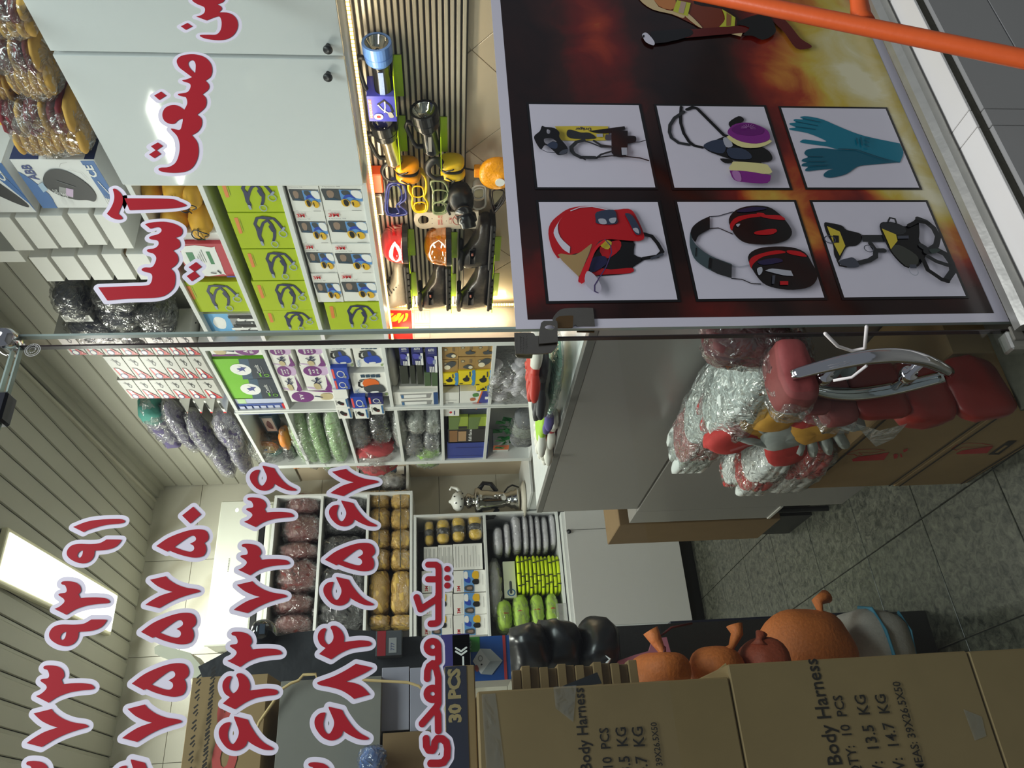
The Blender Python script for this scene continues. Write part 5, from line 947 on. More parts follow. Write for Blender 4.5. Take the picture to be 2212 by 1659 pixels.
def glove_pack(label, rect, X, n, dep, along='y', seed=0):
    x0, y0, x1, y1 = rect; cx, cy = (x0+x1)/2, (y0+y1)/2; c = PX(cx, cy, X); hy = abs(PX(cx, y1, X).y - PX(cx, y0, X).y)/2; hz = abs(PX(x0, cy, X).z - PX(x1, cy, X).z)/2
    root = empty('glove_pack', (c.x, c.y, c.z-hz), label, 'gloves'); rnd = random.Random(seed)
    for i in range(n):
        z = c.z - hz + 2*hz*(i+0.5)/n; m = M(); t = hz/n*1.25; j = rnd.uniform(-0.01, 0.01)
        R = Matrix.Rotation(rnd.uniform(-0.08, 0.08) + 0.12, 3, 'X')
        m.blob((c.x, c.y-hy*0.40+j, z), (dep/2, hy*0.62, t), mg if i % 3 else yg, 3.0, 0.004, 40, i+seed, 16, 8, R)
        for f in range(3): m.blob((c.x-dep*0.32+f*dep*0.30, c.y+hy*0.42+j-0.004*f, z+0.002*(f % 2)), (dep*0.17, hy*0.52, t*0.95), yg, 2.4, 0.003, 50, i*3+f+seed, 12, 8, R)
        m.build('glove', root, sm=True)
    q = M().blob(c, (dep/2*1.1, hy*1.06, hz*1.08), clear, 3.4, 0.012, 34, seed+5, 34, 22, None, True); q.tube([c+V3((-dep*0.5, -hy*0.5, 0)), c+V3((-dep*0.62, -hy*0.62, 0.0)), c+V3((-dep*0.85, -hy*0.8, 0.01))], [0.02, 0.006, 0.03], clear, 10); q.build('plastic_film', root, sm=True)
glove_pack('clear pack of maroon and tan gloves leaning by the helmet box', (28, 200, 182, 312), 1.90, 9, 0.15, seed=3)
glove_pack('tied clear bundle of tan gloves above the wall cabinets', (18, 60, 112, 188), 1.90, 6, 0.15, seed=21)
glove_pack('clear glove bundle at the upper corner of the photo', (-20, -30, 78, 52), 1.90, 5, 0.15, seed=33)
glove_pack('tan glove bundle behind the tied one at the photo edge', (-45, 90, 22, 205), 1.93, 5, 0.14, seed=43)
# dark clothing in clear bags
dkc = mat('navy_cloth', (30, 34, 54), 0.7, var=0.2, scale=30); bkc = mat('black_cloth', (26, 26, 30), 0.7, var=0.2, scale=30)
for i, (rc_, lb) in enumerate((((118, 611, 199, 676), 'clear bag of navy clothing highest on the shelf behind the letters'), ((205, 612, 300, 650), 'dark clothing bag just under the big letter stroke'), ((217, 642, 304, 690), 'crinkled clear bag of black cloth in the middle of its pile'), ((293, 648, 376, 690), 'clear bag of navy cloth next to the lime box shelf'), ((150, 672, 271, 722), 'wide bag of navy clothing beside the dark glass edge'), ((262, 684, 332, 736), 'shiny clear bag crossing behind the glass edge'), ((318, 676, 384, 716), 'small clear bag of grey goods low in the pile'))):
    bagX('clothing_bag', lb, 'bag', rc_, 1.93, 0.15, dkc if i % 2 == 0 else bkc, clear, 2.8, 0.09, 24, i+2, 'dark clothing bags on the shelf top')
# goggle packs: three columns on the top shelf
gcard = pk('goggle_card', (200, 198, 192))
def goggle_col(y_near, y_far, xs, xend, side, n0):
    xs = list(xs) + [xend]
    for i in range(len(xs)-1):
        pa = PX(xs[i], y_far, XS+0.012); pb = PX(xs[i+1], y_far, XS+0.012); ya = PX(xs[i], y_near, XS+0.012).y
        o = M().box((XS+0.012, ya, pb.z+0.0015), (XS+0.15, pa.y, pa.z-0.0015), gcard, 0.001).build('goggle_box', label='%s grey and red goggle box in the %s stack' % (ORD[i] if i < len(xs)-2 else 'lowest', side), cat='box', group='goggle boxes on the top shelf')
        q = M(); p_goggle(q, XF(ya, pa.y, pb.z+0.0015, pa.z-0.0015, XS+0.012)); q.build('print', o)
goggle_col(722, 767, (153, 192, 228, 267, 302, 336, 371, 403), 436, 'nearest', 0)
goggle_col(770, 818, (258, 297, 333, 371, 404, 432), 463, 'middle', 1)
goggle_col(821, 861, (283, 317, 349, 382, 415, 448), 484, 'farthest', 2)
M().box((XS+0.02, PX(150, 690, XS).y, PX(127, 672, XS).z-0.09), (XS+0.14, PX(150, 704, XS).y, PX(127, 690, XS).z), gcard, 0.001).build('goggle_box', label='single grey and red goggle box standing apart near the ceiling', cat='box')
for i, (xa, xb) in enumerate(((388, 405), (416, 437), (439, 460), (468, 490))):
    pa, pb = PX(xa, 866, XS+0.01), PX(xb, 892, XS+0.01); z0 = PX(xb, 892, XS+0.01).z
    o = M().box((XS+0.01, pa.y, z0), (XS+0.13, pb.y, pa.z), pk('card_white', (236, 236, 232)), 0.001).build('goggle_card', label='%s upright white goggle card end-on before the purple glove bags' % ('leftmost', 'second', 'third', 'last')[i] , cat='card', group='upright goggle cards')
    q = M(); F = XF(pa.y, pb.y, z0, pa.z, XS+0.01); q.rect(F, 0, 0, 0.10, 1, pred)
    for k in range(4): q.line(F, [(0.85, 0.25+0.16*k), (0.35+0.1*(k % 2), 0.22+0.16*k)], 0.003, pblk, False)
    q.build('print', o)
pg = mat('purple_knit', (88, 78, 116), 0.8, var=0.2, scale=40); tg = mat('teal_knit', (70, 140, 128), 0.8, var=0.2, scale=40)
for i, (rc_, lb, cm) in enumerate((((309, 866, 390, 958), 'clear bag of purple and teal gloves nearest the ceiling', [tg, pg, pg]), ((367, 868, 420, 972), 'clear bag of purple gloves second from the ceiling', [pg]), ((412, 892, 468, 988), 'crinkled purple glove bag with a bright knotted end', [pg]), ((464, 892, 524, 968), 'purple glove bag just above the shelf edge', [pg]), ((455, 952, 508, 1024), 'purple glove bag hanging furthest down over the shelf end', [pg]), ((497, 946, 542, 1020), 'thin purple glove bag beside the phone digits', [pg]))):
    bagX('glove_bag', lb, 'gloves', rc_, 1.93, 0.14, cm, milky, 2.3, 0.16, 22, i+31, 'purple glove bags on the shelf top')
# ---- second shelf, first bay
ypz = mat('yellow_pouch', (226, 172, 52), 0.6, var=0.12, scale=30)
for i, (rc_, lb) in enumerate((((305, 385, 350, 432), 'yellow drawstring pouch half hidden behind the cabinet'), ((350, 380, 412, 432), 'yellow drawstring pouch with a dark opening beside the cabinet'), ((392, 388, 440, 442), 'yellow pouch with a coiled black cord'), ((345, 440, 412, 496), 'yellow pouch behind the letter stroke'), ((408, 446, 466, 508), 'yellow pouch gathered by black cords, lowest of the pile'))):
    o = bagX('pouch', lb, 'pouch', rc_, 1.93, 0.13, ypz, None, 2.4, 0.10, 34, i+61, 'yellow drawstring pouches', False)
    c = V3(o.location) + V3((-0.055, 0, 0.03)); m = M()
    pts = [c + V3((-0.012 - 0.004*math.sin(t*2), 0.022*math.cos(t)*(1+0.2*math.sin(3*t)), 0.030*math.sin(t) + 0.01)) for t in [j*0.42 for j in range(15)]]; m.tube(pts, 0.0022, pblk, 6); m.tube([c+V3((-0.008, -0.03, 0.01)), c+V3((-0.016, 0.0, 0.016)), c+V3((-0.008, 0.035, 0.006))], 0.002, pblk, 6); m.build('cord', o, sm=True)
def p_aid(m, F):
    m.sm(F, [(0.08, 0.26), (0.12, 0.22), (0.86, 0.20), (0.90, 0.26), (0.92, 0.9), (0.06, 0.9)], pwh, 2); g_ = pk('aid_green', (60, 130, 84)); m.pg(F, [(0.40, 0.34), (0.78, 0.34), (0.78, 0.42), (0.40, 0.42)], g_); m.pg(F, [(0.40, 0.70), (0.76, 0.70), (0.76, 0.84), (0.40, 0.84)], g_)
    for i in range(4): m.line(F, [(0.46, 0.50+0.045*i), (0.84-0.06*i, 0.50+0.045*i)], 0.0014, pdgr, False)
    m.line(F, [(0.12, 0.30), (0.20, 0.34)], 0.006, pblk); m.line(F, [(0.12, 0.40), (0.14, 0.5)], 0.005, pblk); m.pg(F, [(0, 0), (0.03, 0), (0.03, 0.2), (0, 0.2)], pblue)
carton('kit_box', 'white box with a small green label between pouches and red box', 'box', (385, 503), (474, 524), m=paper, depth=0.12, X=1.88, pr=lambda m, F: (m.pg(F, [(0.2, 0.42), (0.85, 0.42), (0.85, 0.62), (0.2, 0.62)], pk('aid_green', (60, 130, 84))), m.line(F, [(0.3, 0.7), (0.3, 0.9)], 0.004, pred)), z0=rel(0.815))
carton('kit_box', 'crimson box with a white panel and green labels on the second shelf', 'box', (375, 527), (496, 597), m=pk('crimson', (188, 58, 70)), pr=p_aid, z0=rel(0.815))
LB = lambda n: 'lime green lanyard box, ' + n
carton('lanyard_box', LB('alone at the end of the second shelf'), 'box', (387, 609.7), (524, 673), m=lime, pr=p_lanyard, z0=rel(0.815), group='lime lanyard boxes')
def p_city(m, F):
    m.pg(F, [(0, 0.5), (1, 0.5), (1, 1), (0, 1)], pk('sky_print', (110, 176, 226))); m.sm(F, [(0.5, 0.66), (0.8, 0.6), (0.9, 0.75), (0.7, 0.85), (0.5, 0.8)], pwh); m.sm(F, [(0.1, 0.8), (0.3, 0.72), (0.4, 0.9), (0.2, 0.95)], pwh); m.pg(F, [(0, 0), (1, 0), (1, 0.5), (0, 0.5)], pgry)
    for i in range(9): m.pg(F, [(0.02+0.105*i, 0.0), (0.10+0.105*i, 0.0), (0.10+0.105*i, 0.36+0.03*(i*5 % 7)), (0.02+0.105*i, 0.36+0.03*(i*5 % 7))], (pdgr, pwh, pblk)[i % 3])
    for i in range(12): m.pg(F, [(0.05+0.08*(i % 11), 0.08+0.11*(i % 4)), (0.09+0.08*(i % 11), 0.08+0.11*(i % 4)), (0.09+0.08*(i % 11), 0.11+0.11*(i % 4)), (0.05+0.08*(i % 11), 0.11+0.11*(i % 4))], (pwh, pdgr)[i % 2])
carton('picture_box', 'box printed with blue sky and a city beside the glass edge', 'box', (434, 678), (553, 736), m=paper, pr=p_city, z0=rel(0.815), X=XS+0.03)
# third shelf: lime boxes
for i, (a, b, n) in enumerate((((462, 384), (611, 458), 'nearest of the five standing on the third shelf'), ((491, 460.5), (632.6, 536.4), 'second of the five standing on the third shelf'), ((521, 539), (649, 605), 'creased and shiny, middle of the five on the third shelf'), ((542, 608), (661.5, 669.6), 'fourth of the five standing on the third shelf'), ((566.6, 671), (676, 714), 'farthest of the five on the third shelf'))):
    carton('lanyard_box', LB(n), 'box', a, b, m=lime, pr=p_lanyard, z0=rel(0.553), group='lime lanyard boxes')
# fourth shelf: ear muff packs two high, four long
zt, zm = PX(634, 459.5, XS+0.012).z, PX(702, 466, XS+0.012).z; ys_ = [PX(700, y, XS+0.012).y for y in (387, 457, 527, 591, 653)]
for i in range(4):
    for j, (z1_, z0_) in enumerate(((zt, zm), (zm, rel(0.271)))):
        d = 0.0025*((i+j) % 3); X_ = XS+0.012+d
        o = M().box((X_, ys_[i]+0.001, z0_+0.0008), (XW-0.02, ys_[i+1]-0.001, z1_-0.0008), paper, 0.001).build('earmuff_box', label='%s white and red ear muff pack in the %s row of the fourth shelf' % (('nearest', 'second', 'third', 'farthest')[i], ('upper', 'lower')[j]), cat='box', group='ear muff packs on the fourth shelf')
        q = M(); p_muff(q, XF(ys_[i]+0.001, ys_[i+1]-0.001, z0_+0.0008, z1_-0.0008, X_)); q.build('print', o)
carton('lanyard_box', LB('single one beside the ear muff packs'), 'box', (699.5, 654.5), (807, 711), m=lime, pr=p_lanyard, z0=rel(0.271), group='lime lanyard boxes')
# ---- second bay
carton('mask_box', 'white and purple mask box over the green glove boxes', 'box', (446, 745), (565, 767), m=paper, pr=lambda m, F: (m.ell(F, 0.5, 0.28, 0.50, 0.24, ppur), m.text(F, 'A.R', 0.28, 0.27, 0.72, 0.36, pwh, 0, 0.03), m.text(F, 'EP-100', 0.2, 0.17, 0.8, 0.24, pwh, 0, 0.03), m.sm(F, [(0.2, 0.72), (0.8, 0.70), (0.8, 0.92), (0.2, 0.9)], ptan), m.line(F, [(0.5, 0.72), (0.4, 0.55), (0.8, 0.5)], 0.008, navy), m.pg(F, [(0, 0.4), (0.14, 0.55), (0.14, 1), (0, 1)], ppur)), z0=rel(0.842))
for a, b, n in (((453.5, 776.5), (580, 818), 'nearer green and navy glove box with a white oval'), ((472, 819.5), (598, 860.5), 'farther green and navy glove box with a white oval')):
    carton('glove_box', n, 'box', a, b, m=pgrn, pr=p_nitrile, z0=rel(0.842), z1=rel(1.085))
def p_bluebox(m, F):
    for i in range(6): m.pg(F, [(0.50, 0.10+0.135*i), (0.80, 0.10+0.135*i), (0.80, 0.20+0.135*i), (0.50, 0.20+0.135*i)], pk('pale_lav', (196, 200, 226))); m.pg(F, [(0.12, 0.10+0.135*i), (0.30, 0.10+0.135*i), (0.30, 0.19+0.135*i), (0.12, 0.19+0.135*i)], pwh)
    m.pg(F, [(0, 0), (1, 0), (1, 0.05), (0, 0.05)], pred)
carton('size_box', 'blue box with rows of white squares after the glove boxes', 'box', (500, 872), (606, 894), m=pk('mid_blue', (66, 88, 160)), pr=p_bluebox, z0=rel(0.842), depth=0.14)
carton('size_box', 'white and blue box squeezed between the glove and size boxes', 'box', (505, 861), (600, 871), m=pk('pale_blue_box', (190, 196, 222)), z0=rel(0.842), depth=0.14, pr=lambda m, F: m.pg(F, [(0.1, 0.78), (0.9, 0.78), (0.9, 0.95), (0.1, 0.95)], pk('leaf', (190, 220, 170))))
for i, (a, b, n) in enumerate((((568, 733), (639.5, 790), 'upper near'), ((630, 733), (694.5, 790), 'lower near'), ((591, 791), (655, 844), 'upper far'), ((646.5, 791), (710, 842), 'lower far'))):
    pa, pb = PX(*a, XS+0.012), PX(*b, XS+0.012); carton('mask_box', 'white mask box with a purple oval, %s one of the four' % n, 'box', a, b, m=paper, pr=p_mask, y0=max(pa.y, 3.015), group='purple mask boxes', z0=(rel(0.566) if i % 2 else pb.z))
carton('mask_box', 'white and purple mask box lying upside down past the other four', 'box', (621, 845), (716, 866), m=paper, pr=lambda m, F: (m.ell(F, 0.45, 0.72, 0.5, 0.24, ppur), m.text(F, 'A.R', 0.2, 0.70, 0.7, 0.78, pwh, 180, 0.03), m.pg(F, [(0.8, 0), (1, 0), (1, 0.6)], ppur), m.sm(F, [(0.2, 0.1), (0.7, 0.08), (0.7, 0.3), (0.2, 0.32)], ptan), m.line(F, [(0.4, 0.3), (0.5, 0.45)], 0.008, navy)), z0=rel(0.566))
carton('lantern_box', 'white box with a blue lantern, upper of the near two', 'box', (698, 745), (765, 792), m=paper, pr=p_lantern(pblue))
carton('lantern_box', 'white box with a blue lantern, lower of the near two', 'box', (759, 745), (825, 792), m=paper, pr=p_lantern(pblue), z0=rel(0.294))
carton('lantern_box', 'white box with an orange and black lantern', 'box', (753.6, 806), (826, 856), m=paper, pr=p_lantern(pora), z0=rel(0.294))
for a, b, n, mm, pp in (((713, 795), (755, 819), 'upper blue head lamp box beside the orange lantern box', pblue, p_headlamp_small), ((720, 820), (757, 841), 'lower blue head lamp box beside the orange lantern box', pblue, p_headlamp_small), ((717, 842), (753, 860), 'white barcoded box under the head lamp boxes', paper, None), ((720, 861), (755, 880), 'small white respirator box, uppermost of its group', paper, p_respir), ((756, 858), (794, 882), 'blue head lamp box in the middle of the small boxes', pblue, p_headlamp_small), ((794, 857), (829, 873), 'dark blue head lamp box at the shelf edge', pdb, p_headlamp_small), ((725, 881), (762, 904), 'small white respirator box at the far upper end', paper, p_respir), ((763, 883), (798, 904), 'small white respirator box in the far middle', paper, p_respir), ((798, 874), (831, 895), 'small white respirator box lowest at the shelf edge', paper, p_respir)):
    carton('small_box', n, 'box', a, b, m=mm, pr=pp, X=XS-0.01, depth=0.10, group='small boxes on the lantern shelf')
# third bay: bagged things
grn_c = mat('pale_green_coat', (150, 196, 120), 0.8, var=0.35, scale=30); gry_c = mat('grey_cloth', (110, 112, 116), 0.8, var=0.2, scale=30)
for i, (rc_, lb) in enumerate((((628, 888, 694, 1006), 'clear bag of pale green disposable coats, upper roll'), ((668, 888, 724, 1018), 'clear bag of pale green disposable coats, middle roll'), ((704, 888, 756, 1008), 'clear bag of pale green disposable coats, lower roll'))):
    bagX('coat_bag', lb, 'bag', rc_, 1.935, 0.16, grn_c, milky, 2.6, 0.10, 40, 80+i, 'bags of pale green coats')
bagX('grey_bag', 'dark grey goods in clear plastic above the red and white bag', 'bag', (752, 896, 800, 962), 1.93, 0.13, gry_c, clear, 2.4, 0.14, 30, 91); bagX('grey_bag', 'black goods in shiny plastic beside the dark grey bag', 'bag', (800, 893, 842, 948), 1.93, 0.13, bkc, clear, 2.4, 0.14, 30, 93)
bagX('cloth_bag', 'clear bag of red and white cloths near the corner', 'bag', (768, 948, 852, 1012), 1.93, 0.15, [mat('red_cloth', (176, 70, 74), 0.8, var=0.3, scale=40), mat('white_cloth', (214, 206, 200), 0.8, var=0.1), mat('red_cloth')], clear, 2.3, 0.2, 40, 95)
# brush-like orange pad in a bag, on the second shelf of the far bay
c = PX(575, 962, 1.93); root = empty('scrub_pad', (c.x, c.y, c.z-0.07), 'round orange scrubbing pad in a plastic bag on the far shelf', 'pad')
op = mat('orange_fibre', (186, 122, 44), 0.8, var=0.4, scale=60); m = M(); m.lathe([(0.0, 0.0), (0.066, 0.0), (0.074, 0.010), (0.066, 0.022), (0.048, 0.026), (0.0, 0.026)], c, (-1, 0, 0), op, 28); m.build('pad', root, sm=True)
m = M()
for i in range(11): m.box((c.x-0.030, c.y-0.045+0.009*i-0.0015, c.z-0.05), (c.x-0.026, c.y-0.045+0.009*i+0.0015, c.z+0.035), mat('pale_bristle', (214, 186, 110), 0.7))
m.build('bristle', root, kind='stuff'); M().lathe([(0.0, 0.0), (0.010, 0.0), (0.010, 0.003), (0.0, 0.003)], c+V3((-0.030, 0, 0)), (-1, 0, 0), psky, 16).build('hub_sticker', root)
M().blob(c+V3((0.02, 0.09, -0.01)), (0.05, 0.04, 0.075), tg, 2.4, 0.01, 30, 4, 18, 10).build('cloth', root, sm=True); M().blob(c+V3((0, 0.03, 0)), (0.07, 0.135, 0.10), clear, 2.8, 0.014, 30, 6, 30, 18, None, True).build('plastic_film', root, sm=True)
carton('picture_box', 'dark framed box with a brown shoe picture behind the orange pad', 'box', (558, 900), (604, 934), X=1.96, depth=0.08, m=pk('box_dark_teal', (44, 66, 80)), pr=lambda m, F: (m.pg(F, [(0.1, 0.1), (0.9, 0.1), (0.9, 0.85), (0.1, 0.85)], pk('box_pink', (196, 170, 160))), m.sm(F, [(0.25, 0.3), (0.6, 0.3), (0.75, 0.5), (0.5, 0.7), (0.3, 0.6)], pmar)))
bagX('handle_bag', 'orange handled tools in clear plastic under the round pad', 'bag', (606, 930, 648, 1006), 1.94, 0.12, [mat('orange_grip', (210, 130, 50), 0.5), bkc, mat('orange_grip')], clear, 2.4, 0.12, 30, 97)
# ---- lower half of the second bay
bagX('cloth_roll', 'pale rolled cloth standing beside the blue boxes', 'cloth', (833, 745, 862, 836), 1.92, 0.09, mat('linen', (196, 194, 186), 0.8, var=0.08), None, 2.4, 0.12, 20, 101, None, False)
for (a, b, n) in (((859, 735), (886, 789), 'first blue car lamp box, farthest from the white panel'), ((886, 735), (915, 788), 'second blue car lamp box behind the front one'), ((917, 735), (945, 804), 'blue car lamp box printed AUTO at the front')):
    carton('lamp_box', n, 'box', a, b, m=pdb, pr=p_auto, y0=3.016, group='blue car lamp boxes', depth=0.14)
for i, (a, b) in enumerate((((862, 791), (884, 829)), ((884, 790), (899, 829)), ((899, 789), (915, 830)), ((916, 805), (931, 834)), ((932, 805), (946, 834)))):
    carton('green_case', ('dark olive', 'dark green', 'dark green', 'mid green', 'mid green')[i] + ' slim case, %s in the row below the blue boxes' % ('first', 'second', 'third', 'fourth', 'last')[i], 'case', a, b, m=mat('case_green%d' % (i > 2), ((44, 48, 36), (70, 92, 58))[i > 2], 0.6), depth=0.12, group='slim green cases')
carton('white_carton', 'grey-white carton above the tube lamp boxes', 'box', (862, 835), (946, 847), X=XS+0.03, m=pk('soft_white', (214, 212, 206)), depth=0.12)
carton('tube_box', 'white box printed with two grey tube lamps', 'box', (848, 848), (947, 877.5), m=paper, pr=p_tube)
for i, (a, b, k) in enumerate((((845, 370), (1050, 530), 0), ((1052, 352), (1258, 492), 1), ((1262, 350), (1470, 492), 1), ((845, 540), (1046, 692), 2), ((1055, 510), (1250, 662), 0), ((1256, 505), (1456, 662), 2))):
    a_, b_2 = pr2(c55c, a, b); carton('bulb_box', 'kraft lamp box with %s, %s row' % (('a round lens on the left', 'a star shaped lamp, middle', 'a star shaped lamp, right', 'a big spot lamp on the left', 'a dark spot lamp in the middle', 'a big spot lamp on the right')[i], ('upper', 'lower')[i > 2]), 'box', a_, b_2, m=pk('kraft', (172, 136, 78)), pr=p_bulb(k), depth=0.11, group='kraft lamp boxes')
for i, (a, b) in enumerate((((845, 702), (1046, 832)), ((1050, 672), (1246, 832)), ((1248, 668), (1452, 846)), ((1270, 850), (1420, 912)))):
    a_, b_2 = pr2(c55c, a, b); carton('fuse_box', 'yellow and blue box, %s' % ('left of the three in a row', 'middle of the three in a row', 'right of the three in a row', 'small one below the row')[i], 'box', a_, b_2, m=pyel, pr=p_yellow, depth=0.10, X=XS+0.004, group='yellow lamp boxes')
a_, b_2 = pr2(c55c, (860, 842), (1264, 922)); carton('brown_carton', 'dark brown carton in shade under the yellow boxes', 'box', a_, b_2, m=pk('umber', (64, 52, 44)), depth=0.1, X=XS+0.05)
a_, b_2 = pr2(c55c, (862, 932), (1060, 1118)); carton('ear_plug_box', 'white box with a red dot and grey lines', 'box', a_, b_2, m=paper, pr=lambda m, F: (m.ell(F, *I(0.5, 0.78), 0.06, 0.06, pred), m.line(F, IL([(0.15, 0.46), (0.85, 0.46)]), 0.002, pdgr, False), m.line(F, IL([(0.3, 0.62), (0.66, 0.62)]), 0.004, pdgr, False)), depth=0.1)
a_, b_2 = pr2(c55c, (862, 1121), (1062, 1208)); carton('ear_plug_box', 'white box with a red mark, lying under the red dot box', 'box', a_, b_2, m=paper, pr=lambda m, F: (m.ell(F, *I(0.48, 0.5), 0.14, 0.08, pred), m.line(F, IL([(0.7, 0.3), (0.7, 0.8)]), 0.005, pdb, False)), depth=0.1)
a_, b_2 = pr2(c55c, (1070, 915), (1422, 1118)); carton('ear_plug_box', 'white, orange and indigo box with coloured plugs', 'box', a_, b_2, m=paper, pr=p_plug, depth=0.1)
gb = mat('grey_green_bag', (150, 158, 150), 0.7, var=0.3, scale=30)
for i, (rc_, lb, cm) in enumerate((((850, 888, 880, 960), 'clear wrapped grey roll at the left of the far shelf', gb), ((880, 888, 918, 922), 'crinkled clear bag ball, left of two', gb), ((918, 888, 950, 925), 'crinkled clear bag ball, right of two', gb), ((872, 925, 915, 975), 'grey bag under the two crinkled balls', gry_c), ((915, 925, 948, 960), 'dark grey bag beside the cube shelf wall', gry_c), ((892, 955, 952, 1000), 'clear bag of lime green cloth low on the far shelf', mat('lime_cloth', (150, 200, 90), 0.8, var=0.3, scale=30)))):
    bagX('wrapped_bag', lb, 'bag', rc_, 1.93, 0.13, cm, milky, 2.4, 0.15, 34, 110+i, 'wrapped bags on the far shelf')
for i, (a, b) in enumerate((((935, 1225), (1166, 1365)), ((1176, 1225), (1402, 1360)))):
    a_, b_2 = pr2(c55c, a, b); carton('glasses_pack', 'olive and lime pack, %s of two' % ('left', 'right')[i], 'pack', a_, b_2, m=pk('olive_lime', (150, 170, 60)), pr=lambda m, F: (m.pg(F, [(0, 0.55), (1, 0.4), (1, 1), (0, 1)], pk('moss2', (104, 126, 70))), m.line(F, [(0.1, 0.15), (0.1, 0.4)], 0.008, pblk), m.pg(F, [(0.05, 0.05), (0.25, 0.05), (0.25, 0.5), (0.05, 0.5)], pblk)), depth=0.09)
a_, b_2 = pr2(c55c, (925, 1368), (1392, 1522)); carton('mask_carton', 'black carton with white lettering and gold pictures', 'box', a_, b_2, m=pk('carton_black', (44, 40, 38)), pr=lambda m, F: (m.text(F, 'full face', I(0.60, 0.86)[0], I(0.60, 0.86)[1], I(0.52, 0.04)[0], I(0.52, 0.04)[1], pwh, 0, 0.02), m.pg(F, IL([(0.04, 0.1), (0.24, 0.1), (0.24, 0.9), (0.04, 0.9)]), pk('bronze', (140, 100, 60))), m.pg(F, IL([(0.26, 0.15), (0.46, 0.15), (0.46, 0.85), (0.26, 0.85)]), pk('bronze2', (176, 140, 100)))), depth=0.12)
a_, b_2 = pr2(c55c, (918, 1524), (1392, 1742)); carton('blue_carton', 'deep blue carton at the end of the shelf', 'box', a_, b_2, m=pk('royal', (50, 66, 150)), pr=lambda m, F: (m.line(F, [(0.30, 0.1), (0.30, 0.9)], 0.003, pdb, False), m.line(F, [(0.72, 0.1), (0.72, 0.8)], 0.006, pdb, False)), depth=0.12)
a_, b_2 = pr2(c55c, (1072, 1130), (1412, 1222)); carton('dark_pack', 'dark blue and black pack above the olive packs', 'pack', a_, b_2, m=pk('pack_dark', (44, 50, 66)), depth=0.1, X=XS+0.03)
# bubble-wrapped white goods and green sachets beside the counter
c = PX(1118, 815, 1.90); m = M(); rnd = random.Random(8)
for i in range(46):
    yy = rnd.uniform(-0.17, 0.19); zz = rnd.uniform(-0.135, 0.135); m.blob(c+V3((rnd.uniform(-0.03, 0.02), yy, zz)), (0.032, rnd.uniform(0.022, 0.036), rnd.uniform(0.022, 0.036)), mat('white_knit', (226, 222, 230), 0.7, var=0.06), 2.0, 0.006, 60, i, 10, 7)
o = m.build('white_wrap', sm=True, label='big clear bag of crumpled white balls beside the counter', cat='bag', kind='stuff'); M().blob(c, (0.085, 0.215, 0.165), clear, 3.0, 0.012, 40, 5, 36, 22, None, True).build('plastic_film', o, sm=True)
gs = mat('green_sachet', (30, 120, 52), 0.35, var=0.25, scale=20)
c = PX(1095, 938, 1.92); m = M()
for i in range(22):
    q = c+V3((rnd.uniform(-0.04, 0.03), rnd.uniform(-0.16, 0.14), rnd.uniform(-0.075, 0.06))); R = Matrix.Rotation(rnd.uniform(0, 3), 3, 'X') @ Matrix.Rotation(rnd.uniform(-.5, .5), 3, 'Y'); m.add([q + R @ V3(p) for p in ((0, -0.03, -0.014), (-0.004, 0.03, -0.014), (0, 0.03, 0.014), (0.006, 0, 0.003), (0, -0.03, 0.014))], [(0, 1, 2, 3), (0, 3, 4), (3, 2, 4)], gs)
m.build('green_sachets', label='heap of shiny green packets on the shelf behind the counter', cat='packet', kind='stuff')
bagX('grey_gloves', 'clear pack of pale grey gloves beside the green packets', 'gloves', (1105, 890, 1158, 960), 1.89, 0.10, [gry_c, gb, gry_c], clear, 2.4, 0.1, 26, 131)
carton('leaflet_box', 'small white and orange box under the green packets', 'box', (1066, 962), (1096, 985), m=paper, X=1.90, depth=0.1, pr=lambda m, F: m.pg(F, [(0.6, 0), (1, 0), (1, 1), (0.6, 1)], pora))
# ================= things in the lit showcase (fronts look out to the street, -Y)
neon = mat('neon_acrylic', (196, 232, 30), 0.15, var=0.02, spec=0.6); neon.node_tree.nodes['Principled BSDF'].inputs['Alpha'].default_value = 0.72
def neon_shelf(rect, lb):
    x0, y0, x1, y1 = rect; a, b = PX(x0, y0, 2.040), PX(x1, y1, 2.040); xw = XW-0.027
    root = M().box((1.945, a.y, a.z-0.003), (xw, b.y, a.z), neon).build('acrylic_shelf', label='lime acrylic bracket ' + lb, cat='bracket', group='lime acrylic brackets')
    M().box((xw-0.003, a.y, b.z), (xw, b.y, a.z-0.003), neon).build('back_plate', root); return a.z, (a.y+b.y)/2, a.y, b.y
S = {}
for k, r_, lb in ((1, (849, 119, 873, 208), 'under the blue lantern'), (2, (859, 250, 881, 327), 'under the silver lantern'), (3, (950, 253, 967, 328), 'under the black lamp'), (4, (881, 496, 898, 552), 'under the red beacon'), (5, (974, 502, 988, 557), 'under the amber beacon'), (6, (1065, 512, 1079, 564), 'under the upper boot'), (7, (887, 589, 902, 639), 'under the lace-up boot'), (8, (973, 592, 985, 640), 'under the middle boot'), (9, (1063, 591, 1075, 639), 'under the strapped boot')): S[k] = neon_shelf(r_, lb)
def unit(px, py, X, q): # metres per photo pixel across the board at a place
    return abs(PX(px-q/2, py, X).z - PX(px+q/2, py, X).z)
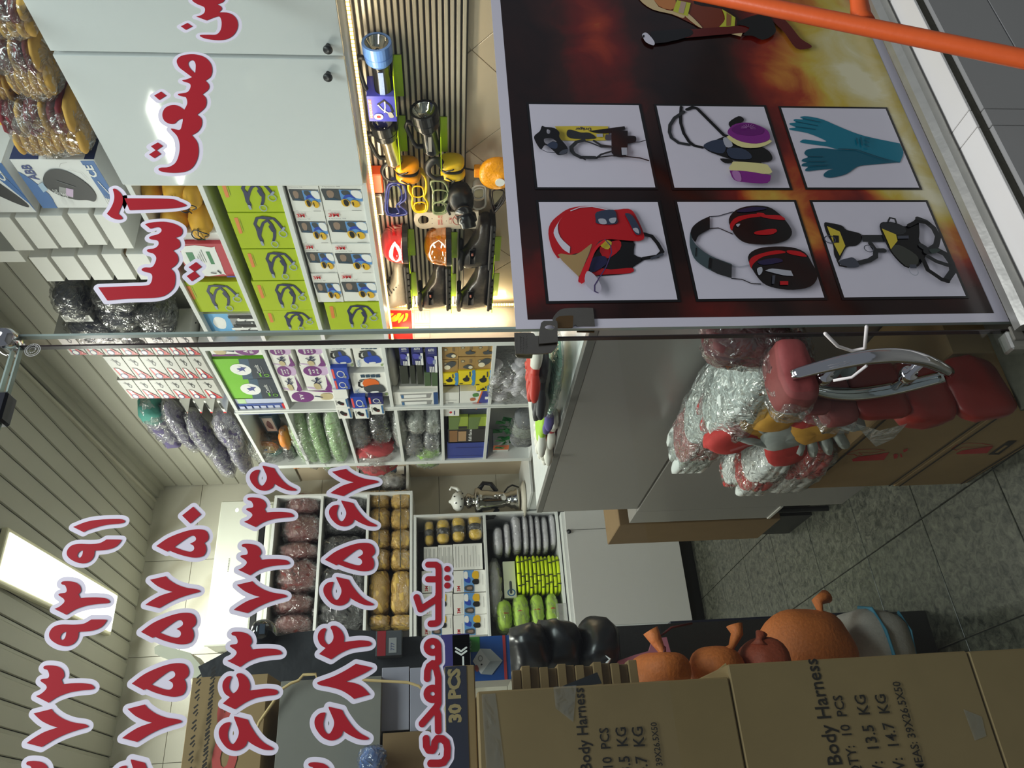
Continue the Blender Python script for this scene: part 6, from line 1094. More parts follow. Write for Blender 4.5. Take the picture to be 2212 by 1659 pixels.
def lantern(label, hx, hy, bx_end, r, col, body, k, name='lantern', handle=True, tilt=0.0, win=None):
    """torch lying along -Y: lens to the street, carry handle on top"""
    X = 1.985; c = PX(hx, hy, X); e = PX(bx_end[0], bx_end[1], X); L = e.y - c.y; root = empty(name, (c.x, (c.y+e.y)/2, c.z-r), label, 'torch'); ax = (V3((c.x, e.y, e.z))-c).normalized()
    m = M(); m.lathe([(r*0.80, 0.0), (r*0.98, 0.0), (r, r*0.12), (r, r*0.75), (r*0.93, r*0.80), (r*0.93, r*0.86), (r*0.97, r*0.9), (r*0.92, r*1.35), (r*0.66, r*1.65)], c, ax, col, 32, cap=False); m.build('head', root, sm=False)
    M().lathe([(r*0.80, 0.002), (r*0.55, r*0.5), (r*0.18, r*0.75), (r*0.12, r*0.7), (0.0, r*0.55)], c, ax, mat('reflector', (225, 222, 215), 0.06, 1.0, var=0.02), 28, cap=False).build('reflector', root, sm=True)
    M().lathe([(r*0.80, 0.0045), (0.0, 0.003)], c, ax, glass('torch_lens', (240, 240, 238)), 24, cap=False).build('lens', root)
    m = M(); m.lathe([(r*0.66, r*1.62), (r*0.62, r*1.8), (r*0.58, L*0.55), (r*0.60, L*0.93), (r*0.66, L*0.94), (r*0.66, L), (r*0.3, L*1.01)], c, ax, body, 24); m.build('body', root, sm=True)
    if win: M().box(c+ax*(r*1.95)+V3((-r*0.645, 0, -r*0.22)), c+ax*(L*0.88)+V3((-r*0.55, 0, r*0.20)), win).build('side_lamp', root)
    if handle:
        h = [c+ax*(r*1.3)+V3((0, 0, r*0.8)), c+ax*(r*1.15)+V3((0, 0, r*1.35)), c+ax*(r*1.55)+V3((0, 0, r*1.5)), c+ax*(L*0.80)+V3((0, 0, r*1.28)), c+ax*(L*0.90)+V3((0, 0, r*1.1)), c+ax*(L*0.90)+V3((0, 0, r*0.5))]
        M().tube(h, r*0.155, black, 10, flat=1.4).build('handle', root, sm=True)
    return root, c, ax, L
bl_ = mat('lantern_blue', (84, 124, 196), 0.3, var=0.03); gmt = mat('black_gloss', (20, 20, 22), 0.25); svb = mat('champagne_metal', (176, 160, 132), 0.22, 0.85, var=0.05); led_panel = mat('led_bar', (130, 150, 205), 0.35, var=0.3, scale=300)
r1 = unit(813, 98, 1.985, 33)
lantern('blue headed torch with a black body on the topmost bracket', 813, 90, (830, 207), r1*1.0, bl_, gmt, 1, win=led_panel)
lantern('black and silver torch half hidden by the blue box', 826, 262, (853, 350), r1*1.0, gmt, svb, 2)
lantern('all black torch with a wide bright reflector', 915, 236, (934, 325), r1*1.05, gmt, gmt, 3, win=mat('grey_window', (150, 148, 146), 0.3))
b0, b1 = PX(791, 208, 1.95), PX(858, 263, 1.95)
o = M().box((1.95, b0.y, b1.z), (2.045, b1.y, b0.z), pk('headlamp_blue', (58, 62, 170)), 0.001).build('headlamp_box', label='small blue head lamp box standing in front of the silver torch', cat='box')
q = M(); p_headlamp(q, XF(b0.y, b1.y, b1.z, b0.z, 1.95)); F = YF(1.95, 2.045, b1.z, b0.z, b0.y); q.text(F, 'HEAD', 0.2, 0.3, 0.7, 0.45, pred, 270); q.build('print', o)
# ear muffs hanging by the headband: cups one over the other
def muffs(label, px, py, r, col, bandw, X=1.985, far=True):
    c = PX(px, py, X); root = empty('ear_muffs', (c.x, c.y, c.z-r), label, 'ear muffs'); cups = []
    for s_ in (-1, 1):
        cc = c + V3((0, s_*r*0.52, -0.002*s_)); cups.append(cc)
        o = M().blob(cc, (r*0.82, r*0.42, r*0.95), col, 2.6, nu=22, nv=14).build('cup', root, sm=True)
        m = M(); m.tube([cc+V3((-r*0.80, -s_*0.2*r, r*0.55)), cc+V3((-r*0.90, s_*0.05*r, r*0.05)), cc+V3((-r*0.86, s_*0.1*r, -r*0.15))], r*0.055, black, 8); m.blob(cc+V3((-r*0.88, s_*0.05*r, -r*0.02)), (r*0.05, r*0.09, r*0.09), svb); m.build('band_arm', o, sm=True)
    m = M(); m.blob(c+V3((0, -r*0.03, 0)), (r*0.76, r*0.16, r*0.88), black, 2.8, nu=20, nv=12); m.build('cushion', root, sm=True)
    pts = [cups[0]+V3((-r*0.55, 0, r*0.6))] + [c + V3((-r*0.25, math.cos(t)*r*0.95, r*1.05 + math.sin(t)*r*0.85)) for t in [math.pi*(1-j/12.0) for j in range(13)]] + [cups[1]+V3((-r*0.55, 0, r*0.6))]
    M().tube(pts, bandw, black, 8, flat=2.2).build('headband', root, sm=True); return root
mo = mat('muff_orange', (250, 158, 24), 0.3, var=0.03); my = mat('muff_yellow', (240, 196, 40), 0.3, var=0.03)
muffs('orange ear muffs with a thin dark headband in the showcase', 880, 367, r1*1.05, mo, 0.0035); muffs('yellow ear muffs with a thick black headband in the showcase', 977, 361, r1*1.05, my, 0.0065)
# orange case and the framed dark lens under it
def slab(name, label, cat, rect, X, dep, m_, bev=0.004):
    a, b = PX(rect[0], rect[1], X), PX(rect[2], rect[3], X); return M().box((X, a.y, b.z), (X+dep, b.y, a.z), m_, bev).build(name, label=label, cat=cat), a, b
o, a, b = slab('case', 'small orange hard case with a black clip beside the LED strip', 'case', (796, 378, 829, 418), 1.99, 0.05, mat('case_orange', (240, 92, 30), 0.35)); M().box((1.985, a.y+0.004, a.z-0.012), (1.99, a.y+0.016, a.z-0.002), black).build('clip', o)
o, a, b = slab('dark_lens', 'square dark lens in a thin pale frame under the orange case', 'lens', (800, 421, 831, 466), 1.99, 0.03, mat('lens_brown', (92, 74, 58), 0.15)); F = XF(a.y, b.y, b.z, a.z, 1.99); m = M(); m.line(F, [(0.08, 0.12), (0.92, 0.12), (0.92, 0.80), (0.08, 0.80)], 0.004, svb, closed=True); m.build('frame', o)
# goggles
def goggles(label, pts_frame, lens_pts, m_, X=1.99, cat='goggles', holes=()):
    root = None; P_ = lambda pts, d: [PX(p[0], p[1], X) + V3((-d, 0, 0)) for p in pts]
    m = M(); L = P_(smooth(pts_frame, 3), 0.0); ctr = sum(L, V3())/len(L); k = len(L)
    rim = [p for p in L]; m.tube(rim, 0.0045, m_, 8, closed=True); back = [ctr + (p-ctr)*0.94 + V3((0.035, 0, 0)) for p in L]; m.add(rim + back, [(i, (i+1) % k, k+(i+1) % k, k+i) for i in range(k)], m_)
    root = m.build('goggles', sm=True, label=label, cat=cat)
    for lp in lens_pts:
        q = M(); l = P_(smooth(lp, 3), 0.003); q.fill([l], glass('goggle_lens', (225, 232, 222))); q.tube(l, 0.0028, m_, 6, closed=True); q.build('lens', root)
    return root
v = crop(770, 320, 6.506)
goggles('clear goggles with a dark blue frame hanging by the lens', v([(470, 500), (640, 500), (690, 600), (690, 720), (600, 790), (690, 870), (690, 930), (430, 930), (415, 700), (430, 580)]), [v([(480, 530), (600, 530), (640, 700), (560, 800), (600, 900), (450, 900), (445, 700)])], mat('frame_blue', (52, 60, 130), 0.2), cat='goggles')
yf = mat('goggle_yellow', (246, 206, 20), 0.3)
goggles('yellow cup goggles with two square lenses', v([(740, 500), (880, 350), (970, 420), (980, 600), (950, 680), (1000, 760), (980, 880), (830, 890), (780, 780), (790, 690), (740, 600)]), [v([(800, 540), (920, 540), (940, 660), (810, 670)]), v([(820, 770), (960, 760), (965, 860), (840, 870)])], yf)
goggles('pale green clear goggles beside the white tag', v([(1050, 470), (1220, 470), (1290, 600), (1280, 700), (1230, 760), (1290, 800), (1240, 910), (1090, 915), (1075, 760), (1080, 600)]), [v([(1090, 590), (1270, 600), (1270, 690), (1180, 740), (1090, 740)]), v([(1090, 770), (1230, 770), (1240, 880), (1100, 890)])], mat('frame_green', (150, 160, 120), 0.15))
goggles('colourless clear spectacles near the amber lamp', v([(1640, 560), (1800, 530), (1810, 640), (1800, 820), (1640, 830)]), [v([(1660, 580), (1780, 560), (1780, 680), (1660, 690)])], mat('frame_clear', (190, 184, 176), 0.1))
goggles('dark framed clear goggles at the poster edge', v([(1880, 570), (2080, 560), (2090, 700), (1960, 880), (1920, 880)]), [v([(1910, 600), (2060, 590), (2040, 700), (1950, 840)])], mat('frame_dark', (56, 46, 42), 0.2))
# black half mask with a screw filter
c = PX(1000, 435, 1.985); root = empty('half_mask', (c.x, c.y, c.z-0.05), 'black rubber half mask with a round filter in front of the tag', 'respirator'); R_ = Matrix.Rotation(-0.25, 3, 'X')
M().blob(c+V3((0, -0.02, 0.008)), (0.05, 0.062, 0.048), black, 2.4, 0.006, 30, 5, 22, 14, R_).build('face_piece', root, sm=True)
m = M(); m.lathe([(0.0, -0.012), (0.034, -0.012), (0.038, -0.004), (0.038, 0.022), (0.030, 0.028), (0.030, 0.042), (0.026, 0.046), (0.0, 0.044)], c+V3((-0.035, 0.045, -0.012)), (-0.75, 0.6, -0.2), gmt, 26); m.build('filter', root, sm=True)
m = M(); m.lathe([(0.0, 0.0), (0.030, 0.0), (0.034, 0.006), (0.034, 0.016), (0.0, 0.02)], c+V3((-0.045, -0.005, 0.0)), (-0.9, 0.1, -0.1), gmt, 22); m.tube([c+V3((0, -0.01, 0.05)), c+V3((-0.02, 0.02, 0.06)), c+V3((-0.02, 0.05, 0.05))], 0.005, black, 8); m.build('valve', root, sm=True)
# white scaffold tag: long plate with a ring
X = 2.015; P_ = lambda pts: [PX(p[0], p[1], X) for p in v(pts)]
tagm = mat('tag_white', (226, 214, 196), 0.4); m = M()
L = [PX(p[0], p[1], X) for p in smooth(v([(1100, 905, 1), (1715, 890, 1), (1722, 1130, 1), (1140, 1140, 1), (1080, 1115), (1000, 1130), (930, 1135), (850, 1100), (808, 1020), (825, 945), (880, 905), (940, 895), (1010, 905)]), 3)]
H = [PX(p[0], p[1], X) for p in smooth(v([(865, 1010), (900, 960), (950, 950), (1000, 970), (1020, 1010), (1000, 1060), (950, 1075), (890, 1060)]), 3)]
for d in (0, 0.006): m.fill([[p+V3((d, 0, 0)) for p in L], [p+V3((d, 0, 0)) for p in H]], tagm)
for l in (L, H): k = len(l); m.add(l + [p+V3((0.006, 0, 0)) for p in l], [(i, (i+1) % k, k+(i+1) % k, k+i) for i in range(k)], tagm)
o = m.build('scaffold_tag', label='white plastic scaffold tag with a ring end and red print', cat='tag')
F = Fr((X, 0, 0), (0, -1, 0), (0, 0, 1), 1, 1, (-1, 0, 0)); m = M(); g = lambda pts: [(-PX(p[0], p[1], X).y, PX(p[0], p[1], X).z) for p in v(pts)]
m.line(F, g([(1420+66*math.cos(t), 1008+66*math.sin(t)*0.98) for t in [j*0.3 for j in range(21)]]), 0.0022, pred, closed=True); m.line(F, g([(1378, 968), (1462, 1052)]), 0.0026, pred, False); m.line(F, g([(1300, 970), (1335, 970), (1335, 1055), (1300, 1055)]), 0.0008, pred, False, closed=True); q = g([(1318, 992)])[0]; m.ell(F, q[0], q[1], 0.0035, 0.0035, pred, 8)
a, b = g([(1185, 1075)])[0], g([(1208, 940)])[0]; m.text(F, 'SCAFFTAG', a[0], b[1], b[0], a[1], pred, 0) if a[1] > b[1] else m.text(F, 'SCAFFTAG', min(a[0], b[0]), min(a[1], b[1]), max(a[0], b[0]), max(a[1], b[1]), pred, 0)
for x_ in (1150, 1168): m.line(F, g([(x_, 940), (x_+2, 975)]), 0.002, pred, False); m.line(F, g([(x_, 1000), (x_+3, 1070)]), 0.002, pred, False)
for x_ in (1520, 1550): m.line(F, g([(x_, 985), (x_, 1060)]), 0.0016, pred, False)
for x_, y_ in ((1265, 1010), (1640, 980), (1637, 1045), (1063, 975), (1065, 1045)): q = g([(x_, y_)])[0]; m.ell(F, q[0], q[1], 0.0020, 0.0020, pblk, 10)
m.build('print', o)
# beacons
def beacon(label, rect, tint, k):
    x0, y0, x1, y1 = rect; X = 1.985; z0, yc_, _, _ = S[k]; top = PX(x0, (y0+y1)/2, X).z; r = (PX(x1, y1, X).y - PX(x1, y0, X).y)/2*0.92; yc_ = PX(x1, (y0+y1)/2, X).y; h = top - z0
    root = empty('beacon', (X, yc_, z0), label, 'beacon'); M().lathe([(r*1.02, 0.0), (r*1.02, h*0.18), (r*0.9, h*0.2)], (X, yc_, z0), (0, 0, 1), black, 30).build('base', root)
    dm = film('dome_%d' % k, tint, haze=0.35, gloss=0.5, rough=0.05, bump=0.02); m = M(); m.lathe([(r*1.04, h*0.19), (r*1.04, h*0.23), (r, h*0.24), (r*0.98, h*0.45), (r*0.88, h*0.70), (r*0.68, h*0.88), (r*0.36, h*0.975), (0.0, h)], (X, yc_, z0), (0, 0, 1), dm, 32, cap=False); m.build('dome', root, sm=True)
    m = M(); m.lathe([(0.0, h*0.2), (r*0.5, h*0.2), (r*0.34, h*0.34), (r*0.10, h*0.55), (0.0, h*0.55)], (X, yc_, z0), (0, 0, 1), mat('beacon_core', (150, 140, 130), 0.3, 0.4), 18); m.box((X-r*0.1, yc_-r*0.45, z0+h*0.3), (X+r*0.12, yc_+r*0.4, z0+h*0.62), mat('beacon_mirror', (210, 205, 200), 0.1, 1.0)); m.build('lamp_core', root)
    return root
beacon('red domed warning beacon on a black base', (823, 497, 876, 556), (232, 36, 44), 4); beacon('amber domed warning beacon on a black base', (916, 501, 970, 561), (236, 140, 24), 5)
# boots, toes to the street
lb_ = mat('boot_grey_leather', (124, 116, 104), 0.4, var=0.10, scale=50, bump=0.15); bb_ = mat('boot_black_leather', (44, 38, 36), 0.3, var=0.12, scale=50, bump=0.15); sole_m = mat('boot_sole', (28, 27, 27), 0.6)
def boot(label, k, rect, m_, style):
    z0, _, _, _ = S[k]; X = 1.99; x0, y0, x1, y1 = rect; ya = PX(x1, y0, X).y; yb = PX(x1, y1, X).y; L = yb-ya; zt_ = PX(x0, y1-(y1-y0)*0.3, X).z; H = (zt_-z0)*0.94; w = 0.043
    root = empty('safety_boot', (X, (ya+yb)/2, z0), label, 'boot')
    prof = [(0.0, 0.34, 0.72), (0.06, 0.42, 0.95), (0.18, 0.44, 1.05), (0.34, 0.50, 1.0), (0.46, 0.62, 0.88), (0.56, 0.80, 0.80), (0.66, 0.95, 0.80), (0.80, 1.0, 0.84), (0.94, 0.96, 0.80), (1.0, 0.72, 0.55)]
    vs = []; n = 18
    for t, h, ww in prof:
        for j in range(n):
            a = 2*math.pi*j/n; cx_, cz_ = math.cos(a), math.sin(a); q = (abs(cx_)**3+abs(cz_)**3)**(-1/3.0); lean = 0.0
            vs.append((X + cx_*q*w*ww, ya + L*t + (0.10*L*max(0, cz_)*(1 if t > 0.5 else 0)), z0 + 0.018 + (H-0.018)*h*(0.5+0.5*cz_*q if cz_ < 0 else 0.5+0.5*cz_*q)))
    fs = [(i*n+j, i*n+(j+1) % n, (i+1)*n+(j+1) % n, (i+1)*n+j) for i in range(len(prof)-1) for j in range(n)] + [tuple(range(n))[::-1], tuple((len(prof)-1)*n+j for j in range(n))]
    M().add(vs, fs, m_).build('upper', root, sm=True)
    m = M()
    for i in range(7): t0, t1 = i/7.0, (i+0.82)/7.0; m.box((X-w*1.02, ya+L*t0+0.002, z0), (X+w*1.02, ya+L*t1, z0+0.012), sole_m, 0.002)
    m.box((X-w*1.06, ya-0.002, z0+0.009), (X+w*1.06, yb+0.004, z0+0.022), sole_m, 0.004); m.build('sole', root)
    m = M(); m.tube([(X-w*0.8, ya+L*0.60, z0+H*0.98), (X-w*0.9, ya+L*0.8, z0+H*1.02), (X-w*0.6, ya+L*1.04, z0+H*0.99), (X+w*0.6, ya+L*1.04, z0+H*0.99), (X+w*0.8, ya+L*0.62, z0+H*0.98)], 0.010, sole_m, 10); m.build('collar', root, sm=True)
    m = M()
    if style == 'lace':
        for i in range(5): t = 0.36+0.065*i; hh = 0.50+0.105*i; m.tube([(X-w*0.92, ya+L*(t+0.06), z0+H*hh*0.80), (X-w*0.2, ya+L*(t-0.01), z0+H*hh*1.02), (X+w*0.5, ya+L*t, z0+H*hh)], 0.0028, sole_m, 6)
    else:
        m.box((X-w*1.0, ya+L*0.52, z0+H*0.55), (X-w*0.85, ya+L*0.86, z0+H*0.74), sole_m, 0.003); m.box((X-w*1.02, ya+L*0.60, z0+H*0.62), (X-w*0.99, ya+L*0.66, z0+H*0.68), pk('tab_rust', (150, 84, 70)))
    m.build('laces' if style == 'lace' else 'strap', root, sm=True); return root
boot('tan grey lace-up safety boot lowest beside the LED strip', 7, (822, 560, 887, 651), lb_, 'lace'); boot('black leather safety boot with a small rust tab', 8, (902, 564, 972, 654), bb_, 'strap'); boot('black buckled safety boot nearest the poster, lower row', 9, (986, 562, 1063, 655), bb_, 'strap'); boot('black safety boot on the upper bracket behind the poster', 6, (990, 470, 1065, 566), bb_, 'strap')
# amber road lamp on its bracket
c = PX(1074, 368, 1.985); r = unit(1074, 368, 1.985, 40); root = empty('road_lamp', (c.x, c.y, c.z-r), 'round amber road warning lamp on a metal bracket', 'lamp')
am = mat('amber_lens', (248, 160, 20), 0.15, var=0.12, scale=120, bump=0.3); M().lathe([(0.0, 0.0), (r*0.9, 0.0), (r, 0.008), (r, 0.026), (r*0.86, 0.034), (r*0.82, 0.036), (r*0.5, 0.042), (0.0, 0.045)], c, (-1, -0.1, 0), am, 32).build('lens', root, sm=True); M().lathe([(0.0, 0.0), (r*0.26, 0.0), (r*0.26, 0.003), (0.0, 0.003)], c+V3((-0.046, 0.012, -r*0.12)), (-1, -0.1, 0), pwh, 18).build('hub_sticker', root)
b = PX(1030, 372, 1.985); M().box(b+V3((-0.008, -0.022, -0.016)), b+V3((0.02, 0.022, 0.010)), am, 0.003).build('mount', root); M().tube([b+V3((0, -0.01, 0.012)), b+V3((0.0, -0.02, 0.045)), b+V3((0.03, -0.015, 0.05))], 0.0035, black, 8).build('wire', root, sm=True)
# ================= goods on the back wall
def PYr(rect, Y):
    x0, y0, x1, y1 = rect; cx, cy = (x0+x1)/2, (y0+y1)/2; c = PY(cx, cy, Y); return c, abs(PY(cx, y0, Y).x-PY(cx, y1, Y).x)/2, abs(PY(x0, cy, Y).z-PY(x1, cy, Y).z)/2
def bagY(name, label, cat, rect, Y, dep, cm, fm_=None, e=2.6, amp=0.1, freq=24, seed=1, group=None, ridge=True, rot=0.0, shell=1.06, res=(26, 16)):
    c, hx, hz = PYr(rect, Y); return bag(name, label, cat, c, (hx*0.96, dep/2, hz*0.97), cm, fm_, e, amp, freq, seed, group, ridge, None, res, rot, shell)
def boxY(name, label, cat, rect, Y, dep, m, pr=None, group=None, z0=None, bev=0.001, z1=None):
    c, hx, hz = PYr(rect, Y); za = c.z-hz if z0 is None else z0; zb = c.z+hz if z1 is None else z1
    o = M().box((c.x-hx, Y, za), (c.x+hx, Y+dep, zb), m, bev).build(name, label=label, cat=cat, group=group)
    if pr: q = M(); pr(q, YF(c.x-hx, c.x+hx, za, zb, Y)); q.build('print', o)
    return o
mr = mat('maroon_dots', (104, 42, 36), 0.6, var=0.45, scale=90)
for i, (r_, lb) in enumerate((((619, 1071, 692, 1116), 'rightmost maroon goods bag, torn open at the front'), ((614, 1118, 694, 1176), 'second maroon goods bag from the right'), ((602, 1177, 689, 1214), 'maroon goods bag squeezed in the middle'), ((599, 1213, 689, 1284), 'maroon goods bag with a wide torn hole'), ((590, 1286, 676, 1331), 'maroon goods bag beside the black cap'), ((592, 1331, 674, 1368), 'leftmost maroon goods bag with an orange glint'))):
    o = bagY('goods_bag', lb, 'bag', r_, 4.99, 0.22, mr, clear, 2.7, 0.10, 26, 140+i, 'maroon goods bags on the back wall')
    if i in (0, 3):
        c, hx, hz = PYr(r_, 4.99); m = M(); rnd = random.Random(i)
        for k in range(26): a, q = rnd.uniform(0, 6.28), math.sqrt(rnd.random()); m.blob(c+V3((math.cos(a)*q*hx*0.62, -0.108+0.03*q*q, math.sin(a)*q*hz*0.62)), (0.013, 0.013, 0.013), mr, nu=8, nv=6)
        m.build('bead', o, sm=True, kind='stuff')
for i, (r_, lb) in enumerate((((694, 1068, 790, 1108), 'shiny black goods bag at the right of its row'), ((696, 1110, 790, 1160), 'black goods bag second from the right'), ((690, 1162, 788, 1225), 'black goods bag in the middle of its row'), ((688, 1227, 786, 1290), 'black goods bag left of the middle'), ((680, 1292, 784, 1364), 'big black goods bag at the left of its row'))):
    bagY('black_bag', lb, 'bag', r_, 4.99, 0.22, bkc, clear, 2.6, 0.10, 26, 150+i, 'black goods bags on the back wall')
gold = mat('gold_knit', (206, 172, 92), 0.45, var=0.12, scale=60); gfilm = film('gold_film', (252, 244, 220), haze=0.05, gloss=0.3, scale=40)
k = 0
for col, (xa, xb) in enumerate(((800, 843), (846, 888))):
    for j, (ya, yb) in enumerate(((1066, 1104), (1105, 1148), (1150, 1191), (1192, 1234), (1237, 1330), (1333, 1358))):
        c, hx, hz = PYr((xa, ya, xb, yb), 4.98); o = M().blob(c, (hx*0.98, 0.10, hz*0.97), gold, 4.0, 0.010, 30, k, 26, 14, None, True).build('gold_pack', sm=True, label='%s pack of gold coloured gloves in the %s layer' % (('rightmost', 'second', 'third', 'fourth', 'long fifth', 'leftmost')[j], ('upper', 'lower')[col]), cat='gloves', group='gold glove packs'); k += 1
        q = M(); q.blob(c, (hx, 0.104, hz), gfilm, 4.0, 0.012, 44, k+7, 26, 16, None, True); q.build('plastic_film', o, sm=True)
        if j < 4: q = M(); q.box((c.x-hx*1.01, c.y-0.107, c.z-0.003), (c.x+hx*1.01, c.y-0.103, c.z+0.003), pk('strap_grey', (70, 74, 70))); q.build('strap', o)
# bagged ear muffs
for i, (r_, lb) in enumerate((((1012, 1116, 1040, 1163), 'lowest yellow and black ear muffs in a clear bag'), ((977, 1121, 1003, 1168), 'second yellow ear muffs up in a clear bag'), ((944, 1126, 970, 1172), 'third yellow ear muffs up in a clear bag'), ((918, 1130, 936, 1176), 'topmost yellow ear muffs, half in shade'))):
    c, hx, hz = PYr(r_, 4.93); root = empty('ear_muffs', (c.x, c.y, c.z-hz), lb, 'ear muffs', 'bagged ear muffs')
    for s_ in (-1, 1): M().blob(c+V3((s_*hx*0.62, 0, 0)), (hx*0.48, 0.04, hz), my, 2.6, nu=16, nv=10).build('cup', root, sm=True)
    M().blob(c, (hx*0.42, 0.042, hz*0.92), black, 2.6, nu=14, nv=8).build('cushion', root, sm=True); M().tube([c+V3((-hx*0.7, 0.02, hz*0.6)), c+V3((-hx*0.3, 0.03, hz*1.25)), c+V3((hx*0.3, 0.03, hz*1.25)), c+V3((hx*0.7, 0.02, hz*0.6))], 0.008, black, 8).build('headband', root, sm=True)
    M().blob(c+V3((0, -0.004, 0)), (hx*1.15, 0.055, hz*1.16), clear, 3.0, 0.006, 40, i, 22, 14, None, True).build('plastic_film', root, sm=True)
def p_text(m, F):
    for i in range(9): m.line(F, [(0.10, 0.92-0.10*i), (0.55 if i % 3 == 2 else 0.9, 0.92-0.10*i)], 0.0022, pgry, False)
for r_, lb in (((915.6, 1181, 945.6, 1231), 'white carton with grey lines, highest under the ear muffs'), ((947, 1177, 978, 1230), 'white carton with grey lines in the middle under the ear muffs'), ((979.5, 1174, 1042, 1230), 'large white carton covered in grey small print')):
    boxY('text_carton', lb, 'box', r_, 4.90, 0.2, paper, p_text)
def p_muffY(m, F):
    m.text(F, '3M', 0.06, 0.80, 0.30, 0.90, pred, 0, 0.03); m.line(F, [(0.06, 0.75), (0.6, 0.75)], 0.0016, pgry, False); m.pg(F, [(0, 0.36), (1, 0.36), (1, 0.68), (0, 0.68)], psky); m.sm(F, [(0.04, 0.40), (0.30, 0.40), (0.28, 0.64), (0.08, 0.64)], pdgr); m.sm(F, [(0.12, 0.44), (0.24, 0.44), (0.22, 0.58), (0.13, 0.58)], pfl); m.sm(F, [(0.40, 0.50), (0.62, 0.48), (0.70, 0.60), (0.52, 0.66)], pblue); m.sm(F, [(0.62, 0.56), (0.92, 0.56), (0.92, 0.66), (0.66, 0.67)], pwh)
    m.sm(F, [(0.60, 0.22), (0.92, 0.22), (0.94, 0.36), (0.78, 0.42), (0.62, 0.38)], pgold); m.sm(F, [(0.36, 0.22), (0.56, 0.22), (0.58, 0.36), (0.46, 0.42), (0.34, 0.36)], pblk); m.line(F, [(0.3, 0.08), (0.8, 0.08)], 0.002, pgry, False)
for j, (xa, xb, nm_) in enumerate(((911, 978, 'upper'), (980, 1042, 'lower'))):
    for i, (ya, yb) in enumerate(((1232, 1279), (1281, 1327), (1328, 1372))):
        boxY('earmuff_box', '%s ear muff pack of the %s row on the back wall' % (('rightmost', 'middle', 'leftmost')[i], nm_), 'box', (xa, ya, xb, yb), 4.90-0.004*(i % 2), 0.22, paper, p_muffY, 'ear muff packs on the back wall', z0=(LZ[1]+0.010 if j else None))
# white packs, folded vests, lime bags
wk = mat('white_cloth_pack', (226, 224, 232), 0.6, var=0.05)
for i, (xa, xb, ya, yb) in enumerate(((1064, 1086, 1142, 1205), (1086, 1102, 1132, 1205), (1102, 1125, 1116, 1200), (1125.5, 1140, 1114, 1200), (1140.5, 1152, 1112, 1203), (1152.5, 1166, 1115, 1200), (1166.5, 1182, 1118, 1198), (1182.5, 1198, 1112, 1190))):
    bagY('white_pack', '%s folded white pack in the pile of eight' % (ORD[i] if i < 7 else 'lowest'), 'clothing', (xa, ya, xb, yb), 4.97, 0.22, wk, clear, 3.2, 0.06, 40, 160+i, 'folded white packs', shell=1.03)
hv_ = mat('hi_vis_yellow', (214, 236, 20), 0.6, var=0.1); bt_ = mat('dark_binding', (60, 66, 40), 0.7)
for i in range(11):
    xa = 1115+8.4*i; c, hx, hz = PYr((xa, 1204+(i*5 % 4), xa+8.0, 1284+(i*3 % 5)), 4.96); o = M().blob(c, (hx, 0.10, hz*0.97), hv_, 5.0, 0.004, 30, i, 20, 10).build('folded_vest', sm=True, label='%s folded yellow vest in the stack under the white packs' % (ORD[i] if i < 7 else ('eighth from the top', 'ninth from the top', 'second from the bottom', 'lowest')[i-7]), cat='vest', group='folded yellow vests')
    q = M()
    for t in (-0.75 + 0.13*(i % 3), -0.1 - 0.1*(i % 2), 0.5+0.08*(i % 4)): q.box((c.x+hx*t, c.y-0.104, c.z-hz*0.9), (c.x+hx*(t+0.05), c.y-0.096, c.z+hz*0.9), bt_)
    q.build('binding', o, kind='stuff')
boxY('tool_box', 'pale box printed with a spanner on top of the vests', 'box', (1088, 1212, 1114, 1291), 4.90, 0.15, pk('pale_green_box', (214, 220, 196)), lambda m, F: (m.ring(F, 0.14, 0.42, 0.10, 0.34, 0.3, pcyan), m.line(F, [(0.14, 0.45), (0.42, 0.45)], 0.016, pdgr)))
lg_ = mat('lime_gloves', (172, 208, 84), 0.6, var=0.3, scale=40)
for i, (r_, lb) in enumerate((((1072, 1297, 1105, 1369), 'highest clear bundle of lime gloves with a red band'), ((1106, 1286, 1143, 1369), 'lime glove bundle, second from the top, with a red band'), ((1144, 1284, 1174, 1366), 'pale lime glove bundle, third from the top'), ((1176, 1281, 1205, 1364), 'lowest lime glove bundle beside the clear box'))):
    o = bagY('lime_bundle', lb, 'gloves', r_, 4.96, 0.18, [lg_, lg_], clear, 2.5, 0.10, 36, 170+i, 'lime glove bundles'); c, hx, hz = PYr(r_, 4.96); q = M(); q.tube([c+V3((hx*0.05, math.cos(t)*0.098, math.sin(t)*hz*1.06)) for t in [j*0.4 for j in range(16)]], 0.003, pred, 6, closed=True); q.build('rubber_band', o, sm=True)
bagY('carrier_bag', 'limp grey plastic carrier bag above the vests', 'bag', (1054, 1209, 1084, 1340), 4.95, 0.14, mat('grey_poly', (176, 176, 176), 0.4, var=0.15), milky, 2.3, 0.16, 22, 181)
o = boxY('clear_box', 'small clear plastic box at the front of the vest shelf', 'box', (1203, 1303, 1226, 1352), 4.845, 0.08, film('clear_box_wall', haze=0.25, gloss=0.4, bump=0.1)); 
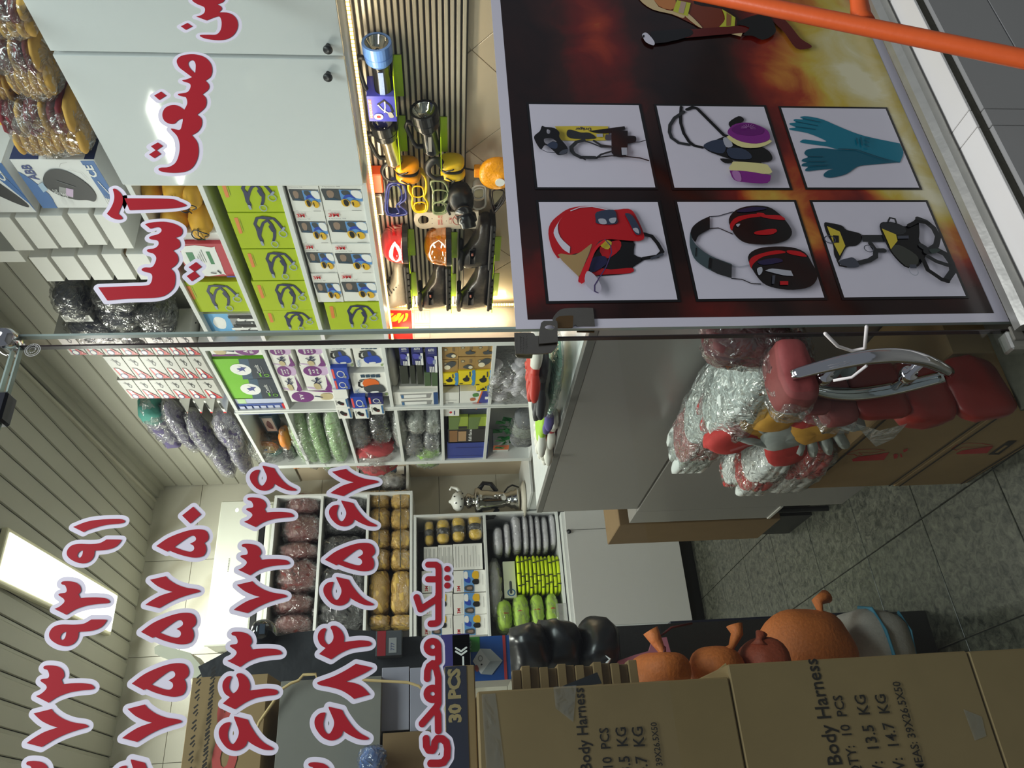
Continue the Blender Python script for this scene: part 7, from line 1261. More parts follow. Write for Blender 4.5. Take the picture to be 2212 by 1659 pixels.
# samovar with a spotted teapot
sy = 1081; ax_ = PY(1050, sy, 4.88); z_ = lambda x: PY(x, sy, 4.88).z; u_ = 0.00315
root = empty('samovar', (ax_.x, 4.88, 1.088), 'steel samovar with a spotted white teapot on top', 'samovar'); O = V3((ax_.x, 4.88, 0)); zt0 = 1.089
M().lathe([(0.0, zt0), (40*u_*0.9, zt0), (41*u_, zt0+0.012), (40*u_*0.6, zt0+0.03), (0.0, zt0+0.03)], O, (0, 0, 1), mat('cream_tray', (206, 200, 184), 0.4), 32).build('tray', root, sm=True)
pf = [(22, 1120), (23, 1114), (19, 1110), (20, 1104), (16, 1098), (14, 1092), (17, 1088), (18, 1080), (20, 1066), (23, 1050), (24, 1040), (27, 1036), (28, 1030), (26, 1026), (14, 1024), (12, 1020), (16, 1016), (17, 1010), (12, 1006), (9, 1003)]
M().lathe([(r*u_, max(z_(x), zt0+0.028)) for r, x in pf], O, (0, 0, 1), mat('polished_steel', (196, 194, 190), 0.10, 1.0, var=0.03), 36).build('body', root, sm=True)
tp = [(8, 1003), (17, 1000), (21, 994), (21, 986), (16, 979), (9, 976), (4, 973), (3, 970), (0, 969)]
t_ = M().lathe([(r*u_, z_(x)) for r, x in tp], O, (0, 0, 1), mat('porcelain', (232, 232, 226), 0.2), 28).build('teapot', root, sm=True)
m = M(); c = O+V3((0, 0, z_(988))); m.tube([c+V3((20*u_, 0, -0.02)), c+V3((30*u_, 0, 0.0)), c+V3((33*u_, 0, 0.04)), c+V3((26*u_, 0, 0.05))], [0.016, 0.012, 0.008, 0.007], mat('porcelain'), 10); m.build('spout', t_, sm=True)
m = M()
for a, b in ((-0.5, 0.01), (0.2, 0.02), (0.9, 0.0), (-0.1, -0.03), (0.6, -0.035), (-0.9, -0.02)): m.blob(c+V3((math.sin(a)*20.8*u_, -math.cos(a)*20.8*u_, b)), (0.006, 0.004, 0.006), pblk, nu=8, nv=6)
m.build('spot', t_, kind='stuff')
for s_ in (-1, 1): m = M(); m.tube([O+V3((s_*20*u_, 0, z_(1074))), O+V3((s_*38*u_, 0, z_(1062))), O+V3((s_*40*u_, 0, z_(1046))), O+V3((s_*26*u_, 0, z_(1036)))], 0.011, black, 8, flat=1.5); m.build('handle', root, sm=True)
m = M(); m.tube([O+V3((0, -18*u_, z_(1078))), O+V3((0, -30*u_, z_(1078))), O+V3((0, -33*u_, z_(1086)))], [0.012, 0.010, 0.008], mat('polished_steel'), 10); m.lathe([(0.005, 0), (0.014, 0.02), (0.008, 0.04)], O+V3((0, -28*u_, z_(1078))), (0, 0, 1), mat('polished_steel'), 10); m.build('tap', root, sm=True)
m = M(); m.tube([O+V3((18*u_, 0.02, z_(1090))), O+V3((34*u_, 0.05, z_(1100))), O+V3((48*u_, 0.12, z_(1112))), O+V3((52*u_, 0.2, z_(1128)))], 0.006, black, 8); m.build('cable', root, sm=True)
# corner shelf goods
for r_, lb, mm in (((778, 1008, 800, 1030), 'grey box at the left of the corner shelf', pgry), ((802, 1008, 828, 1024), 'white and red box on the corner shelf', pwh), ((829, 1007, 856, 1024), 'blue and silver pack on the corner shelf', psla), ((857, 1007, 873, 1024), 'little white box at the right of the corner shelf', pwh)):
    boxY('small_box', lb, 'box', r_, 4.97, 0.12, mm, (lambda m, F: m.pg(F, [(0.2, 0.3), (0.5, 0.3), (0.5, 0.6), (0.2, 0.6)], pred)) if 'red' in lb else None)
bagY('carrier_bag', 'crumpled white plastic bag on the corner shelf', 'bag', (828, 1026, 872, 1060), 4.99, 0.16, mat('grey_poly'), milky, 2.2, 0.18, 26, 190)
# ---- gloves lying on the counter
def glove(name, label, c, L, mats, rot, thick=0.014, cat='gloves', group=None, parent=None, curl=0.0, spread=1.0):
    """work glove lying flat: cuff at -Y, four fingers and a thumb towards +Y; mats = (back, fingers, cuff)"""
    W = L*0.36; T = thick; m = M(); pts = []
    def put(c_, r, mt, e=2.6, sd=0, rr=None): m.blob(c_, r, mt, e, T*0.25, 60, sd, 14, 8, rr)
    put((0, -L*0.30, 0), (W*0.44, L*0.20, T*0.95), mats[2], 3.6, 1); put((0, -L*0.02, 0), (W*0.48, L*0.20, T), mats[0], 3.0, 2)
    for i, (fx, fl, fa) in enumerate(((-0.36, 0.30, 0.16), (-0.12, 0.35, 0.05), (0.12, 0.33, -0.05), (0.35, 0.26, -0.17))):
        a = fa*spread; d = V3((-math.sin(a), math.cos(a), 0)); b = V3((fx*W, L*0.13, 0)); R = Matrix.Rotation(a, 3, 'Z'); put(b + d*(fl*L*0.5) + V3((0, 0, -curl*0.3)), (W*0.115, fl*L*0.58, T*0.85), mats[1], 2.4, 3+i, R)
    R = Matrix.Rotation(0.7, 3, 'Z'); put((-W*0.60, L*0.02, 0), (W*0.13, L*0.19, T*0.85), mats[1], 2.4, 9, R)
    if isinstance(rot, Matrix): R = rot
    else: R = Matrix.Rotation(rot[2], 3, 'Z') @ Matrix.Rotation(rot[1], 3, 'Y') @ Matrix.Rotation(rot[0], 3, 'X')
    m.v = [tuple(V3(c) + R @ V3(v)) for v in m.v]
    return m.build(name, parent, sm=True, label=label, cat=cat, group=group)
rdw = mat('red_latex', (206, 60, 44), 0.5, var=0.08); wht = mat('white_knit_glove', (226, 222, 210), 0.8, var=0.06); lmg = mat('lime_knit', (164, 206, 62), 0.7, var=0.1); gkn = mat('grey_knit', (150, 154, 146), 0.8, var=0.12); blr = mat('black_rubber', (44, 42, 46), 0.5, var=0.1); prp = mat('violet_knit', (104, 92, 150), 0.8, var=0.1); orn = mat('orange_knit', (232, 132, 40), 0.7); brn = mat('crimson_latex', (168, 44, 52), 0.5)
for i, (px, py, L_, ms, rz, dz, lb) in enumerate((
  (1190, 1000, 0.26, (rdw, wht, rdw), 0.05, 0.014, 'red and white work glove lying lowest at the counter end'), (1176, 985, 0.25, (lmg, wht, lmg), -0.06, 0.042, 'lime and white work glove on the red one'), (1186, 960, 0.24, (gkn, gkn, gkn), 0.12, 0.066, 'grey knitted glove between lime and black gloves'), (1196, 965, 0.22, (brn, wht, wht), -0.2, 0.014, 'white glove with a crimson palm beside the grey one'), (1172, 880, 0.30, (blr, blr, blr), 0.05, 0.080, 'black rubber glove heaped near the green bag'), (1188, 905, 0.20, (prp, prp, prp), 0.2, 0.036, 'violet knitted glove tucked under the black one'), (1168, 935, 0.28, (rdw, rdw, wht), -0.05, 0.104, 'red glove with a yellow rim standing highest in the heap'), (1184, 1050, 0.2, (orn, wht, orn), 0.0, 0.028, 'orange and white glove at the far tip of the heap'))):
    p = PX(px, py, 1.05); q = PZ(px, py, 1.27+dz); glove('work_glove', lb, (max(1.02, min(1.32, q.x)), min(2.70, max(1.55, q.y)), 1.270+dz+0.004), L_, ms, (0, 0, rz), 0.016, group=None)
mint = mat('mint_film_pack', (150, 222, 190), 0.35, var=0.15, scale=20)
bagX('mint_bag', 'mint green plastic pack with dark print on the white counter', 'bag', (1168, 744, 1212, 900), 1.06, 0.16, mint, milky, 2.6, 0.12, 20, 201)
# ================= cartons inside the door on the left
YB1 = 1.42
inkc = mat('carton_ink', (38, 30, 24), 0.7)
zs = [PY(2130, 1560, YB1).z, PY(1592, 1560, YB1).z, PY(1030, 1490, YB1).z]
z21 = PY(2120, 1500, YB1).z; xr = [PY(1300, 1478, YB1).x, PY(1800, 1422, YB1).x, PY(2180, 1402, YB1).x]
hc = [('harness_carton', 'brown carton lettered Body Harness, lower of the two readable ones', xr[1], z21, zs[1]-0.002), ('harness_carton', 'brown carton lettered Body Harness, on top of the stack', xr[0], zs[1], zs[2])]
cs = []
for n, lb, x1, za, zb in hc: cs.append(M().box((x1-0.62, YB1, za), (x1, YB1+0.40, zb), cardb, 0.003).build(n, label=lb, cat='box'))
bot = M().box((xr[2]-0.62, YB1, 0.0), (xr[2], YB1+0.40, z21-0.002), cardb, 0.003).build('harness_carton', label='brown carton at the foot of the stack with taped scuffs', cat='box')
F = Fr((0, YB1, 0), (1, 0, 0), (0, 0, 1), 1, 1, (0, -1, 0))
def line_of(m, s, xa, xb, yr, bold=0.012, k=0.86):
    a, b = PY(xa, yr, YB1), PY(xb, yr, YB1); h = a.z-b.z; w = text2d(s, bold)[2]*h*k; m.text(F, s, a.x-w, b.z, a.x, a.z, inkc, 0, bold)
m = M(); line_of(m, 'Full Body Harness', 1237, 1268, 1487); line_of(m, 'QTY:  10  PCS', 1293, 1318, 1573); line_of(m, 'N.W:  13.5  KG', 1328, 1352, 1572); line_of(m, 'G.W:  14.7  KG', 1363, 1388, 1571); line_of(m, 'MEAS: 39X26.5X50', 1404, 1418, 1561); m.build('print', cs[1])
m = M(); line_of(m, 'Full Body Harness', 1735, 1774, 1424); line_of(m, 'QTY:  10  PCS', 1797, 1822, 1503); line_of(m, 'N.W:  13.5  KG', 1843, 1868, 1502); line_of(m, 'G.W:  14.7  KG', 1887, 1911, 1501); line_of(m, 'MEAS: 39X26.5X50', 1925, 1943, 1473); m.build('print', cs[0])
# strip of clear tape and creases
tp_ = film('clear_tape', haze=0.08, gloss=0.35, bump=0.2); g = lambda pts: [(PY(p[0], p[1], YB1).x, PY(p[0], p[1], YB1).z) for p in pts]
m = M(); m.pg(F, g([(1040, 1500), (1070, 1498), (1090, 1659), (1050, 1659)]), tp_); m.pg(F, g([(1195, 1484), (1245, 1480), (1238, 1560), (1200, 1530)]), tp_); m.build('tape', cs[1]); m = M(); m.pg(F, g([(2080, 1532), (2120, 1548), (2130, 1590), (2105, 1600)]), tp_); m.build('tape', bot)
# crushed corrugated lip, black tape and flap on the upper carton
m = M(); a, b = PY(1102, 1448, 1.60), PY(1368, 1470, 1.60); n = 14
for i in range(n):
    t = i/n; x0 = a.x + 0.0; z0 = b.z + (a.z-b.z)*t; m.box((b.x-0.02+0.004*math.sin(i*2.1), 1.55+0.008*(i % 2), z0), (a.x-0.004*(i*3 % 4)/2, 1.585+0.006*(i % 3), z0+(a.z-b.z)/n*0.95), cardk if i % 2 else cardb, 0.001)
m.build('cardboard_scrap', label='crushed strip of corrugated cardboard leaning behind the top carton', cat='cardboard')
M().prism([PY(p[0], p[1], 1.50) for p in ((1215, 1482), (1290, 1452), (1300, 1476), (1240, 1486))], (0, 0.004, 0), mat('black_tape', (46, 48, 54), 0.4)).build('flap', cs[1])
M().prism([PY(p[0], p[1], 1.70) for p in ((1525, 1468), (1568, 1432), (1578, 1462))], (0, 0.004, 0), cardl).build('flap', cs[0])
# dark carton lettered 30 PCS on top of the stack
nb = mat('carton_navy', (44, 46, 66), 0.6, var=0.08); r_ = PY(1000, 1437, 1.47); z0 = zs[2]+0.001; zn = PY(1009, 1500, 1.47).z; z1 = PY(961, 1500, 1.47).z
o = M().box((r_.x-0.55, 1.47, z0), (r_.x, 1.75, z1), cardb, 0.002).build('dark_carton', label='navy and tan carton printed 30 PCS on top of the harness cartons', cat='box'); F3 = Fr((0, 1.47, 0), (1, 0, 0), (0, 0, 1), 1, 1, (0, -1, 0)); m = M(); m.rect(F3, r_.x-0.55, zn, r_.x-0.001, z1-0.001, nb); a, b = PY(966, 1445, 1.47), PY(998, 1560, 1.47); m.text(F3, '30 PCS', b.x, b.z, a.x, a.z, mat('gold_print', (176, 154, 108), 0.6), 0, 0.05); m.build('print', o)
# boxes standing behind it
o = boxY('purple_box', 'plain purple box standing behind the 30 PCS carton', 'box', (952, 1370, 976, 1445), 1.78, 0.1, pk('violet_box', (70, 62, 130)), z0=z0+0.0)
o = boxY('arrow_box', 'dark indigo box with white arrows beside the purple one', 'box', (977, 1370, 996, 1445), 1.78, 0.1, pk('indigo_box', (46, 44, 92)), lambda m, F: (m.line(F, [(0.50, 0.2), (0.40, 0.5), (0.50, 0.8)], 0.004, pwh), m.line(F, [(0.60, 0.2), (0.50, 0.5), (0.60, 0.8)], 0.004, pwh), m.line(F, [(0.05, 0.4), (0.35, 0.4)], 0.004, pwh, False)), z0=z0)
def p_socket(m, F):
    m.pg(F, [(0, 0), (1, 0), (1, 1), (0, 1)], pk('deep_sky', (40, 90, 170))); m.pg(F, [(0, 0.82), (1, 0.82), (1, 1), (0, 1)], pwh); m.pg(F, [(0.66, 0.62), (1, 0.62), (1, 1), (0.66, 1)], pk('tag_green', (70, 150, 60))); m.text(F, '20', 0.72, 0.88, 0.86, 0.96, pwh, 0, 0.04); m.text(F, 'PCS', 0.72, 0.80, 0.90, 0.85, pwh); m.pg(F, [(0, 0.08), (1, 0.08), (1, 0.14), (0, 0.14)], pk('stripe_red', (206, 70, 70)))
    m.pg(F, [(0.15, 0.62), (0.45, 0.78), (0.72, 0.62), (0.42, 0.42)], pwh); m.pg(F, [(0.15, 0.62), (0.42, 0.42), (0.42, 0.16), (0.12, 0.40)], pk('socket_grey', (176, 182, 184))); m.pg(F, [(0.42, 0.42), (0.72, 0.62), (0.70, 0.40), (0.42, 0.16)], pk('socket_grey2', (206, 210, 210))); m.ring(F, 0.50, 0.62, 0.07, 0.05, 0.3, pgry); m.ell(F, 0.36, 0.60, 0.02, 0.02, pblk, 8); m.sm(F, [(0.2, 0.70), (0.3, 0.76), (0.36, 0.70), (0.26, 0.66)], pk('rust2', (170, 80, 70)))
c, hx, hz = PYr((998, 1374, 1102, 1470), 1.84); boxY('socket_box', 'blue box with a white power socket picture and a green tag', 'box', (998, 1374, 1102, 1470), 1.84, 0.12, paper, p_socket, bev=0.001)
# big carton with a red letter and black dashes, cartons in reflection grey, blue plastic
pS = mat('letter_red', (190, 76, 70), 0.6)
def p_dash(m, F):
    m.text(F, 'S', 0.52, 0.30, 0.84, 0.62, pS, 0, 0.10); m.text(F, 'I', 0.86, 0.34, 0.92, 0.56, pS, 0, 0.10); m.text(F, 'C', 0.10, 0.30, 0.46, 0.62, pS, 0, 0.10)
    for i in range(8):
        for j in range(3):
            u = 0.06+0.125*i+0.03*j; v_ = 0.90-0.30*j
            if 0.25 < v_ < 0.66: v_ = 0.72
            m.line(F, [(u, v_), (u+0.035, v_-0.05)], 0.004, inkc, False); m.line(F, [(u+0.045, v_), (u+0.075, v_-0.05)], 0.004, inkc, False); m.line(F, [(u-0.02, v_-0.035), (u+0.01, v_-0.06)], 0.003, inkc, False)
c, hx, hz = PYr((400, 1456, 568, 1720), 1.95); boxY('dash_carton', 'tall brown carton printed with black dashes and a red letter', 'box', (400, 1456, 568, 1720), 1.95, 0.36, cardb, p_dash, z0=None)
gcar = mat('reflection_grey_carton', (122, 120, 112), 0.7, var=0.06); gcar2 = mat('reflection_lavender_carton', (150, 148, 160), 0.7, var=0.05)  # carton greys hold the reflection that lies over them in the glass
zbx = PY(950, 1500, 1.95).z
boxY('reflection_grey_carton', 'big open carton in reflection grey with a pale cut edge behind the digits', 'box', (598, 1462, 822, 1720), 1.93, 0.38, gcar)
m = M(); pts = [PY(p[0], p[1], 1.915) for p in ((548, 1596), (560, 1560), (588, 1520), (610, 1488), (628, 1476), (645, 1470), (655, 1458), (682, 1456), (684, 1466), (740, 1466), (800, 1470), (880, 1474), (905, 1482), (918, 1496))]; m.tube(pts, 0.0035, cardl, 6); m.build('cut_edge', label='wavy pale cardboard edge crossing the grey cartons', cat='cardboard', sm=True)
boxY('reflection_grey_carton', 'carton in reflection lavender, left of the two upright ones', 'box', (824, 1440, 884, 1577), 1.96, 0.34, gcar2); boxY('reflection_grey_carton', 'carton in reflection lavender, right of the two upright ones', 'box', (886, 1440, 950, 1577), 1.96, 0.34, gcar2)
boxY('brown_carton', 'dark brown carton under the lavender grey ones at the photo edge', 'box', (826, 1579, 950, 1720), 1.93, 0.36, cardk)
bagY('blue_bag', 'shiny blue plastic bag at the photo edge', 'bag', (778, 1612, 832, 1672), 1.88, 0.08, mat('blue_poly', (70, 110, 180), 0.25, var=0.1), clear, 2.4, 0.14, 24, 211)
# black sheet in place of a dark glass reflection, a black cap, a tool case
bkp = mat('reflection_black', (34, 35, 40), 0.45, var=0.2, scale=14, bump=0.3); 
m = M(); dr = [(428, 1440), (470, 1418), (520, 1390), (560, 1372), (600, 1374), (640, 1366), (700, 1360), (800, 1362), (850, 1366), (870, 1376), (905, 1374), (940, 1390), (948, 1420), (930, 1440), (860, 1462), (780, 1470), (720, 1500), (600, 1530), (500, 1500), (440, 1470)]
L = [PY(p[0], p[1], 2.45) for p in dr]; m.prism(smooth_ := [V3(p) for p in L], (0, 0.20, 0), bkp)
m.build('reflection_sheet', label='black sheet standing in for a dark glass reflection behind the cartons', cat='cloth')
c, hx, hz = PYr((546, 1340, 596, 1392), 2.42); m = M(); m.blob(c, (hx, 0.07, hz), mat('black_shell', (30, 32, 38), 0.15, coat=0.6), 2.3, nu=24, nv=14); o = m.build('black_helmet', sm=True, label='glossy black welding helmet top beside the air conditioner', cat='helmet'); M().box((c.x-hx*0.5, c.y-0.072, c.z-hz*0.5), (c.x+hx*0.3, c.y-0.062, c.z-hz*0.05), mat('smoked_glass', (60, 70, 84), 0.1)).build('visor', o)
o = boxY('tool_case', 'dark case with a crimson stripe and a grey label', 'case', (812, 1362, 868, 1416), 2.40, 0.05, mat('case_grey', (70, 72, 76), 0.5), lambda m, F: (m.pg(F, [(0, 0.62), (1, 0.62), (1, 0.95), (0, 0.95)], pk('stripe_crimson', (150, 36, 44))), m.pg(F, [(0.1, 0.2), (0.7, 0.2), (0.7, 0.5), (0.1, 0.5)], pgry), m.text(F, '777', 0.2, 0.28, 0.5, 0.42, pdb)))
# white plastic fold lamp at the ceiling corner above the carton
m = M(); L = [PY(p[0], p[1], 2.6) for p in ((333, 1398), (345, 1392), (410, 1410), (436, 1440), (432, 1470), (418, 1474), (405, 1440), (350, 1420), (334, 1412))]; m.prism(L, (0, 0.12, 0), mat('pale_plastic', (236, 236, 214), 0.4)); m.build('white_canister', label='creamy white plastic cover rising above the dash printed carton', cat='cover')
# ---- goods on the floor behind the cartons
bgm = mat('black_poly', (26, 26, 28), 0.28, var=0.2, scale=10, bump=0.4)
for i, (r_, lb, Y_) in enumerate((((1098, 1360, 1180, 1470), 'black plastic sack next to the socket box', 2.25), ((1150, 1345, 1245, 1470), 'black plastic sack with soft folds in the middle', 2.3), ((1240, 1345, 1330, 1475), 'black plastic sack beside the pink sheet', 2.3))):
    c, hx, hz = PYr(r_, Y_); M().blob(c, (hx, 0.14, hz), bgm, 2.6, 0.02, 9, 220+i, 30, 18, None, True).build('black_sack', sm=True, label=lb, cat='sack', group='black sacks')
zf = PY(1330, 1400, 2.5).z
boxY('mesh_crate', 'black mesh crate with a shiny rim behind the pink sheet', 'crate', (1292, 1350, 1440, 1470), 2.52, 0.3, mat('black_mesh', (44, 43, 42), 0.55, var=0.5, scale=260), lambda m, F: m.line(F, [(0.03, 0.98), (0.98, 0.98)], 0.012, pgry), z0=0.0)
M().prism([PY(p[0], p[1], 2.18) for p in ((1258, 1462), (1300, 1440), (1370, 1415), (1402, 1406), (1410, 1380), (1440, 1376), (1452, 1420), (1440, 1456), (1400, 1470), (1300, 1474))], (0, 0.012, 0), mat('mauve_board', (180, 112, 128), 0.6)).build('pink_sheet', label='mauve pink foam sheet slanting behind the orange sacks', cat='sheet')
m = M(); m.tube([PY(p[0], p[1], 2.15) for p in ((1304, 1452), (1312, 1432), (1318, 1424), (1308, 1416))], [0.012, 0.012, 0.008, 0.002], mat('white_scrap', (226, 226, 226), 0.4), 8, flat=0.4); m.build('white_scrap', sm=True, label='scrap of white plastic sticking up before the pink sheet', cat='scrap')
def p_wreath(m, F):
    m.ell(F, 0.44, 0.44, 0.34, 0.34, pk('label_cream', (214, 204, 190))); m.ring(F, 0.44, 0.44, 0.30, 0.30, 0.02, pdgr); lf = pk('leaf_plum', (110, 72, 92))
    for i in range(26):
        a = 2.2+0.17*i; r1, r2 = 0.25, 0.30; m.sm(F, [(0.44+r1*math.cos(a), 0.44+r1*math.sin(a)), (0.44+0.28*math.cos(a+0.09), 0.44+0.28*math.sin(a+0.09)), (0.44+r2*math.cos(a+0.02), 0.44+r2*math.sin(a+0.02)), (0.44+0.27*math.cos(a-0.05), 0.44+0.27*math.sin(a-0.05))], lf, 2)
    m.text(F, '26pcs', 0.50, 0.14, 0.74, 0.24, pdb, 0, 0.01)
    for i in range(5): m.line(F, [(0.30, 0.56-0.045*i), (0.60, 0.56-0.045*i)], 0.002, pdgr, False)
    m.pg(F, [(0.42, 0.66), (0.46, 0.66), (0.46, 0.70), (0.42, 0.70)], pdb); m.pg(F, [(0.50, 0.66), (0.54, 0.66), (0.54, 0.70), (0.50, 0.70)], pred)
boxY('wreath_box', 'dark box with a round cream wreath label on the floor', 'box', (1458, 1336, 1625, 1475), 2.75, 0.25, mat('box_night', (42, 42, 58), 0.5, var=0.3, scale=60), p_wreath, z0=0.0)
osk = mat('orange_sack', (202, 112, 52), 0.65, var=0.25, scale=120, bump=0.25); rsk = mat('rust_sack', (150, 66, 40), 0.65, var=0.25, scale=120, bump=0.25)
def sack(label, rect, Y, dep, m_, neck, seed, tie=True, z0=None):
    c, hx, hz = PYr(rect, Y); m = M(); m.blob(c, (hx, dep/2, hz), m_, 2.4, 0.016, 11, seed, 34, 20, None, False)
    n = [PY(p[0], p[1], Y-0.04) for p in neck]; k = len(n); m.tube(n, [0.034, 0.012, 0.022, 0.030, 0.012][:k], m_, 12, flat=0.7)
    o = m.build('orange_sack', sm=True, label=label, cat='sack', group='tied orange sacks')
    if tie: q = M(); p = n[1]; q.tube([p+V3((0.016*math.cos(t), 0.014*math.sin(t), 0.004*math.sin(2*t))) for t in [j*0.5 for j in range(13)]], 0.0035, pmar, 6, closed=True); q.tube([p, p+V3((0.03, -0.01, 0.02)), p+V3((0.06, -0.01, -0.03)), p+V3((0.07, 0.0, -0.09))], 0.003, pmar, 6); q.build('tie', o, sm=True)
    return o
sack('plump orange mesh sack tied at the neck, nearest the top carton', (1364, 1412, 1490, 1500), 2.05, 0.2, osk, ((1432, 1425), (1432, 1410), (1418, 1385), (1405, 1362)), 231)
sack('orange sack with a loose ear beside the wreath label', (1492, 1400, 1600, 1500), 2.1, 0.2, osk, ((1560, 1420), (1580, 1398), (1592, 1370), (1586, 1350)), 233, False)
sack('rust coloured sack half hidden by the carton', (1600, 1380, 1700, 1500), 2.1, 0.18, rsk, ((1640, 1395), (1640, 1382), (1645, 1368)), 235, False)
sack('big orange sack with an ear, next to the white sack', (1655, 1318, 1832, 1500), 2.3, 0.26, osk, ((1770, 1335), (1772, 1320), (1765, 1300), (1785, 1288)), 237, False)
wsk = mat('white_woven', (168, 162, 154), 0.6, var=0.12, scale=160, bump=0.15); c, hx, hz = PYr((1812, 1318, 1945, 1500), 2.42); o = M().blob(c, (hx, 0.15, hz), wsk, 3.0, 0.012, 12, 241, 30, 18).build('white_sack', sm=True, label='white woven sack with a blue stripe on the floor', cat='sack'); m = M()
m.tube([c+V3((-hx, -0.1, hz*0.12)), c+V3((-hx*0.4, -0.151, hz*0.1)), c+V3((hx*0.3, -0.150, hz*0.14)), c+V3((hx*0.85, -0.12, hz*0.2)), c+V3((hx*0.99, -0.05, hz*0.24))], 0.011, mat('stripe_teal', (50, 116, 140), 0.6), 8, flat=0.4); m.tube([c+V3((-hx, -0.1, -hz*0.74)), c+V3((hx*0.3, -0.13, -hz*0.76)), c+V3((hx*0.8, -0.10, -hz*0.72))], 0.008, mat('stripe_teal'), 8, flat=0.4); m.build('stripe', o, sm=True)
# ================= cartons and glove bundles by the counter
XQ = 0.76
t1, s1, b1 = PX(1727, 1056, XQ), PX(1932, 1048, XQ), PX(2128, 1034, XQ)
inr = mat('ink_red', (150, 34, 28), 0.7)
def gcar_(label, z0, z1, y1, pts, extra):
    o = M().box((XQ, 1.30, z0), (0.950, y1, z1), cardb, 0.003).build('glove_carton', label=label, cat='box'); F = Fr((XQ, 0, 0), (0, -1, 0), (0, 0, 1), 1, 1, (-1, 0, 0)); m = M(); g = lambda p: [(-PX(q[0], q[1], XQ).y, PX(q[0], q[1], XQ).z) for q in p]
    for l, cl in pts: m.line(F, g(l), 0.0022, inr, closed=cl)
    for p in extra: m.pg(F, g(p[0]), p[1])
    m.line(F, [(-y1+0.004, z1-0.018), (-1.31, z1-0.018)], 0.006, inkc, False); m.line(F, [(-y1+0.004, z0+0.018), (-1.31, z0+0.018)], 0.006, inkc, False); m.build('print', o); return o
w8 = crop(1640, 800, 3.867)
zb = max(0.0, b1.z-0.004)
gcar_('brown carton with a red glove drawing, upper of two by the counter', s1.z+0.001, t1.z, t1.y, [(w8([(1050, 665), (960, 655), (830, 660), (760, 680), (730, 700), (790, 700), (820, 715), (860, 700), (830, 685), (930, 690), (1040, 670)]), False)], [(w8([(775, 740), (840, 715), (940, 705), (1085, 682), (1040, 745), (780, 758)]), inr), (w8([(1120, 700), (1140, 690), (1160, 700), (1150, 730), (1125, 735)]), inr), (w8([(1175, 690), (1185, 690), (1195, 720), (1180, 722)]), inr), (w8([(1200, 660), (1240, 645), (1235, 665), (1205, 680)]), inr)])
gcar_('brown carton with a red glove drawing and a black label, lower of two', zb, s1.z-0.001, b1.y+0.04, [(w8([(1950, 625), (1860, 610), (1740, 605), (1650, 620), (1605, 655), (1650, 665), (1700, 640), (1800, 640), (1940, 632)]), False)], [(w8([(1645, 690), (1700, 665), (1800, 650), (1955, 632), (1900, 690), (1650, 698)]), inr), (w8([(1910, 700), (2080, 585), (2150, 585), (2000, 700)]), inkc), (w8([(1965, 682), (2050, 622), (2075, 625), (1990, 684)]), cardb)])
M().box((XQ+0.02, 1.32, 0.0), (0.94, 1.9, zb-0.001 if zb > 0.004 else 0.003), black).build('pallet', label='dark low base under the glove cartons', cat='base')
# small carton corner poking out under the bags
# bundles of white, red and orange gloves
red_k = mat('red_knit', (190, 54, 50), 0.8, var=0.15, scale=50); wcl = mat('white_cotton', (222, 226, 222), 0.8, var=0.06, scale=40); ocl = mat('ochre_leather', (206, 150, 54), 0.75, var=0.12, scale=50); gcl = mat('grey_split_leather', (176, 182, 178), 0.8, var=0.1, scale=50)
def bundle(label, rect, X, dep, cms, seed, film_=clear, amp=0.10, e=2.8, n=4):
    """a clear bag holding a sheaf of gloves"""
    x0, y0, x1, y1 = rect; cx, cy = (x0+x1)/2, (y0+y1)/2; c = PX(cx, cy, X); hy = abs(PX(cx, y1, X).y-PX(cx, y0, X).y)/2; hz = abs(PX(x0, cy, X).z-PX(x1, cy, X).z)/2*0.72
    root = empty('glove_bundle', (c.x, c.y, c.z-hz), label, 'gloves', 'bagged glove bundles by the counter')
    for i in range(n):
        z = c.z-hz*0.8+1.6*hz*(i+0.5)/n; m = M(); R = Matrix.Rotation(0.1*math.sin(seed+i), 3, 'X'); T = hz/n*1.25
        m.blob((c.x, c.y-hy*0.28, z), (dep*0.48, hy*0.62, T), cms[0], 3.0, T*0.3, 30, seed+i, 18, 10, R); m.blob((c.x, c.y+hy*0.38, z), (dep*0.46, hy*0.34, T*1.05), cms[1], 3.0, T*0.3, 40, seed+i+3, 16, 10, R)
        for f in range(3): m.blob((c.x-dep*0.30+f*dep*0.3, c.y+hy*0.72, z), (dep*0.14, hy*0.26, T*0.9), cms[2], 2.4, T*0.2, 50, seed+f, 10, 8, R)
        m.build('glove', root, sm=True)
    M().blob(c, (dep*0.56, hy*1.05, hz*1.12), film_, e, 0.012, 26, seed+7, 34, 22, None, True).build('plastic_film', root, sm=True); return root
wfilm = film('white_bag_film', (240, 244, 242), haze=0.22, gloss=0.35, scale=30)
bundle('long white glove bag lying furthest from the glass on the heap', (1478, 790, 1600, 1000), 0.86, 0.15, (wcl, red_k, wcl), 251, wfilm, n=4)
bundle('white glove bag with red stripes on top of the heap', (1545, 748, 1655, 935), 0.80, 0.16, (wcl, wcl, red_k), 257, wfilm, n=3)
bundle('knotted clear bag of red and white gloves over the carton corner', (1600, 955, 1690, 1042), 0.80, 0.13, (wcl, red_k, wcl), 263, n=3); bundle('clear bag of striped red and white gloves on the upper carton', (1672, 945, 1780, 1035), 0.80, 0.13, (red_k, wcl, wcl), 269, n=3)
bundle('dark red glove pack pressed against the glass edge', (1500, 700, 1720, 752), 0.80, 0.12, (mat('wine_cloth', (120, 60, 62), 0.7, var=0.2), mat('wine_cloth'), mat('wine_cloth')), 275, n=2)
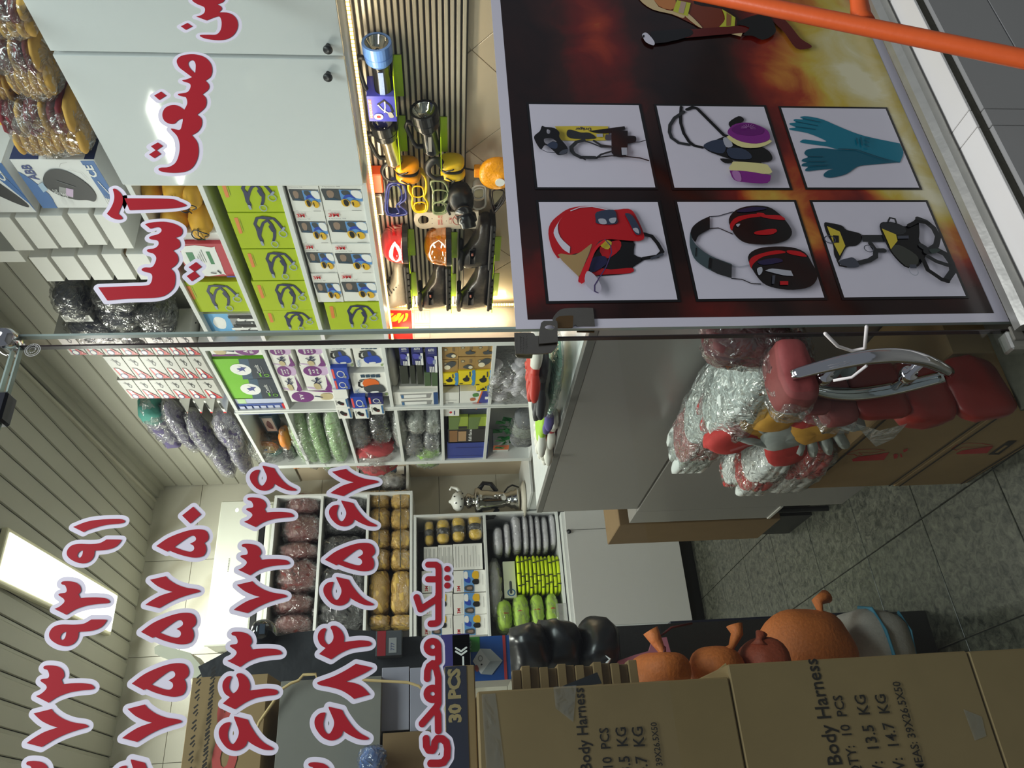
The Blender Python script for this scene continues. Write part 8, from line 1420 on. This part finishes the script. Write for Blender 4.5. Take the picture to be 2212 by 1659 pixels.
bundle('white and red glove bag at the inner end of the heap', (1560, 985, 1640, 1030), 0.90, 0.10, (wcl, wcl, red_k), 281, n=3)
def glove_px(label, px, py, X, L, mats, rz, tilt):
    # laid on the heap facing the aisle: the palm plane looks to -X, fingers along the given angle in that plane
    c = PX(px, py, X); R = Matrix.Rotation(math.radians(-90), 3, 'Y'); R = Matrix.Rotation(tilt, 3, 'Z') @ Matrix.Rotation(rz, 3, 'X') @ R
    return glove('leather_glove', label, c, L, mats, R, 0.022, group=None)
glove_px('grey leather glove with an ochre palm and red cuff, uppermost', 1665, 905, 0.735, 0.34, (ocl, gcl, red_k), -2.5, 0.1); glove_px('grey and ochre leather glove with a crimson cuff in the middle', 1690, 935, 0.72, 0.32, (gcl, gcl, red_k), 2.7, 0.1); glove_px('ochre leather glove lying nearest the cartons', 1760, 925, 0.715, 0.33, (ocl, gcl, red_k), -0.5, 0.05); glove_px('grey leather glove beside the door pull', 1735, 860, 0.715, 0.30, (gcl, gcl, ocl), -2.9, 0.0)
bundle('packed ochre and maroon gloves behind the door pull', (1655, 745, 1735, 835), 0.78, 0.13, (mat('maroon_hide'), ocl, ocl), 287, n=3)
# stack of folded maroon cloths in plastic, by the glass
mc = mat('maroon_cloth', (136, 62, 60), 0.7, var=0.22, scale=26, bump=0.2); rc2 = mat('red_vinyl_sheet', (140, 30, 22), 0.4, var=0.15, scale=10, bump=0.15)
XM = 0.615
for i, (xa, xb, yend, mm, lb) in enumerate(((1725, 1800, 850, mc, 'plaid maroon cloth bundle tied with white string behind the door pull'), (1800, 1862, 890, mc, 'maroon folded cloth, second from the top of the stack'), (1862, 1935, 918, mc, 'maroon folded cloth with a loose plastic corner'), (1935, 2050, 905, rc2, 'dark red plastic sheet roll under the maroon cloths'), (2050, 2165, 925, rc2, 'red plastic sheet roll low by the glass'), (2165, 2290, 905, rc2, 'lowest red plastic sheet roll at the photo edge'))):
    yref = 830; pa, pb = PX(xa, yref, XM), PX(xb, yref, XM); ye = PX((xa+xb)/2, yend, XM).y; y0 = 1.290; c = V3((XM+0.066, (y0+ye)/2, (pa.z+pb.z)/2)); rad = (0.068, (ye-y0)/2, (pa.z-pb.z)/2*1.04)
    o = M().blob(c, rad, mm, 4.5, 0.008, 9, 300+i, 34, 16, None, True).build('folded_cloth', sm=True, label=lb, cat='cloth')
    if i < 3: M().blob(c+V3((-0.004, 0.02, -0.004)), (rad[0]*1.06, rad[1]*1.10, rad[2]*1.06), clear, 4.0, 0.010, 22, 310+i, 36, 20, None, True).build('plastic_film', o, sm=True)
    if i == 2:
        f = PX(1930, 945, XM-0.004); q = M(); q.fill([[PX(p[0], p[1], XM-0.006) for p in ((1848, 915), (1900, 930), (1960, 915), (1930, 948), (1892, 965), (1868, 940))]], film('loose_film', haze=0.3, gloss=0.35)); q.build('loose_corner', o)
    if i == 0:
        q = M(); q.tube([PX(p[0], p[1], XM-0.008) for p in ((1782, 720), (1810, 748), (1840, 758), (1868, 752), (1872, 705))], 0.0028, mat('white_string', (226, 220, 216), 0.7), 6); q.tube([PX(p[0], p[1], XM-0.008) for p in ((1872, 790), (1840, 815), (1800, 822))], 0.0028, mat('white_string'), 6); q.build('string', o, sm=True)
# carton wedged between the drawer block and the wall cabinet
p, q = PX(1338, 1132, 0.99), PX(1640, 1158, 0.99); M().box((0.985, p.y, max(0.02, q.z)), (1.42, q.y+0.02, p.z), cardk, 0.003).build('brown_carton', label='brown carton standing past the end of the grey counter', cat='box')
M().box((1.0, p.y+0.01, 0.0), (1.40, q.y+0.01, max(0.019, q.z-0.001)), black).build('carton_stand', label='dark stand under the carton past the counter', cat='stand')
